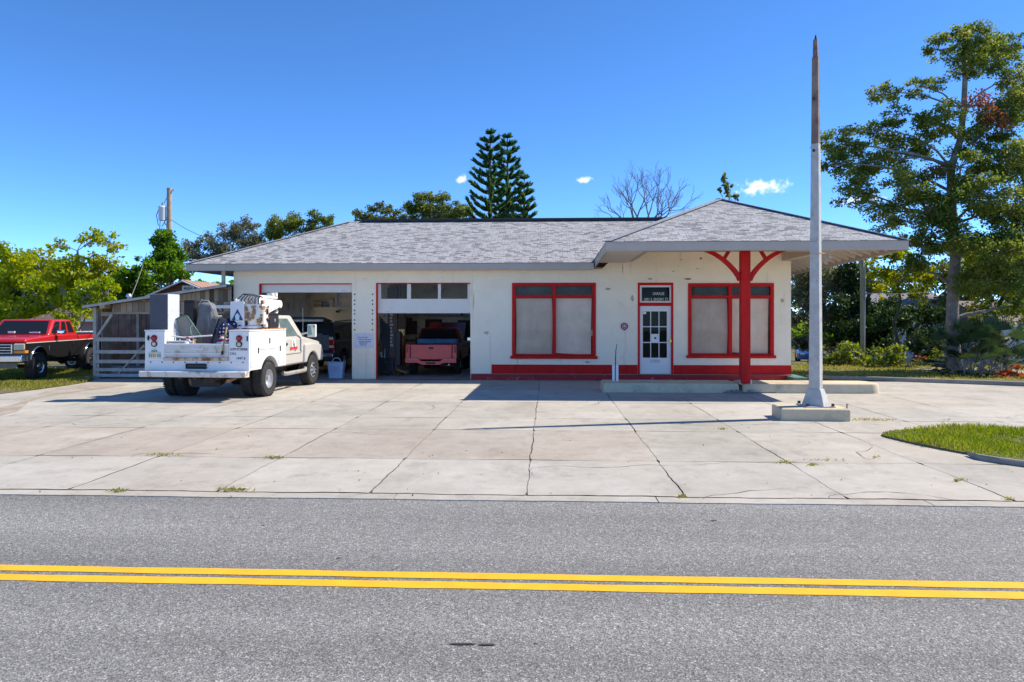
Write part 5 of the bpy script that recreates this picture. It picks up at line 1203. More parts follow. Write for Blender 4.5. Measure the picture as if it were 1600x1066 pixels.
def stripe_mat():
    m = mat('red and white striped cloth', (.4,.02,.03), .9, var=0); t = m.node_tree; b = t.nodes['Principled BSDF']
    tcn = t.nodes.new('ShaderNodeTexCoord'); wv = t.nodes.new('ShaderNodeTexWave'); wv.bands_direction = 'Z'; wv.inputs['Scale'].default_value = 2.6; wv.inputs['Distortion'].default_value = 2.2; wv.inputs['Detail Scale'].default_value = 1.5
    t.links.new(tcn.outputs['Object'], wv.inputs['Vector']); r = t.nodes.new('ShaderNodeValToRGB'); r.color_ramp.interpolation = 'CONSTANT'; e = r.color_ramp.elements; e[0].color = (.38,.02,.035,1); e[1].position = .5; e[1].color = (.66,.64,.68,1)
    t.links.new(wv.outputs[0], r.inputs[0]); t.links.new(r.outputs[0], b.inputs['Base Color']); return m
sm_, st_ = star_mat(), stripe_mat()
q = MB(); heap(q, (0,0,0), (.26,.34,.30), 1); o = q.build('star_blanket', sm_, smooth=80, local=True); o.matrix_world = TM @ Matrix.Translation((-.45,-.45,1.62)); tag(o, 'bundled navy cloth with white stars heaped in the truck bed', 'blanket')
q = MB(); heap(q, (0,0,0), (.2,.34,.14), 4, .1); o = q.build('striped_blanket', st_, smooth=80, local=True); o.matrix_world = TM @ Matrix.Translation((-.42,-.60,1.68)); tag(o, 'red and white striped cloth lying folded against the crane base', 'blanket')
q = MB(); heap(q, (0,0,0), (.2,.26,.26), 7, .25); o = q.build('striped_blanket', st_, smooth=80, local=True); o.matrix_world = TM @ Matrix.Translation((-.62,-.50,1.30)); tag(o, 'crumpled striped cloth bulging just above the tailgate below the starred cloth', 'blanket')
q = MB(); heap(q, (0,0,0), (.40,.52,.34), 9, .2); o = q.build('black_bag', M['black'], smooth=80, local=True); o.matrix_world = TM @ Matrix.Translation((.1,-.40,1.72)); tag(o, 'shiny black bag heaped at the front of the truck bed', 'bag')
o = on_truck('spare_tyre', 'black tyre standing on edge behind the bagged load in the truck bed', 'tyre', .28, -.14, 1.0)
wheel(o, (0,0,.43+.28), -1, .42, .22, .22, M['blackmetal'], 5, name='tyre')
o = on_truck('jug', 'white plastic jug with a red cap standing behind the tailgate', 'jug', -1.0, .30, .99)
q = MB(); q.lathe([(.001,0),(.10,0),(.115,.03),(.115,.33),(.09,.40),(.04,.44),(.04,.48),(.001,.48)], axis='z', n=18); q.box((-.03,-.15,.28),(.03,-.11,.44)); q.build('bottle', M['white'], o, smooth=50, local=True)
q = MB(); q.cyl((0,0,.48),(0,0,.53),.045,n=12); q.build('cap', M['red'], o, local=True)
q = MB(); q.box((-.12,-.09,.1),(-.114,.09,.24)); q.build('label', mat('jug label', (.55,.5,.5), .6, var=.3, vs=40), o, local=True)
o = on_truck('fuel_can', 'small red fuel can beside the white jug behind the tailgate', 'can', -.98, .08, .99)
q = MB(); q.box((-.08,-.10,0),(.08,.10,.36)); q.build('can', M['red'], o, bevel=.03, local=True); q = MB(); q.tube([(0,.05,.36),(-.03,.10,.50)], .018, 8); q.build('spout', M['lens_amber'], o, local=True)
o = on_truck('white_pole', 'slim white pole lying across the load from the left box to the crane side', 'pole', -1.02, .0, 1.50)
q = MB(); q.tube([(0,.72,.04),(.0,.4,.0),(.02,-.30,.05)], .018, 8); q.build('rod', M['white'], o, smooth=60, local=True)
o = on_truck('broom', 'wooden handled tool leaning out over the right end of the tailgate', 'tool', -1.12, -.70, 1.0)
q = MB(); q.tube([(.06,.0,.75),(-.08,.03,.18)], .022, 8); q.build('handle', mat('yellowed handle', (.42,.28,.10), .6, var=.2), o, local=True); q = MB(); q.tube([(-.08,.03,.19),(-.09,.035,.10)], .028, 8); q.build('grip', M['black'], o, local=True)
o = on_truck('cargo_bin', 'pale grey storage bin with a lid low behind the left part of the tailgate', 'bin', -.92, .56, .99)
q = MB(); q.box((-.14,-.22,0),(.16,.20,.40)); q.build('bin', mat('pale grey plastic', (.42,.43,.44), .5, var=.1), o, bevel=.02, local=True); q = MB(); q.box((-.16,-.24,.40),(.18,.22,.43)); q.build('lid', mat('grey lid', (.50,.51,.52), .5, var=.1), o, bevel=.01, local=True)
o = on_truck('tool_box', 'black upright plastic tool box standing under the crane boom', 'tool box', .30, -1.02, zk)
q = MB(); q.box((-.30,-.22,0),(.36,.24,.33)); q.build('box', M['blackmetal'], o, bevel=.025, local=True); q = MB(); q.box((-.31,-.23,.33),(.37,.25,.38)); q.build('lid', M['black'], o, bevel=.012, local=True); q = MB(); q.lathe([(.001,-.232),(.045,-.230),(.045,-.222)], (.12,0,.2), 'y', 14); q.build('badge', M['steel'], o, local=True)

# ---- generic pickup
def pickup(t, p):
    """t: Empty; p: dict of measures."""
    W_, zb, zs = p['W'], p['zb'], p['zsplit']; xr, xc0, xc1, xf = p['xr'], p['xc0'], p['xc1'], p['xf']; wb = p['wb']; rw = p['r']; za = p['za']; ra = p['ra']
    up, lo = p['up'], p['lo']; ztr, ztc, zh = p['zrail'], p['zcowl'], p['zhood']
    # lower and upper halves of cab + front
    q = MB(); shell(q, side_outline(xc0, xf, zb, [(xf+.02,zb+.12),(xf+.02,zs-.02),(xf,zs),(xc0,zs)], [(wb,za,ra)]), W_); bd = q.build('body', lo, t, bevel=.035, seg=3, smooth=40, local=True)
    q = MB(); shell(q, [(xc0,zs+.001),(xf,zs+.001),(xf-.02,zh-.03),(xf-.10,zh),(xc1,ztc),(xc0,ztc)], W_-.012); q.build('bonnet' if not p.get('open') else 'upper_body', up, t, bevel=.05, seg=3, smooth=40, local=True)
    # bed
    q = MB()
    for s in (-1, 1): q.prism(side_outline(xr, xc0-.03, zb, [(xc0-.03,zs),(xr,zs)], [(0,za,ra)]), 'y', *sorted((s*W_, s*(W_-.16))))
    q.box((xr+.1,-W_+.16,zb+.25),(xc0-.05,W_-.16,zb+.30)); q.box((xc0-.09,-W_+.16,zb+.3),(xc0-.035,W_-.16,ztr-.02)); q.build('bed', lo, t, bevel=.03, seg=3, smooth=40, local=True)
    q = MB()
    for s in (-1, 1): q.box((xr, *([-W_+.01] if s<0 else [W_-.15]), zs+.001), (xc0-.03, *([-W_+.15] if s<0 else [W_-.01]), ztr))
    q.each('bed_rail', up, t, bevel=.03, seg=3, smooth=40, local=True)
    q = MB(); q.box((xr-.02,-W_+.17,zb+.05),(xr+.05,W_-.17,ztr-.01)); tg = q.build('tailgate', p.get('tg', lo), t, bevel=.02, seg=3, smooth=40, local=True)
    h = House(p['x0b'], p['x1b'], p['x0t'], p['x1t'], W_-.06, p['wt'], ztc-.03, p['zroof']); cb = h.solid(t, up, .06)
    for f_, st in p['panes']: h.pane(cb, f_, st, p.get('glass', M['glass']), name='windscreen' if f_ == 'front' else 'window')
    for x in (0, wb):
        for s in (-1, 1): wheel(t, (x, s*(W_-.10), rw), s, rw, p['tw'], p['rim'], p['rimm'], p['holes'], dish=p.get('dish', .05))
    q = MB(); q.cyl((0,-.7,rw),(0,.7,rw),.06,n=8); q.cyl((wb,-.7,rw),(wb,.7,rw),.06,n=8); q.lathe([(.001,-.2),(.17,0),(.001,.2)],(0,0,rw),'x',12)
    for s in (-1, 1): q.box((xr+.1,s*.4-.04,zb-.12),(xf-.1,s*.4+.04,zb+.05))
    q.box((wb-.5,-.5,zb-.1),(wb+.5,.5,zb+.4)); q.build('chassis', M['blackmetal'], t, local=True)
    return bd, tg, cb, h

fx_, fy_ = -17.18, 22.35; hd = math.atan2(-3.56, .60)
rx_, ry_ = fx_ - 3.62*math.cos(hd), fy_ - 3.62*math.sin(hd)
rt = thing('pickup', 'red over black lifted pickup parked on the grass left of the shed', 'pickup', (rx_, ry_, 0), hd)
bd, tg, cb, h = pickup(rt, dict(W=1.0, zb=.64, zsplit=1.18, xr=-1.15, xc0=.95, xc1=2.78, xf=4.42, wb=3.62, r=.43, za=.50, ra=.53, zrail=1.36, zcowl=1.40, zhood=1.32, up=P_red, lo=P_blk,
    x0b=.97, x1b=2.92, x0t=1.12, x1t=2.32, wt=.80, zroof=1.91, tw=.30, rim=.235, rimm=M['chrome'], holes=7, dish=.02,
    panes=[('front', ((.05,.08),(.95,.08),(.93,.92),(.07,.92))), ('left', ((.06,.14),(.33,.14),(.36,.86),(.12,.86))), ('left', ((.42,.14),(.64,.14),(.62,.86),(.44,.86))) , ('left', ((.70,.14),(.93,.14),(.90,.86),(.68,.86))), ('right', ((.10,.14),(.28,.14),(.32,.86),(.14,.86))), ('right', ((.36,.14),(.80,.14),(.66,.86),(.40,.86))), ('rear', ((.08,.14),(.92,.14),(.92,.86),(.08,.86)))]))
q = MB()
for s in (-1, 1): q.box((-1.15, s*1.0-.006, 1.175),(4.40, s*1.0+.008, 1.195))
q.each('pinstripe', mat('pale pinstripe', (.7,.6,.55), .5, var=0), rt, local=True)
q = MB()
for s in (-1, 1):
    for cx in (0, 3.62):
        a = arc(cx,.50,.545,.66,14); q.tube([(x, s*1.0, z) for x, z in a], .022, 6)
q.each('arch_trim', M['chrome'], rt, smooth=60, local=True)
q = MB(); q.box((4.42,-.62,.86),(4.46,.62,1.15)); gr = q.build('grille', M['black'], rt, local=True)
q = MB()
for k in range(4): z = .87+.085*k; q.box((4.44,-.64,z),(4.475,.64,z+.025))
for y in (-.64,.0,.62): q.box((4.44,y-.02,.86),(4.478,y+.02,1.16))
q.each('grille_bar', M['chrome'], gr, bevel=.006, local=True)
for s in (-1, 1):
    q = MB(); q.box((4.30, *sorted((s*.66,s*.99))[:1], .97),(4.46, sorted((s*.66,s*.99))[1], 1.17)); q.build('headlight', M['lens_clear'], rt, bevel=.03, local=True)
    q = MB(); q.box((4.26, sorted((s*.66,s*1.006))[0], .865),(4.455, sorted((s*.66,s*1.006))[1], .96)); q.build('indicator', M['lens_amber'], rt, bevel=.02, local=True)
q = MB(); q.prism([(-1.02,4.38),(-.97,4.60),(.97,4.60),(1.02,4.38)], 'z', .60, .80) if False else q.add([(4.30,-1.03,.60),(4.56,-.94,.60),(4.56,.94,.60),(4.30,1.03,.60),(4.30,-1.03,.81),(4.56,-.94,.81),(4.56,.94,.81),(4.30,1.03,.81)], [(0,3,2,1),(4,5,6,7),(0,1,5,4),(1,2,6,5),(2,3,7,6),(3,0,4,7)])
q.build('front_bumper', M['chrome'], rt, bevel=.03, seg=3, smooth=40, local=True)
q = MB(); q.box((4.50,-.80,.42),(4.54,.80,.58)); q.build('air_dam', mat('dusty valance', (.20,.17,.13), .8, var=.3), rt, local=True)
for s in (-1, 1): q = MB(); q.box((2.42,s*1.0 if s>0 else -1.26,1.42),(2.56,1.26 if s>0 else s*1.0,1.56)); q.build('mirror', M['chrome'], rt, bevel=.04, seg=3, smooth=40, local=True)
q = MB(); q.lathe([(.001,.998),(.05,.996),(.06,1.004),(.001,1.008)], (2.93,0,.98), 'y', 14); q.box((2.86,.997,.90),(2.99,1.008,1.06)); q.build('wing_emblem', M['chrome'], rt, bevel=.02, local=True)
q = MB()
for s in (-1, 1): q.box((1.30,s*1.0-.012,1.04),(1.46,s*1.0+.02,1.09))
q.each('door_handle', M['black'], rt, local=True)
q = MB()
for s in (-1, 1):
    for x in (1.02, 2.62): q.box((x-.006,s*1.001-.004,.68),(x+.006,s*1.001+.003,1.40))
q.each('door_seam', M['black'], rt, local=True)
q = MB(); q.box((.98,-.9,1.37),(-.9,.9,1.40)); q.build('bed_cover', M['black'], rt, local=True)
q = MB(); q.box((2.70,-.35,1.46),(2.84,-.15,1.52)); q.box((2.70,.3,1.46),(2.84,.62,1.50)); q.each('dashboard_papers', M['white'], rt, local=True)

# faded red pickup in the right bay, bonnet up
xq_ = PX(673, 24.2); bt = thing('pickup', 'faded red pickup with its bonnet up standing inside the right garage bay', 'pickup', (xq_, 25.25, .014), R(90))
bd, tg, cb, h = pickup(bt, dict(W=.87, zb=.50, zsplit=.90, xr=-.95, xc0=.70, xc1=1.95, xf=3.7, wb=2.9, r=.35, za=.38, ra=.43, zrail=1.06, zcowl=1.10, zhood=1.02, up=P_dred, lo=P_dred, tg=P_fred, open=True,
    x0b=.72, x1b=2.2, x0t=.92, x1t=1.75, wt=.66, zroof=1.58, tw=.22, rim=.18, rimm=M['steel'], holes=5,
    panes=[('rear', ((.05,.10),(.95,.10),(.93,.90),(.07,.90))), ('right', ((.10,.14),(.84,.14),(.70,.86),(.16,.86))), ('left', ((.16,.14),(.90,.14),(.84,.86),(.30,.86))), ('front', ((.05,.08),(.95,.08),(.95,.92),(.05,.92)))]))
q = MB(); q.box((.40,-.72,1.02),(.70,.72,1.20)); q.build('rear_sunshade', mat('light blue shade cloth', (.12,.26,.42), .8, var=.3, vs=6), bt, bevel=.04, local=True)
q = MB(); q.box((-.975,-.86,.56),(-.955,-.72,1.05)); q.box((-.975,.72,.56),(-.955,.86,1.05)); q.each('tail_panel', P_fred, bt, bevel=.01, local=True)
for s in (-1, 1): q = MB(); q.box((-.99,s*.80-.035,.78),(-.972,s*.80+.035,1.02)); q.build('tail_light', mat('faded tail light', (.30,.035,.035), .3, var=.2, vs=20), bt, bevel=.006, local=True)
q = MB(); q.box((-.985,-.08,.90),(-.968,.08,.965)); q.build('tailgate_handle', M['black'], tg, bevel=.006, local=True)
q = MB(); q.add([(-1.08,-.86,.44),(-1.08,-.42,.44),(-1.08,-.30,.38),(-1.08,.30,.38),(-1.08,.42,.44),(-1.08,.86,.44),(-1.08,.86,.60),(-1.08,.44,.60),(-1.08,.32,.50),(-1.08,-.32,.50),(-1.08,-.44,.60),(-1.08,-.86,.60)] + [(-.95,y,z) for y,z in ((-.86,.44),(-.42,.44),(-.30,.38),(.30,.38),(.42,.44),(.86,.44),(.86,.60),(.44,.60),(.32,.50),(-.32,.50),(-.44,.60),(-.86,.60))], [tuple(range(12)), tuple(range(23,11,-1))] + [(i,(i+1)%12,(i+1)%12+12,i+12) for i in range(12)])
q.build('rear_bumper', P_fred, bt, bevel=.012, local=True)
q = MB(); q.box((-1.09,-.16,.41),(-1.082,.16,.47)); q.build('plate_recess', M['black'], bt, local=True)
q = MB(); q.box((-1.086,-.80,.565),(-1.078,-.45,.585)); q.box((-1.086,.45,.565),(-1.078,.80,.585)); q.each('bumper_pad', mat('pale bumper edge', (.6,.35,.33), .6, var=.2), bt, local=True)
q = MB(); q.tube([(-.5,-.55,.40),(-1.0,-.60,.38)], .03, 8); q.build('tailpipe', M['steel'], bt, local=True)
q = MB(); q.add([(2.2,-.74,1.10),(3.25,-.70,1.72),(3.25,.70,1.72),(2.2,.74,1.10),(2.19,-.74,1.14),(3.23,-.70,1.77),(3.23,.70,1.77),(2.19,.74,1.14)], [(0,3,2,1),(4,5,6,7),(0,1,5,4),(1,2,6,5),(2,3,7,6),(3,0,4,7)]); q.build('bonnet', P_dred, bt, bevel=.02, local=True)
for s in (-1, 1): q = MB(); q.box((1.85,.89 if s>0 else -1.05,1.08),(1.95,1.05 if s>0 else -.89,1.22)); q.build('mirror', M['chrome'] if s<0 else M['black'], bt, bevel=.02, local=True)

# dark SUV in the left bay with its tailgate raised
xs_ = PX(477, 24.5); sv = thing('suv', 'dark navy SUV with its rear hatch raised inside the left garage bay', 'SUV', (xs_, 25.75, .014), R(90))
q = MB(); W_ = .98; shell(q, side_outline(-1.05, 4.0, .45, [(4.04,.6),(4.0,.98),(3.8,1.08),(2.6,1.16),(-1.02,1.16),(-1.08,.8)], [(0,.40,.46),(3.0,.40,.46)]), W_); q.build('body', P_navy, sv, bevel=.06, seg=3, smooth=40, local=True)
h = House(-1.0, 2.75, -.80, 2.1, W_-.05, .80, 1.13, 1.80); cb = h.solid(sv, P_navy, .06)
h.pane(cb, 'right', ((.05,.12),(.28,.12),(.30,.86),(.08,.86)), M['glass']); h.pane(cb, 'right', ((.32,.12),(.56,.12),(.57,.86),(.34,.86)), M['glass']); h.pane(cb, 'right', ((.60,.12),(.88,.12),(.78,.86),(.62,.86)), M['glass'])
h.pane(cb, 'left', ((.12,.12),(.95,.12),(.92,.86),(.22,.86)), M['glass']); h.pane(cb, 'front', ((.05,.08),(.95,.08),(.95,.92),(.05,.92)), M['glass'], name='windscreen')
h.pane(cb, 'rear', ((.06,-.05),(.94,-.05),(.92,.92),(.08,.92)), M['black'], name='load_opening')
q = MB(); q.box((-1.10,-.80,.84),(-1.06,.80,1.32)); q.box((-1.10,-.78,1.32),(-1.06,.30,1.36)); q.box((-1.13,-.55,1.32),(-1.0,-.25,1.42)); q.build('load_panel', mat('grey load panel', (.14,.13,.125), .8, var=.2), sv, bevel=.015, local=True)
q = MB(); q.add([(-.85,-.82,1.80),(-1.75,-.80,1.90),(-1.75,.80,1.90),(-.85,.82,1.80),(-.85,-.82,1.86),(-1.72,-.80,1.98),(-1.72,.80,1.98),(-.85,.82,1.86)], [(0,3,2,1),(4,5,6,7),(0,1,5,4),(1,2,6,5),(2,3,7,6),(3,0,4,7)]); tgx = q.build('tailgate', P_navy, sv, bevel=.02, local=True)
q = MB(); q.box((-1.79,-.78,1.82),(-1.72,.78,1.895)); q.build('tailgate_trim', mat('dusty trim', (.48,.42,.35), .7, var=.3, vs=7), tgx, bevel=.015, local=True)
for s in (-1, 1):
    q = MB(); q.box((-1.11,s*.86-.10,.82),(-1.02,s*.86+.10,1.28)); tl = q.build('tail_light', M['lens_red'], sv, bevel=.03, seg=3, smooth=40, local=True)
    q = MB(); q.box((-1.118,s*.86-.08,.92),(-1.10,s*.86+.08,1.00)); q.box((-1.118,s*.86-.06,1.20),(-1.10,s*.86+.08,1.29)); q.each('reverse_lens', M['lens_clear'], tl, bevel=.008, local=True)
q = MB(); q.box((-1.20,-.95,.50),(-1.06,.95,.74)); q.build('rear_bumper', M['blackmetal'], sv, bevel=.03, local=True)
q = MB(); q.box((-1.212,-.93,.62),(-1.19,-.45,.72)); q.box((-1.212,.45,.62),(-1.19,.93,.72)); q.each('bumper_trim', M['chrome'], sv, bevel=.01, local=True)
for x in (0, 3.0):
    for s in (-1, 1): wheel(sv, (x, s*.88, .38), s, .38, .25, .22, M['alu'], 6)
q = MB(); q.tube([(-.5,-.82,1.82),(1.9,-.76,1.86)], .02, 8); q.tube([(-.5,.82,1.82),(1.9,.76,1.86)], .02, 8); q.each('roof_rail', M['blackmetal'], sv, local=True)

# blue car far right
cpos = P(1262, 562, 57); bc = thing('car', 'blue car parked on the grass beyond the right corner of the station', 'car', (cpos.x, 57, gz(cpos.x, 57)), R(-105))
q = MB(); shell(q, side_outline(-.9, 3.5, .30, [(3.52,.6),(3.4,.78),(2.4,.92),(-.8,.95),(-.92,.6)], [(0,.33,.38),(2.65,.33,.38)]), .88); q.build('body', P_blue, bc, bevel=.07, seg=3, smooth=40, local=True)
h = House(-.55, 2.45, .15, 1.6, .82, .62, .91, 1.45); cb = h.solid(bc, P_blue, .07)
h.pane(cb, 'front', ((.06,.06),(.94,.06),(.92,.92),(.08,.92)), M['glass'], name='windscreen'); h.pane(cb, 'left', ((.16,.12),(.52,.12),(.52,.86),(.28,.86)), M['glass']); h.pane(cb, 'left', ((.56,.12),(.88,.12),(.80,.86),(.56,.86)), M['glass']); h.pane(cb, 'right', ((.12,.12),(.84,.12),(.70,.86),(.20,.86)), M['glass']); h.pane(cb, 'rear', ((.08,.1),(.92,.1),(.92,.9),(.08,.9)), M['glass'])
for x in (0, 2.65):
    for s in (-1, 1): wheel(bc, (x, s*.8, .32), s, .32, .2, .2, M['alu'], 6)
for s in (-1, 1): q = MB(); q.box((3.38,s*.62-.16,.62),(3.52,s*.62+.16,.76)); q.build('headlight', M['lens_clear'], bc, bevel=.03, local=True)
# ------------------------------------------------------------------ vegetation
def quads_mesh(name, V, m, parent=None, smooth=False):
    """V: (N,4,3) world coordinates of leaf quads -> one mesh."""
    V = np.asarray(V, dtype=np.float32).reshape(-1, 4, 3); N = len(V)
    if parent is not None: V = V - np.array(parent.location, dtype=np.float32)
    me = bpy.data.meshes.new(name); me.vertices.add(N*4); me.vertices.foreach_set('co', V.reshape(-1))
    me.loops.add(N*4); me.loops.foreach_set('vertex_index', np.arange(N*4, dtype=np.int32))
    me.polygons.add(N); me.polygons.foreach_set('loop_start', np.arange(0, N*4, 4, dtype=np.int32)); me.polygons.foreach_set('loop_total', np.full(N, 4, dtype=np.int32))
    me.materials.append(m); me.update(calc_edges=True); me.validate()
    o = bpy.data.objects.new(name, me); COL.objects.link(o)
    if parent is not None: o.parent = parent
    return o
def rand_dirs(n, up=0.0):
    d = rng.normal(size=(n, 3)); d[:, 2] += up; return d / np.linalg.norm(d, axis=1, keepdims=True)
def leaf_quads(c, size, asp=.55, up=.3, axis=None, var=.35):
    """Kite-shaped leaves at points c (N,3)."""
    n = len(c); a = rand_dirs(n) if axis is None else axis; nrm = rand_dirs(n, up); b = np.cross(a, nrm); b /= np.linalg.norm(b, axis=1, keepdims=True) + 1e-9
    s = (size * (1 + var * rng.uniform(-1, 1, n)))[:, None]
    return np.stack([c - a*s*.5, c + b*s*asp*.5 - a*s*.05, c + a*s*.5, c - b*s*asp*.5 - a*s*.05], axis=1)
def blob(center, rad, n, shell=.35):
    d = rand_dirs(n); r = (shell + (1-shell) * rng.uniform(0, 1, n)) ** .8
    return np.asarray(center) + d * r[:, None] * np.asarray(rad)
def limb(mb, p0, p1, r0, r1, sag=.12, n=6, seed=0, sides=7):
    p0, p1 = Vector(p0), Vector(p1); L = (p1-p0).length; pts = []
    rr = random.Random(seed); o = Vector((rr.uniform(-1,1), rr.uniform(-1,1), rr.uniform(.2,1))) * L * sag
    for k in range(n+1):
        t = k/n; pts.append(p0.lerp(p1, t) + o*math.sin(math.pi*t) + Vector((rr.uniform(-1,1), rr.uniform(-1,1), rr.uniform(-1,1)))*L*.018*(0<k<n))
    mb.tube(pts, [r0 + (r1-r0)*(k/n)**.8 for k in range(n+1)], sides); return pts

def tree(name, label, cat, base, trunk, lobes, lm, bark, leaf=.16, dens=1.0, group=None, sub=9, twig=True, asp=.55, up=.3, r_trunk=.25, extra=None, clump=.46):
    """trunk: world points; lobes: (centre, (rx,ry,rz), fraction). Each lobe is a cluster of leaf clumps with gaps, carried by limbs and twigs."""
    o = thing(name, label, cat, base, 0, group); tb = MB()
    n = len(trunk); tb.tube(trunk, [r_trunk*(1.25 if k == 0 else 1)*(1-.72*k/(n-1)) for k in range(n)], 10)
    Vs = []; sd = int(abs(base[0])*31 + abs(base[1])*17)
    rr = random.Random(sd)
    for li, (c, rad, fr) in enumerate(lobes):
        c = Vector(c); j = min(range(n), key=lambda k: (trunk[k]-c).length + (max(0, trunk[k].z - c.z + .3)*2))
        r0 = r_trunk*(1-.72*j/(n-1))*.40
        if twig: limb(tb, trunk[j], c, r0, max(.018, r0*.3), seed=sd+li)
        k_ = max(3, int(sub*fr))
        for s in range(k_):
            d = Vector(rand_dirs(1)[0]); rr_ = rng.uniform(.45, 1.0); sc_ = c + Vector((d.x*rad[0], d.y*rad[1], d.z*rad[2]))*rr_
            if twig: limb(tb, c, sc_, max(.014, r0*.25), .006, seed=sd+li*50+s, n=4, sides=5)
            cr = clump*rng.uniform(.65, 1.35); R3 = (rad[0]*cr, rad[1]*cr, rad[2]*cr*.85)
            area = (rad[0]*rad[2]*cr*cr)
            m = int(max(14, dens * area / (leaf*leaf) * 26.0)); Vs.append(leaf_quads(blob(sc_, R3, m, .1), leaf, asp, up))
    tb.build('trunk', bark, o, smooth=60)
    if extra: extra(o)
    quads_mesh('crown', np.concatenate(Vs), lm, o); return o
def L(u, v, Y, ru, rv, fr=1.0, ry=None):
    """A crown lobe seen at pixel (u, v), at depth Y, with pixel radii."""
    t = Y / ray(u)[1]; rx, rz = ru/FPX*t, rv/FPX*t; return (P(u, v, Y), (rx, ry if ry else (rx+rz)*.5, rz), fr)

bark = mat('grey bark', (.20,.18,.16), .95, var=.35, vs=4, bump=.8, bs=14, dirt=((.34,.33,.31), 3, .56, .1))
bark_d = mat('dark bark', (.085,.07,.055), .95, var=.3, vs=5, bump=.6, bs=14)
bark_p = mat('pale twig bark', (.26,.235,.22), .95, var=.2, vs=5)
LM = dict(
 lime=leaf_mat('lime leaves', [(.10,.17,.008),(.19,.27,.010),(.30,.34,.012),(.42,.36,.015)], .5),
 bright=leaf_mat('bright green leaves', [(.04,.10,.008),(.085,.18,.010),(.15,.25,.014)], .5),
 dark=leaf_mat('dark green leaves', [(.014,.034,.008),(.025,.055,.012),(.045,.08,.015)], .3),
 oak=leaf_mat('oak leaves', [(.042,.078,.014),(.085,.13,.022),(.15,.185,.034),(.25,.25,.05)], .5),
 olive=leaf_mat('olive leaves', [(.05,.07,.018),(.09,.11,.022),(.15,.155,.03)], .4),
 grey=leaf_mat('grey green leaves', [(.08,.095,.05),(.13,.14,.075),(.19,.18,.10)], .4),
 gold=leaf_mat('yellow green leaves', [(.08,.12,.010),(.17,.21,.012),(.30,.28,.014)], .5),
 rust=leaf_mat('dead rust leaves', [(.10,.035,.015),(.20,.07,.03),(.28,.12,.05)], .3),
 pine=leaf_mat('pine needles', [(.025,.075,.035),(.05,.12,.045),(.11,.17,.045)], .4),
 grass=leaf_mat('grass blades', [(.075,.13,.010),(.13,.20,.014),(.22,.26,.028),(.30,.26,.07)], .4),
 drygrass=leaf_mat('dry grass blades', [(.14,.17,.02),(.25,.25,.04),(.36,.30,.09)], .4),
 palm=leaf_mat('palmetto fans', [(.018,.04,.016),(.035,.065,.022),(.07,.10,.035)], .25),
 red=leaf_mat('red orange leaves', [(.16,.03,.01),(.34,.07,.015),(.45,.16,.03)], .4),
 weed=leaf_mat('mixed shrub leaves', [(.04,.08,.012),(.10,.15,.018),(.22,.26,.03),(.26,.22,.07)], .4),
)
def stems(base, *pts): return [Vector(base)] + [Vector(p) for p in pts]

# ---- big oak, right front
Yo = G(1490, 582).y
ob = G(1490, 580); tk = [P(1491,582,Yo), P(1490,545,Yo), P(1488,500,Yo), P(1489,450,Yo), P(1493,400,Yo), P(1489,350,Yo), P(1486,300,Yo), P(1486,262,Yo), P(1500,220,Yo+.4), P(1506,170,Yo+.5), P(1508,120,Yo+.3), P(1505,80,Yo+.2)]
lob = [L(1508,58,Yo,34,28,1.1), L(1550,88,Yo+1,40,34,1.2), L(1466,78,Yo,26,20,.9), L(1520,100,Yo,34,26), L(1580,72,Yo-.6,22,20,.7), L(1380,148,Yo,28,20,.9), L(1440,136,Yo+.7,30,16,.9), L(1462,190,Yo-.6,40,30,1.2), L(1374,202,Yo+.4,34,20,.8), L(1318,222,Yo,40,22,1.1),
 L(1304,258,Yo-.4,30,24,1), L(1350,258,Yo+.6,38,30,1.1), L(1406,240,Yo+1,40,34,1.1), L(1420,290,Yo-1,40,30,1.2), L(1530,215,Yo,42,32,1.2), L(1582,180,Yo,38,40,1.2), L(1578,250,Yo-.8,46,36,1.3), L(1340,300,Yo+.2,40,26,1), L(1376,336,Yo-.6,38,26,1), L(1452,330,Yo-1.2,46,34,1.3), L(1528,308,Yo-1.4,50,38,1.4),
 L(1580,330,Yo-1,44,40,1.4), L(1500,372,Yo-1.6,48,34,1.3), L(1440,385,Yo-1,40,28,1.1), L(1562,392,Yo-1.4,46,36,1.3), L(1500,262,Yo-.8,38,30,1.1), L(1630,150,Yo+.4,50,50,1.2), L(1640,260,Yo,50,50,1.2), L(1640,370,Yo-1,50,50,1.2), L(1400,180,Yo,24,18,.6), L(1540,440,Yo-1.2,44,30,1.2), L(1590,430,Yo-.6,44,40,1.3), L(1430,420,Yo-.4,32,22,.9), L(1600,480,Yo,36,30,1), L(1596,120,Yo+.3,30,30,.8)]
def dead(o):
    V = [leaf_quads(blob(P(u,v,Yo-.5), (r*.024,.5,r*.018), n, .1), .11) for u, v, r, n in ((1530,160,28,420),(1548,185,22,240),(1450,272,22,200),(1408,308,16,160),(1565,196,18,160),(1470,268,18,140))]
    quads_mesh('dead_foliage', np.concatenate(V), LM['rust'], o)
tree('oak_tree', 'tall spreading oak with rust coloured dead patches rising at the right edge', 'tree', (ob.x, ob.y, 0), tk, lob, LM['oak'], bark, leaf=.105, dens=.58, r_trunk=.24, extra=dead, sub=16, clump=.42)

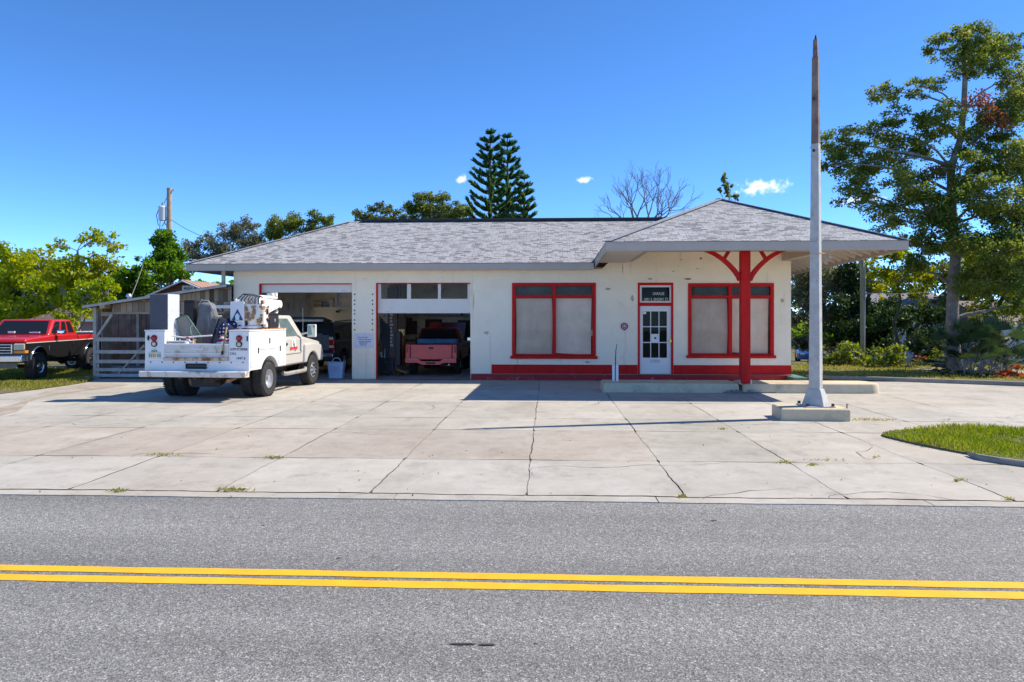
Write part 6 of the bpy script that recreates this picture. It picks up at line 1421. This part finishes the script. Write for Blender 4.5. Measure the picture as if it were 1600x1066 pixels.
# ---- far right background trees
def bg(name, label, u, v, Y, lobes, lm, rt=.2, leaf=.2, dens=.8, bk=None, vt=None, group=None, clump=.48, sub=10, cat='tree'):
    b = P(u, v, Y); b.z = gz(b.x, Y) + .05; t_ = P(u+3, vt if vt else min(l[1] for l in lobes)+20, Y); tk_ = [b, b.lerp(t_, .25)+Vector((.1,0,0)), b.lerp(t_, .5)+Vector((-.1,.1,0)), b.lerp(t_, .75)+Vector((.15,0,0)), t_]
    return tree(name, label, cat, b, tk_, [L(l[0], l[1], Y + (l[5] if len(l) > 5 else 0), l[2], l[3], l[4]) for l in lobes], LM[lm], bk or bark_d, leaf=leaf, dens=dens, r_trunk=rt, group=group, clump=clump, sub=sub)
bg('shade_tree', 'grey green feathery tree behind the right wall of the station, left of the wooden pole', 1278, 560, 43, [(1262,420,32,24,1,0),(1255,462,34,24,1,1),(1290,440,34,28,1.1,0),(1310,480,36,32,1.1,-1),(1262,500,36,28,1.1,-1),(1310,420,28,20,.8,1),(1300,520,40,26,1,0),(1255,536,30,22,.9,0)], 'grey', leaf=.20, dens=.75)
bg('shade_tree', 'dark dense tree right behind the wooden utility pole', 1352, 556, 41, [(1340,440,32,30,1,1),(1360,480,40,34,1.2,0),(1330,500,36,34,1.1,-1),(1385,505,36,30,1.1,0),(1350,528,46,24,1.1,0),(1325,400,24,20,.7,1),(1395,535,36,22,1,-1)], 'dark', leaf=.2, dens=.8)
bg('shade_tree', 'low dark spreading tree with crooked limbs in front of the white house', 1432, 548, 38, [(1420,480,40,24,1,0),(1462,490,34,24,1,0),(1400,505,34,24,1,-1),(1440,518,34,16,.8,-1),(1478,520,26,20,.8,0)], 'dark', leaf=.18, dens=.7, vt=470)
bg('shade_tree', 'yellow green tree with light catching leaves between the wooden pole and the oak', 1400, 560, 34, [(1375,420,28,22,.9,0),(1410,440,36,26,1,0),(1362,450,22,20,.7,-1),(1440,425,30,26,.9,1),(1395,400,30,18,.8,0),(1440,462,28,18,.7,0),(1415,405,26,18,.9,0)], 'gold', leaf=.15, dens=.5, vt=440, rt=.11)
bg('shade_tree', 'yellow green tree filling the space right of the oak trunk', 1560, 570, 33, [(1530,440,36,34,1.2,0),(1575,430,40,36,1.2,-1),(1545,480,36,26,1,0),(1600,470,40,36,1.2,0),(1520,400,30,26,.9,1),(1570,390,36,26,1,0),(1622,420,40,40,1,0)], 'gold', leaf=.15, dens=.6, vt=420, rt=.14)
bg('shade_tree', 'tall dark tree mass far behind the oak near the right edge', 1540, 545, 52, [(1500,440,40,40,1.2,0),(1550,420,46,44,1.3,0),(1610,420,50,50,1.3,0),(1470,470,36,36,1,0),(1440,440,30,30,1,0)], 'olive', leaf=.28, dens=.7)
bg('shade_tree', 'mid green tree far behind the dark tree beside the wooden pole', 1300, 545, 60, [(1275,440,36,34,1.2,0),(1330,450,40,34,1.2,0),(1380,460,40,30,1.2,0),(1250,470,30,34,1,0),(1420,470,40,30,1.1,0),(1480,490,40,26,1,0)], 'olive', leaf=.3, dens=.7)
# hedge and shrubs, right
def bush(name, label, lobes, Y, lm, leaf=.12, dens=.8, cat='shrub', group=None, clump=.45, sub=8):
    u = sum(l[0] for l in lobes)/len(lobes); b = P(u, 560, Y); b.z = .08 if Y < 30.5 else gz(b.x, Y)
    tk_ = [b, b+Vector((0,0,.15)), b+Vector((.02,0,.35))]
    return tree(name, label, cat, b, tk_, [L(l[0], l[1], Y+(l[5] if len(l)>5 else 0), l[2], l[3], l[4]) for l in lobes], LM[lm], bark_p, leaf=leaf, dens=dens, r_trunk=.05, group=group, clump=clump, sub=sub)
bush('hedge', 'bright green clipped hedge behind the blue car', [(1235,524,14,9,1),(1262,525,18,9,1),(1290,528,16,9,1)], 40, 'bright', .16, .8, 'hedge')
bush('shrub', 'dense green shrub just right of the sign pole', [(1300,556,22,16,1),(1328,548,24,17,1.1),(1342,556,24,18,1.1),(1318,566,22,14,1),(1285,564,14,10,.8)], 29.5, 'weed', .15, .75)
bush('shrub', 'green shrub with pale tips and brown litter at its foot right of the wooden pole', [(1372,562,22,16,1),(1395,551,24,18,1.1),(1412,562,24,17,1),(1362,576,22,9,.8),(1398,574,24,10,1)], 28.5, 'weed', .15, .75)
bush('shrub', 'brown dead shrub at the foot of the shrub right of the wooden pole', [(1412,578,12,8,1),(1404,582,10,5,.8),(1440,560,16,5,.8)], 28, 'rust', .11, .6)
bush('shrub', 'small yellow green shrub growing left of the oak trunk', [(1466,552,9,12,1),(1462,562,7,9,.8)], 27.5, 'gold', .11, .7)
bush('shrub', 'red orange leaved shrub at the right edge of the photo near the kerb', [(1575,590,26,12,1.1),(1555,594,14,9,.8),(1600,592,26,14,1.1),(1590,582,20,9,.9)], 23.8, 'red', .12, .7)
bush('shrub', 'dark leaved ground shrub between the palmetto and the kerb', [(1515,590,20,9,1),(1540,592,18,8,1),(1500,584,12,6,.8),(1470,580,16,5,.8)], 24.2, 'dark', .10, .8)
bush('shrub', 'bushy green shrub growing in front of the white shed wall at far right', [(1590,548,26,12,1),(1560,556,20,10,1),(1600,565,24,10,1)], 31, 'olive', .15, .75)
bush('shrub', 'tall dark shrubs screening the white house between the crooked tree and the oak trunk', [(1432,535,24,18,1),(1462,528,22,20,1),(1450,550,28,14,1),(1415,548,20,16,.9)], 30, 'dark', .15, .8)
bush('shrub', 'tall olive shrub filling the gap behind the palmetto right of the oak trunk', [(1528,520,20,20,1),(1548,535,20,18,1),(1515,545,18,16,1),(1560,552,18,14,.9),(1535,500,18,14,.8)], 30, 'olive', .15, .8)
# palmetto: fans of stiff leaves on stalks
yp_ = 25.4; pc = P(1528, 578, yp_); pc.z = .08
pm = thing('palmetto', 'large bushy saw palmetto with stiff fan leaves right of the oak trunk', 'palm', pc); Vs = []; q = MB()
for k in range(70):
    az = rng.uniform(0, 2*math.pi); el = rng.uniform(.15, 1.45); ln = rng.uniform(.7, 1.65); d = Vector((math.cos(az)*math.cos(el), math.sin(az)*math.cos(el), math.sin(el)))
    b0 = pc + Vector((rng.uniform(-.7,.8), rng.uniform(-.5,.5), 0)); tip = b0 + d*ln; q.tube([b0, b0.lerp(tip,.5)+Vector((0,0,.08)), tip], [.014,.011,.007], 5)
    sd_ = d.cross(Vector((rng.uniform(-.4,.4), rng.uniform(-.4,.4), 1))).normalized(); 
    for j in range(22):
        a = (j/21 - .5)*3.0; dd = (d*math.cos(a) + sd_*math.sin(a)).normalized(); l_ = .58*(1-.25*abs(a)/1.5); e = tip + dd*l_ + Vector((0,0,-.10*abs(a))); w_ = dd.cross(d.cross(sd_)).normalized()*.021
        Vs.append([tip, tip+dd*l_*.5+w_, e, tip+dd*l_*.5-w_])
q.build('stalk', bark_p, pm); quads_mesh('fan_leaves', np.array([[list(p) for p in f] for f in Vs]), LM['palm'], pm)

# ---- left side
def frond_tree(name, label, u, v, Y, lobes, lm, leaf=.22, dens=.5, rt=.14, group=None):
    return bg(name, label, u, v, Y, lobes, lm, rt=rt, leaf=leaf, dens=dens, bk=bark_p, group=group, clump=.48, sub=12)
frond_tree('feathery_tree', 'yellow green tree with feathery leaves rising above the bonnet of the red and black pickup', 30, 540, 31, [(20,400,40,26,1.1),(60,420,40,30,1.1),(10,450,44,30,1.1),(52,460,44,30,1.1,-1),(20,485,40,20,1,-1),(80,480,30,22,.9,-1),(-30,430,40,40,1)], 'lime', leaf=.17, dens=.62)
frond_tree('feathery_tree', 'tallest of the yellow green trees, between the red and black pickup and the shed', 118, 540, 29.5, [(90,382,18,10,.6),(142,372,24,16,.9),(170,378,22,16,.9),(120,420,38,26,1.1),(160,425,34,26,1.1),(95,450,30,26,1),(135,465,36,24,1.1,-1),(170,460,26,22,.9,-1),(112,490,30,14,.9,-1.5),(158,488,20,12,.7,-1)], 'lime', leaf=.17, dens=.58)
frond_tree('feathery_tree', 'small leafy sapling with pale yellow leaves behind the bed of the red and black pickup', 110, 540, 27.5, [(112,505,10,9,.8),(118,520,8,8,.7),(100,498,8,6,.6)], 'lime', leaf=.16, dens=.5, rt=.05)
bg('leafy_tree', 'dense dark green tree behind the shed roof left of the station', 215, 530, 33, [(200,440,32,26,1.2),(240,452,34,24,1.2),(190,470,26,20,1),(270,440,30,24,1.1),(285,462,30,16,1),(215,420,26,20,.9),(310,448,22,14,.8),(335,452,24,12,.8)], 'bright', leaf=.17, dens=.95, clump=.42, sub=12)
bg('climbing_vine', 'rounded column of bright green vine covering the utility pole with the transformer', 262, 530, 35, [(262,378,20,18,1.3),(252,395,20,18,1.2),(272,398,20,20,1.2),(262,420,26,18,1.2),(242,412,16,14,.9)], 'bright', leaf=.15, dens=1.1, clump=.45, sub=14, cat='vine')
bg('shade_tree', 'thin greyish tree with sparse leaves just left of the station roof hip', 345, 520, 48, [(318,385,22,24,1),(350,374,24,26,1.1),(385,366,24,24,1.1),(410,370,20,26,1),(330,402,28,22,1),(300,384,14,22,.8),(370,392,36,24,1.1),(400,390,26,20,.9)], 'grey', leaf=.14, dens=.58, bk=bark_p)
bg('shade_tree', 'green tree top showing above the left hip of the station roof', 468, 500, 46, [(438,354,18,18,1),(462,346,20,18,1.1),(488,343,20,16,1.1),(508,348,14,14,.9),(455,368,30,18,1.2),(490,362,28,14,1),(425,366,14,16,.8)], 'oak', leaf=.16, dens=.75)
bg('shade_tree', 'small olive tree top just above the left end of the black roof ridge', 590, 480, 52, [(570,336,16,14,1),(590,326,14,13,.9),(606,334,16,14,1),(622,340,14,10,.8),(558,338,8,10,.5),(588,345,34,10,1)], 'olive', leaf=.18, dens=.6)
bg('shade_tree', 'broad round green tree top left of the tall pines above the roof', 685, 480, 50, [(648,322,18,18,1),(668,314,20,18,1.1),(692,316,20,18,1.1),(715,326,20,16,1.1),(662,334,30,16,1.1),(700,338,34,14,1.1),(733,336,16,12,.8),(640,340,16,10,.7)], 'oak', leaf=.14, dens=.8)
bg('shade_tree', 'dark tree line filling the gap behind the feathery trees at far left', 60, 540, 50, [(20,440,50,36,1.2),(100,450,50,30,1.2),(170,440,50,30,1.2),(60,500,60,26,1.1),(150,500,50,26,1.1),(230,470,50,36,1.2),(-30,480,50,40,1.1)], 'dark', leaf=.3, dens=.7)

# ---- Norfolk pines
def norfolk(label, u, vtop, Y, w_px, v_base=345, lean=0):
    top = P(u, vtop, Y); b = Vector((top.x - lean, Y, 0)); o = thing('norfolk_pine', label, 'tree', b, 0, 'tall pines behind the roof'); q = MB(); H_ = top.z; q.tube([b, b.lerp(top,.5), top], [.3,.17,.02], 8); V = []
    t = Y/ray(u)[1]; Rm = w_px/FPX*t; z_lo = PZ(u, v_base+25, Y); nz = int((H_-z_lo)/.52); 
    for k in range(nz+1):
        f = k/nz; z = z_lo + (H_-.15-z_lo)*f; rad = Rm*(1-f)**.62 + .12; nb = 6 if k % 2 else 5
        for j in range(nb):
            az = 2*math.pi*j/nb + k*.55 + rng.uniform(-.35,.35); rr = rad*rng.uniform(.6,1.15); c = Vector((b.x + (top.x-b.x)*z/H_, b.y, z)); d = Vector((math.cos(az), math.sin(az), 0)); rise = rng.uniform(.42,.72)
            pts = [c + d*rr*s + Vector((0,0,rr*(rise*s*s - .06*s))) for s in (0,.35,.7,1.0)]
            q.tube(pts, [.04,.03,.02,.01], 4)
            m = int(40 + 120*rr); s = rng.uniform(.12,1,m); ii = np.minimum((s*3).astype(int), 2); fr = s*3-ii
            pa = np.array([list(p) for p in pts]); base = pa[ii]*(1-fr)[:,None] + pa[ii+1]*fr[:,None]
            dr = np.array(list((pts[3]-pts[0]).normalized())); ax = rand_dirs(m)*.6 + dr*1.0 + np.array([0,0,.35]); ax /= np.linalg.norm(ax,axis=1,keepdims=True)
            V.append(leaf_quads(base + ax*.13, .36, .26, 0, ax))
    q.build('trunk', bark_d, o); quads_mesh('crown', np.concatenate(V), LM['pine'], o)
norfolk('tallest Norfolk pine behind the roof, leftmost of the three', 766, 206, 46, 40)
norfolk('second Norfolk pine, its tip just right of and below the tallest', 793, 212, 47.5, 33)
norfolk('shortest Norfolk pine, rightmost of the three behind the roof', 819, 276, 45, 24)

# ---- bare tree and the thin tree over the canopy
def bare(o, start, d0, L0, r0, mb, depth, spread, rr):
    d = Vector(d0).normalized(); pts = [Vector(start)]; n = 4
    for k in range(n):
        d = (d + Vector((rr.uniform(-.16,.16), rr.uniform(-.16,.16), rr.uniform(-.02,.14)))).normalized(); pts.append(pts[-1] + d*L0/n)
    mb.tube(pts, [max(.009, r0*(1-.45*k/n)) for k in range(n+1)], 6 if r0 > .05 else 4)
    if depth == 0: return
    for k in range(rr.choice((3,3,4)) if depth > 1 else 4):
        i = rr.choice((2,3,4,4)); a = rr.uniform(0, 6.28); s = Vector((math.cos(a), math.sin(a)*.8, rr.uniform(-.15,.5))); nd = (d*1.0 + s*spread).normalized()
        bare(o, pts[i], nd, L0*rr.uniform(.52,.74), r0*.52, mb, depth-1, spread, rr)
bb = P(1005, 470, 44); bb.z = 0; o = thing('bare_tree', 'leafless tree with fine upright twigs behind the roof right of the pines', 'tree', bb); q = MB(); rr_ = random.Random(21)
z0_ = PZ(1012, 372, 44); q.tube([bb, Vector((bb.x, 44, z0_))], [.24,.19], 8)
def fork(p, d, L_, r0, depth):
    """Forking bare limb: a gently bent stem that splits into two or three finer ones."""
    p = Vector(p); d = Vector(d).normalized(); pts = [p.copy()]; n = 4
    for k in range(n): d = (d + Vector((rr_.uniform(-.13,.13), rr_.uniform(-.13,.13), rr_.uniform(-.02,.12)))).normalized(); p = p + d*L_/n; pts.append(p.copy())
    q.tube(pts, [max(.0065, r0*(1-.35*k/n)) for k in range(n+1)], 5)
    if depth == 0: return
    for k in range(rr_.choice((2,2,3)) if depth > 1 else 3):
        a = rr_.uniform(0, 6.28); s = d.cross(Vector((math.cos(a), math.sin(a), .3))).normalized()
        fork(pts[-1] if k < 2 else pts[2], d + s*rr_.uniform(.35,.75), L_*rr_.uniform(.62,.88), r0*.60, depth-1)
z0_ = PZ(1012, 372, 44)
for d_, L_ in (((-.95,0,.75),1.15),((-.25,.2,1),1.3),((.12,-.2,1),1.35),((.55,.1,.85),1.3),((1.0,-.1,.55),1.2),((-.6,-.3,.9),1.2)): fork((bb.x, 44, z0_), d_, L_, .08, 5)
q.build('trunk', mat('bare bark', (.20,.18,.17), .95, var=.2), o)
bg('slender_tree', 'slender sparse tree top sticking up behind the canopy roof peak', 1135, 470, 40, [(1131,280,4,8,1),(1134,292,5,8,1),(1137,302,7,7,1),(1150,308,6,6,.9),(1124,298,4,4,.6),(1142,290,3,4,.5)], 'oak', leaf=.15, dens=.6, vt=285, rt=.1, bk=bark_p)

# ---- grass blades on the lawns (uncountable)
def pip(x, y, poly):
    ins = np.zeros(len(x), bool); n = len(poly); j = n-1
    for i in range(n):
        xi, yi, xj, yj = poly[i][0], poly[i][1], poly[j][0], poly[j][1]
        c = ((yi > y) != (yj > y)) & (x < (xj-xi)*(y-yi)/((yj-yi) + 1e-12) + xi); ins ^= c; j = i
    return ins
def grass(name, poly, n, z, h, wd, lm, box=None):
    xs_ = [p[0] for p in poly]; ys_ = [p[1] for p in poly]; bx = box or (min(xs_), max(xs_), min(ys_), max(ys_))
    x = rng.uniform(bx[0], bx[1], n*2); y = rng.uniform(bx[2], bx[3], n*2); k = pip(x, y, poly); x, y = x[k][:n], y[k][:n]; m = len(x)
    a = rng.uniform(0, 6.28, m); hh = h*rng.uniform(.5, 1.25, m); ln = rng.uniform(.1, .9, m)
    patch = .72 + .5*np.sin(x*1.7+.6*y)*np.sin(y*2.3-x*.5); hh = hh*patch
    b = np.stack([x, y, np.full(m, z)], 1); sdv = np.stack([np.cos(a), np.sin(a), np.zeros(m)], 1)*wd; la = rng.uniform(0, 6.28, m)
    tip = b + np.stack([np.cos(la)*hh*ln, np.sin(la)*hh*ln, hh], 1); mid = b + (tip-b)*.55 + np.stack([np.zeros(m), np.zeros(m), hh*.12], 1)
    V = np.stack([b - sdv, b + sdv, tip + sdv*.1, mid - sdv*.9], 1)
    return stuff(quads_mesh(name, V, LM[lm]))
vp = [(p.x, p.y) for p in smooth_poly(verge, 4)]
grass('grass', vp, 26000, .028, .085, .006, 'grass', (vp[0][0]-.5, 10.2, 9.0, 13.4))
grass('grass', left_poly, 24000, .012, .10, .011, 'drygrass', (-21, -12.5, 19, 27))
rl = [(XWR+.05, 23.3), (XWR+.05, 31)] + [(24, 31)] + [(p[0], p[1]) for p in lawn_edge[::-1]]
grass('grass', rl, 20000, .08, .08, .012, 'drygrass', (XWR, 22, 22.8, 31))
# weeds in the joints and leaf litter on the concrete
V = []
for (u, v, du, n) in ((185,767,14,50),(365,766,26,90),(1065,776,6,26),(430,716,22,60),(262,711,30,50),(1130,671,8,20),(1225,723,14,40),(1270,727,10,30),(1370,715,10,20),(1500,751,12,30),(1348,656,34,70),(1375,657,26,60),(1480,656,10,14),(1290,719,30,30),(1575,780,10,20)):
    for k in range(n):
        p = G(u + rng.normal()*du*.5, v + rng.normal()*.9, .004); V.append(np.array(list(p)) + np.array([0,0,.012]))
V = np.array(V); stuff(quads_mesh('weeds', leaf_quads(V, .05, .3, .8), LM['drygrass']))
c = []
for k in range(130):
    u = rng.uniform(0, 1600); v = rng.uniform(604, 780)
    if u > 1360 and v > 664 and v < 735: continue
    p = G(u, v, .006); c.append(list(p))
stuff(quads_mesh('leaf_litter', leaf_quads(np.array(c), .035, .4, 3.0), LM['rust']))

# ------------------------------------------------------------------ poles, fence, houses in the distance
yk = 36; tpole = thing('utility_pole', 'grey wooden utility pole with a white transformer rising out of the vine', 'utility pole', (PX(264,yk), yk, 0)); xk = tpole.location.x
q = MB(); q.tube([(xk,yk,0),(xk+.02,yk,PZ(264,294,yk))], [.17,.12], 12); q.build('pole', M['oldwood'], tpole, smooth=60)
zt = PZ(253, 334, yk); q = MB(); xt = PX(253.5, yk-.1); q.lathe([(.001,-.36),(.17,-.36),(.18,-.33),(.18,.28),(.19,.30),(.17,.36),(.06,.40),(.001,.41)], (xt, yk-.1, zt), 'z', 18); tf = q.build('transformer', mat('pale transformer paint', (.66,.68,.70), .5, var=.06), tpole, smooth=40)
q = MB(); q.tube([(xt,yk-.1,zt+.38),(xt,yk-.1,zt+.56)], [.05,.03], 8); q.tube([(xt+.1,yk-.1,zt+.5),(xk-.05,yk,zt+.95),(xk-.06,yk,zt+1.1)], .02, 6); q.build('bushing', M['steel'], tf)
q = MB(); q.bar((xt+.1,yk-.05,zt-.2),(xk-.05,yk,zt-.2),.05,.05); q.bar((xt+.1,yk-.05,zt+.2),(xk-.05,yk,zt+.2),.05,.05); q.bar((xt+.05,yk,zt-.42),(xk-.05,yk,zt-.75),.04,.04); q.bar((xk,yk,PZ(264,299,yk)),(xk+.28,yk,PZ(264,297,yk)),.07,.07); q.build('bracket', M['steel'], tpole)
q = MB(); q.tube([(xt-.15,yk-.1,zt+.3),(xt-.3,yk-.1,zt-.1),(xt-.2,yk-.1,zt-.6),(xt,yk-.1,zt-.65),(xt+.2,yk-.1,zt-.3)], .018, 6); q.tube([(xt-.1,yk-.1,zt-.35),(xt-.18,yk-.1,zt-1.2),(xt-.2,yk-.2,zt-2.2)], .014, 6); q.build('lead', M['black'], tpole)
wire_m = mat('weathered wire', (.22,.22,.22), .8, var=0)
def wire(name, label, a, b, sag, r=.014, n=14):
    a, b = Vector(a), Vector(b); q = MB(); q.tube([a.lerp(b,k/n) - Vector((0,0,sag*4*(k/n)*(1-k/n))) for k in range(n+1)], r, 5); tag(q.build(name, wire_m), label, 'wire')
wire('service_wire', 'thin wire sagging from the transformer pole towards the left end of the station roof', (xk+.1,yk,PZ(264,343,yk)), (XL+1.6, YR-1.5, ZGT+.75), .35)
xv = PX(201.5, ysd+2.0); wire('service_wire', 'pair of pale wires running from the shed vent pipe up into the vine', (xv+.02, ysd+2.0, zro(xv)+.2), (PX(238,yk), yk-.5, PZ(238,396,yk)), .1, .012)
yk2 = G(1348, 568).y; wp = thing('utility_pole', 'plain slender wooden pole standing among shrubs right of the sign pole', 'utility pole', (PX(1348,yk2), yk2, .05)); xk = wp.location.x
q = MB(); zt = PZ(1347, 402, yk2); q.tube([(xk,yk2,.05),(xk-.03,yk2,zt)], [.10,.08], 10); q.build('pole', mat('greenish wood pole', (.27,.25,.17), .85, var=.2, vs=4), wp, smooth=60)
q = MB(); q.box((xk+.06,yk2-.06,.05),(xk+.095,yk2-.02,zt-.4)); q.build('conduit', M['steel'], wp)
wire('service_wire', 'pale wire running right from the slender wooden pole through the trees', (xk, yk2, PZ(1348,458,yk2)), (PX(1450,yk2+1), yk2+1, PZ(1450,457,yk2+1)), .05, .008)
# chain-link fence
yf = 60; fn = thing('chain_link_fence', 'grey chain link fence running behind the shrubs on the right', 'fence', (PX(1430,yf), yf, gz(25, yf))); x0, x1 = PX(1330,yf), PX(1600,yf); z0, z1 = gz(25,yf)+.04, PZ(1430,541,yf)
nx = int((x1-x0)/.14); q = MB(); 
for k in range(nx):
    x = x0+(x1-x0)*k/nx; hh = z1-z0
    for s in (-1, 1):
        a = (x, yf, z0); b = (x + s*hh, yf+.005*s, z1); q.bar(a, b, .010, .010, up=(0,1,0))
q.build('mesh', M['steel'], fn)
q = MB(); q.tube([(x0,yf,z1),(x1,yf,z1)], .03, 6); q.build('top_rail', M['steel'], fn)
k = 0; x = x0
while x <= x1: q = MB(); q.tube([(x,yf,z0-.05),(x,yf,z1+.06)], .04, 8); q.build('post', M['steel'], fn); x += 2.4
def house(name, label, xa, xb, y, dpt, zw, zr, wallm, roofm, wins=(), gable='x', porch=None, z0=0.0):
    o = thing(name, label, 'house', ((xa+xb)/2, y, z0)); q = MB(); q.box((xa,y,z0-.3),(xb,y+dpt,zw))
    if gable == 'y': q.add([(xa,y,zw),(xb,y,zw),((xa+xb)/2,y,zr-.06)],[(0,1,2)])
    q.build('wall', wallm, o); q = MB(); e = .4
    if gable == 'x':
        ym = y+dpt/2; q.add([(xa-e,y-e,zw-.1),(xb+e,y-e,zw-.1),(xb+e,ym,zr),(xa-e,ym,zr),(xa-e,y+dpt+e,zw-.1),(xb+e,y+dpt+e,zw-.1)],[(0,1,2,3),(3,2,5,4)]); q.add([(xa,y,zw),(xa,y+dpt,zw),(xa,ym,zr-.1)],[(0,1,2)]); q.add([(xb,y,zw),(xb,y+dpt,zw),(xb,ym,zr-.1)],[(0,1,2)])
        q.box((xa-e,y-e-.03,zw-.22),(xb+e,y-e,zw-.08), mi=1)
    else:
        xm = (xa+xb)/2; sl = (zr-zw)/(xm-xa); q.add([(xa-e,y-e,zw-e*sl),(xm,y-e,zr),(xm,y+dpt+e,zr),(xa-e,y+dpt+e,zw-e*sl),(xb+e,y-e,zw-e*sl),(xb+e,y+dpt+e,zw-e*sl)],[(0,1,2,3),(1,4,5,2)]); q.bar((xa-e,y-e-.02,zw-e*sl-.05),(xm,y-e-.02,zr-.05),.04,.14,up=(0,1,0),mi=1); q.bar((xm,y-e-.02,zr-.05),(xb+e,y-e-.02,zw-e*sl-.05),.04,.14,up=(0,1,0),mi=1)
    q.build('roof', [roofm, M['white']], o)
    for wx0, wx1, wz0, wz1 in wins:
        q = MB(); t = .07; q.box((wx0-t,y-.05,wz0-t),(wx1+t,y-.004,wz0)); q.box((wx0-t,y-.05,wz1),(wx1+t,y-.004,wz1+t)); q.box((wx0-t,y-.05,wz0),(wx0,y-.004,wz1)); q.box((wx1,y-.05,wz0),(wx1+t,y-.004,wz1)); q.box((wx0,y-.045,(wz0+wz1)/2-.025),(wx1,y-.006,(wz0+wz1)/2+.025)); wf = q.build('window', M['white'], o)
        q = MB(); q.face([(wx0,y-.012,wz0),(wx1,y-.012,wz0),(wx1,y-.012,wz1),(wx0,y-.012,wz1)]); q.build('pane', M['glass'], wf)
    if porch:
        px0, px1, pd, pz = porch; q = MB(); q.box((px0,y-pd,z0-.3),(px1,y-.002,z0+.35)); q.build('porch_floor', M['kerb'], o); q = MB(); q.box((px0-.2,y-pd-.2,pz),(px1+.2,y-.002,pz+.2)); q.build('porch_roof', M['white'], o)
        n = 4
        for k in range(n): x = px0+.1+(px1-px0-.2)*k/(n-1); q = MB(); q.box((x-.06,y-pd+.05,z0+.35),(x+.06,y-pd+.17,pz)); q.build('porch_post', M['white'], o)
    return o
sid = mat('pale siding', (.62,.64,.66), .8, var=.06); groof = mat('grey far roof', (.22,.21,.22), .9, var=.15)
hy = 50; house('house', 'white house with a porch half hidden behind the dark trees on the right', PX(1395,hy), PX(1500,hy), hy, 8, 1.95, 3.7, sid, groof, [(PX(1415,hy),PX(1428,hy),.1,1.3),(PX(1445,hy),PX(1458,hy),.1,1.3)], 'x', (PX(1425,hy),PX(1498,hy),1.8,1.5), z0=-1.06)
hy = 38; house('house', 'white sided building with a low brown roof at the far right edge behind shrubs', PX(1562,hy), PX(1700,hy), hy, 7, PZ(1580,504,hy), PZ(1580,468,hy), sid, mat('brown grey roof', (.20,.15,.14), .9, var=.2), [(PX(1600,hy),PX(1612,hy),.9,1.5)], z0=-.4)
hy = 44; house('house', 'low house with pinkish walls glimpsed between the pickup and the shed', PX(60,hy), PX(215,hy), hy, 8, PZ(140,497,hy), PZ(140,497,hy)+1.1, mat('pinkish wall', (.36,.22,.19), .85, var=.08), M['brownroof'] if False else mat('brown far roof', (.12,.08,.07), .9, var=.2), [(PX(90,hy),PX(98,hy),.9,1.6)])
hy = 30; ha, hb_ = PX(236,hy), PX(350,hy); xm = (ha+hb_)/2
house('house', 'brown gabled house with a white attic window rising behind the shed roof', ha, hb_, hy, 9, PZ(290,462,hy), PZ(293,438,hy), mat('brown siding', (.13,.07,.05), .85, var=.2), mat('tan brown roof', (.34,.20,.15), .9, var=.2), [(PX(288,hy),PX(302,hy),PZ(295,458,hy),PZ(295,449,hy))], 'y')
q = MB(); yy = 27.5; x0, x1 = PX(117,yy), PX(150,yy); bt_ = thing('trailer', 'low pale topped trailer behind the bed of the red and black pickup', 'trailer', ((x0+x1)/2, yy, 0)); q.box((x0,yy,.35),(x1+1,yy+1.4,PZ(130,521,yy))); q.build('body', mat('trailer grey', (.20,.19,.18), .8), bt_, bevel=.03); q = MB(); q.box((x0-.03,yy-.03,PZ(130,521,yy)+.001),(x1+1,yy+1.43,PZ(130,518,yy))); q.build('cover', M['white'], bt_, bevel=.03)
for s in (.3, 1.3): wheel(bt_, (s-.8, .0, .3), -1, .3, .18, .17, M['steel'], 5)

# far-off woods that close the horizon, one uncountable mass
c = []
for k in range(420):
    x = rng.uniform(-130, 190); y = rng.uniform(95, 135); h = rng.uniform(4, 8.5); r = rng.uniform(2.5, 5); zc_ = gz(x, y) + h*.5
    c.append(blob((x, y, zc_), (r, r, h*.55), 70, .3))
stuff(quads_mesh('distant_trees', leaf_quads(np.concatenate(c), 1.1, .7, .3), LM['oak']))
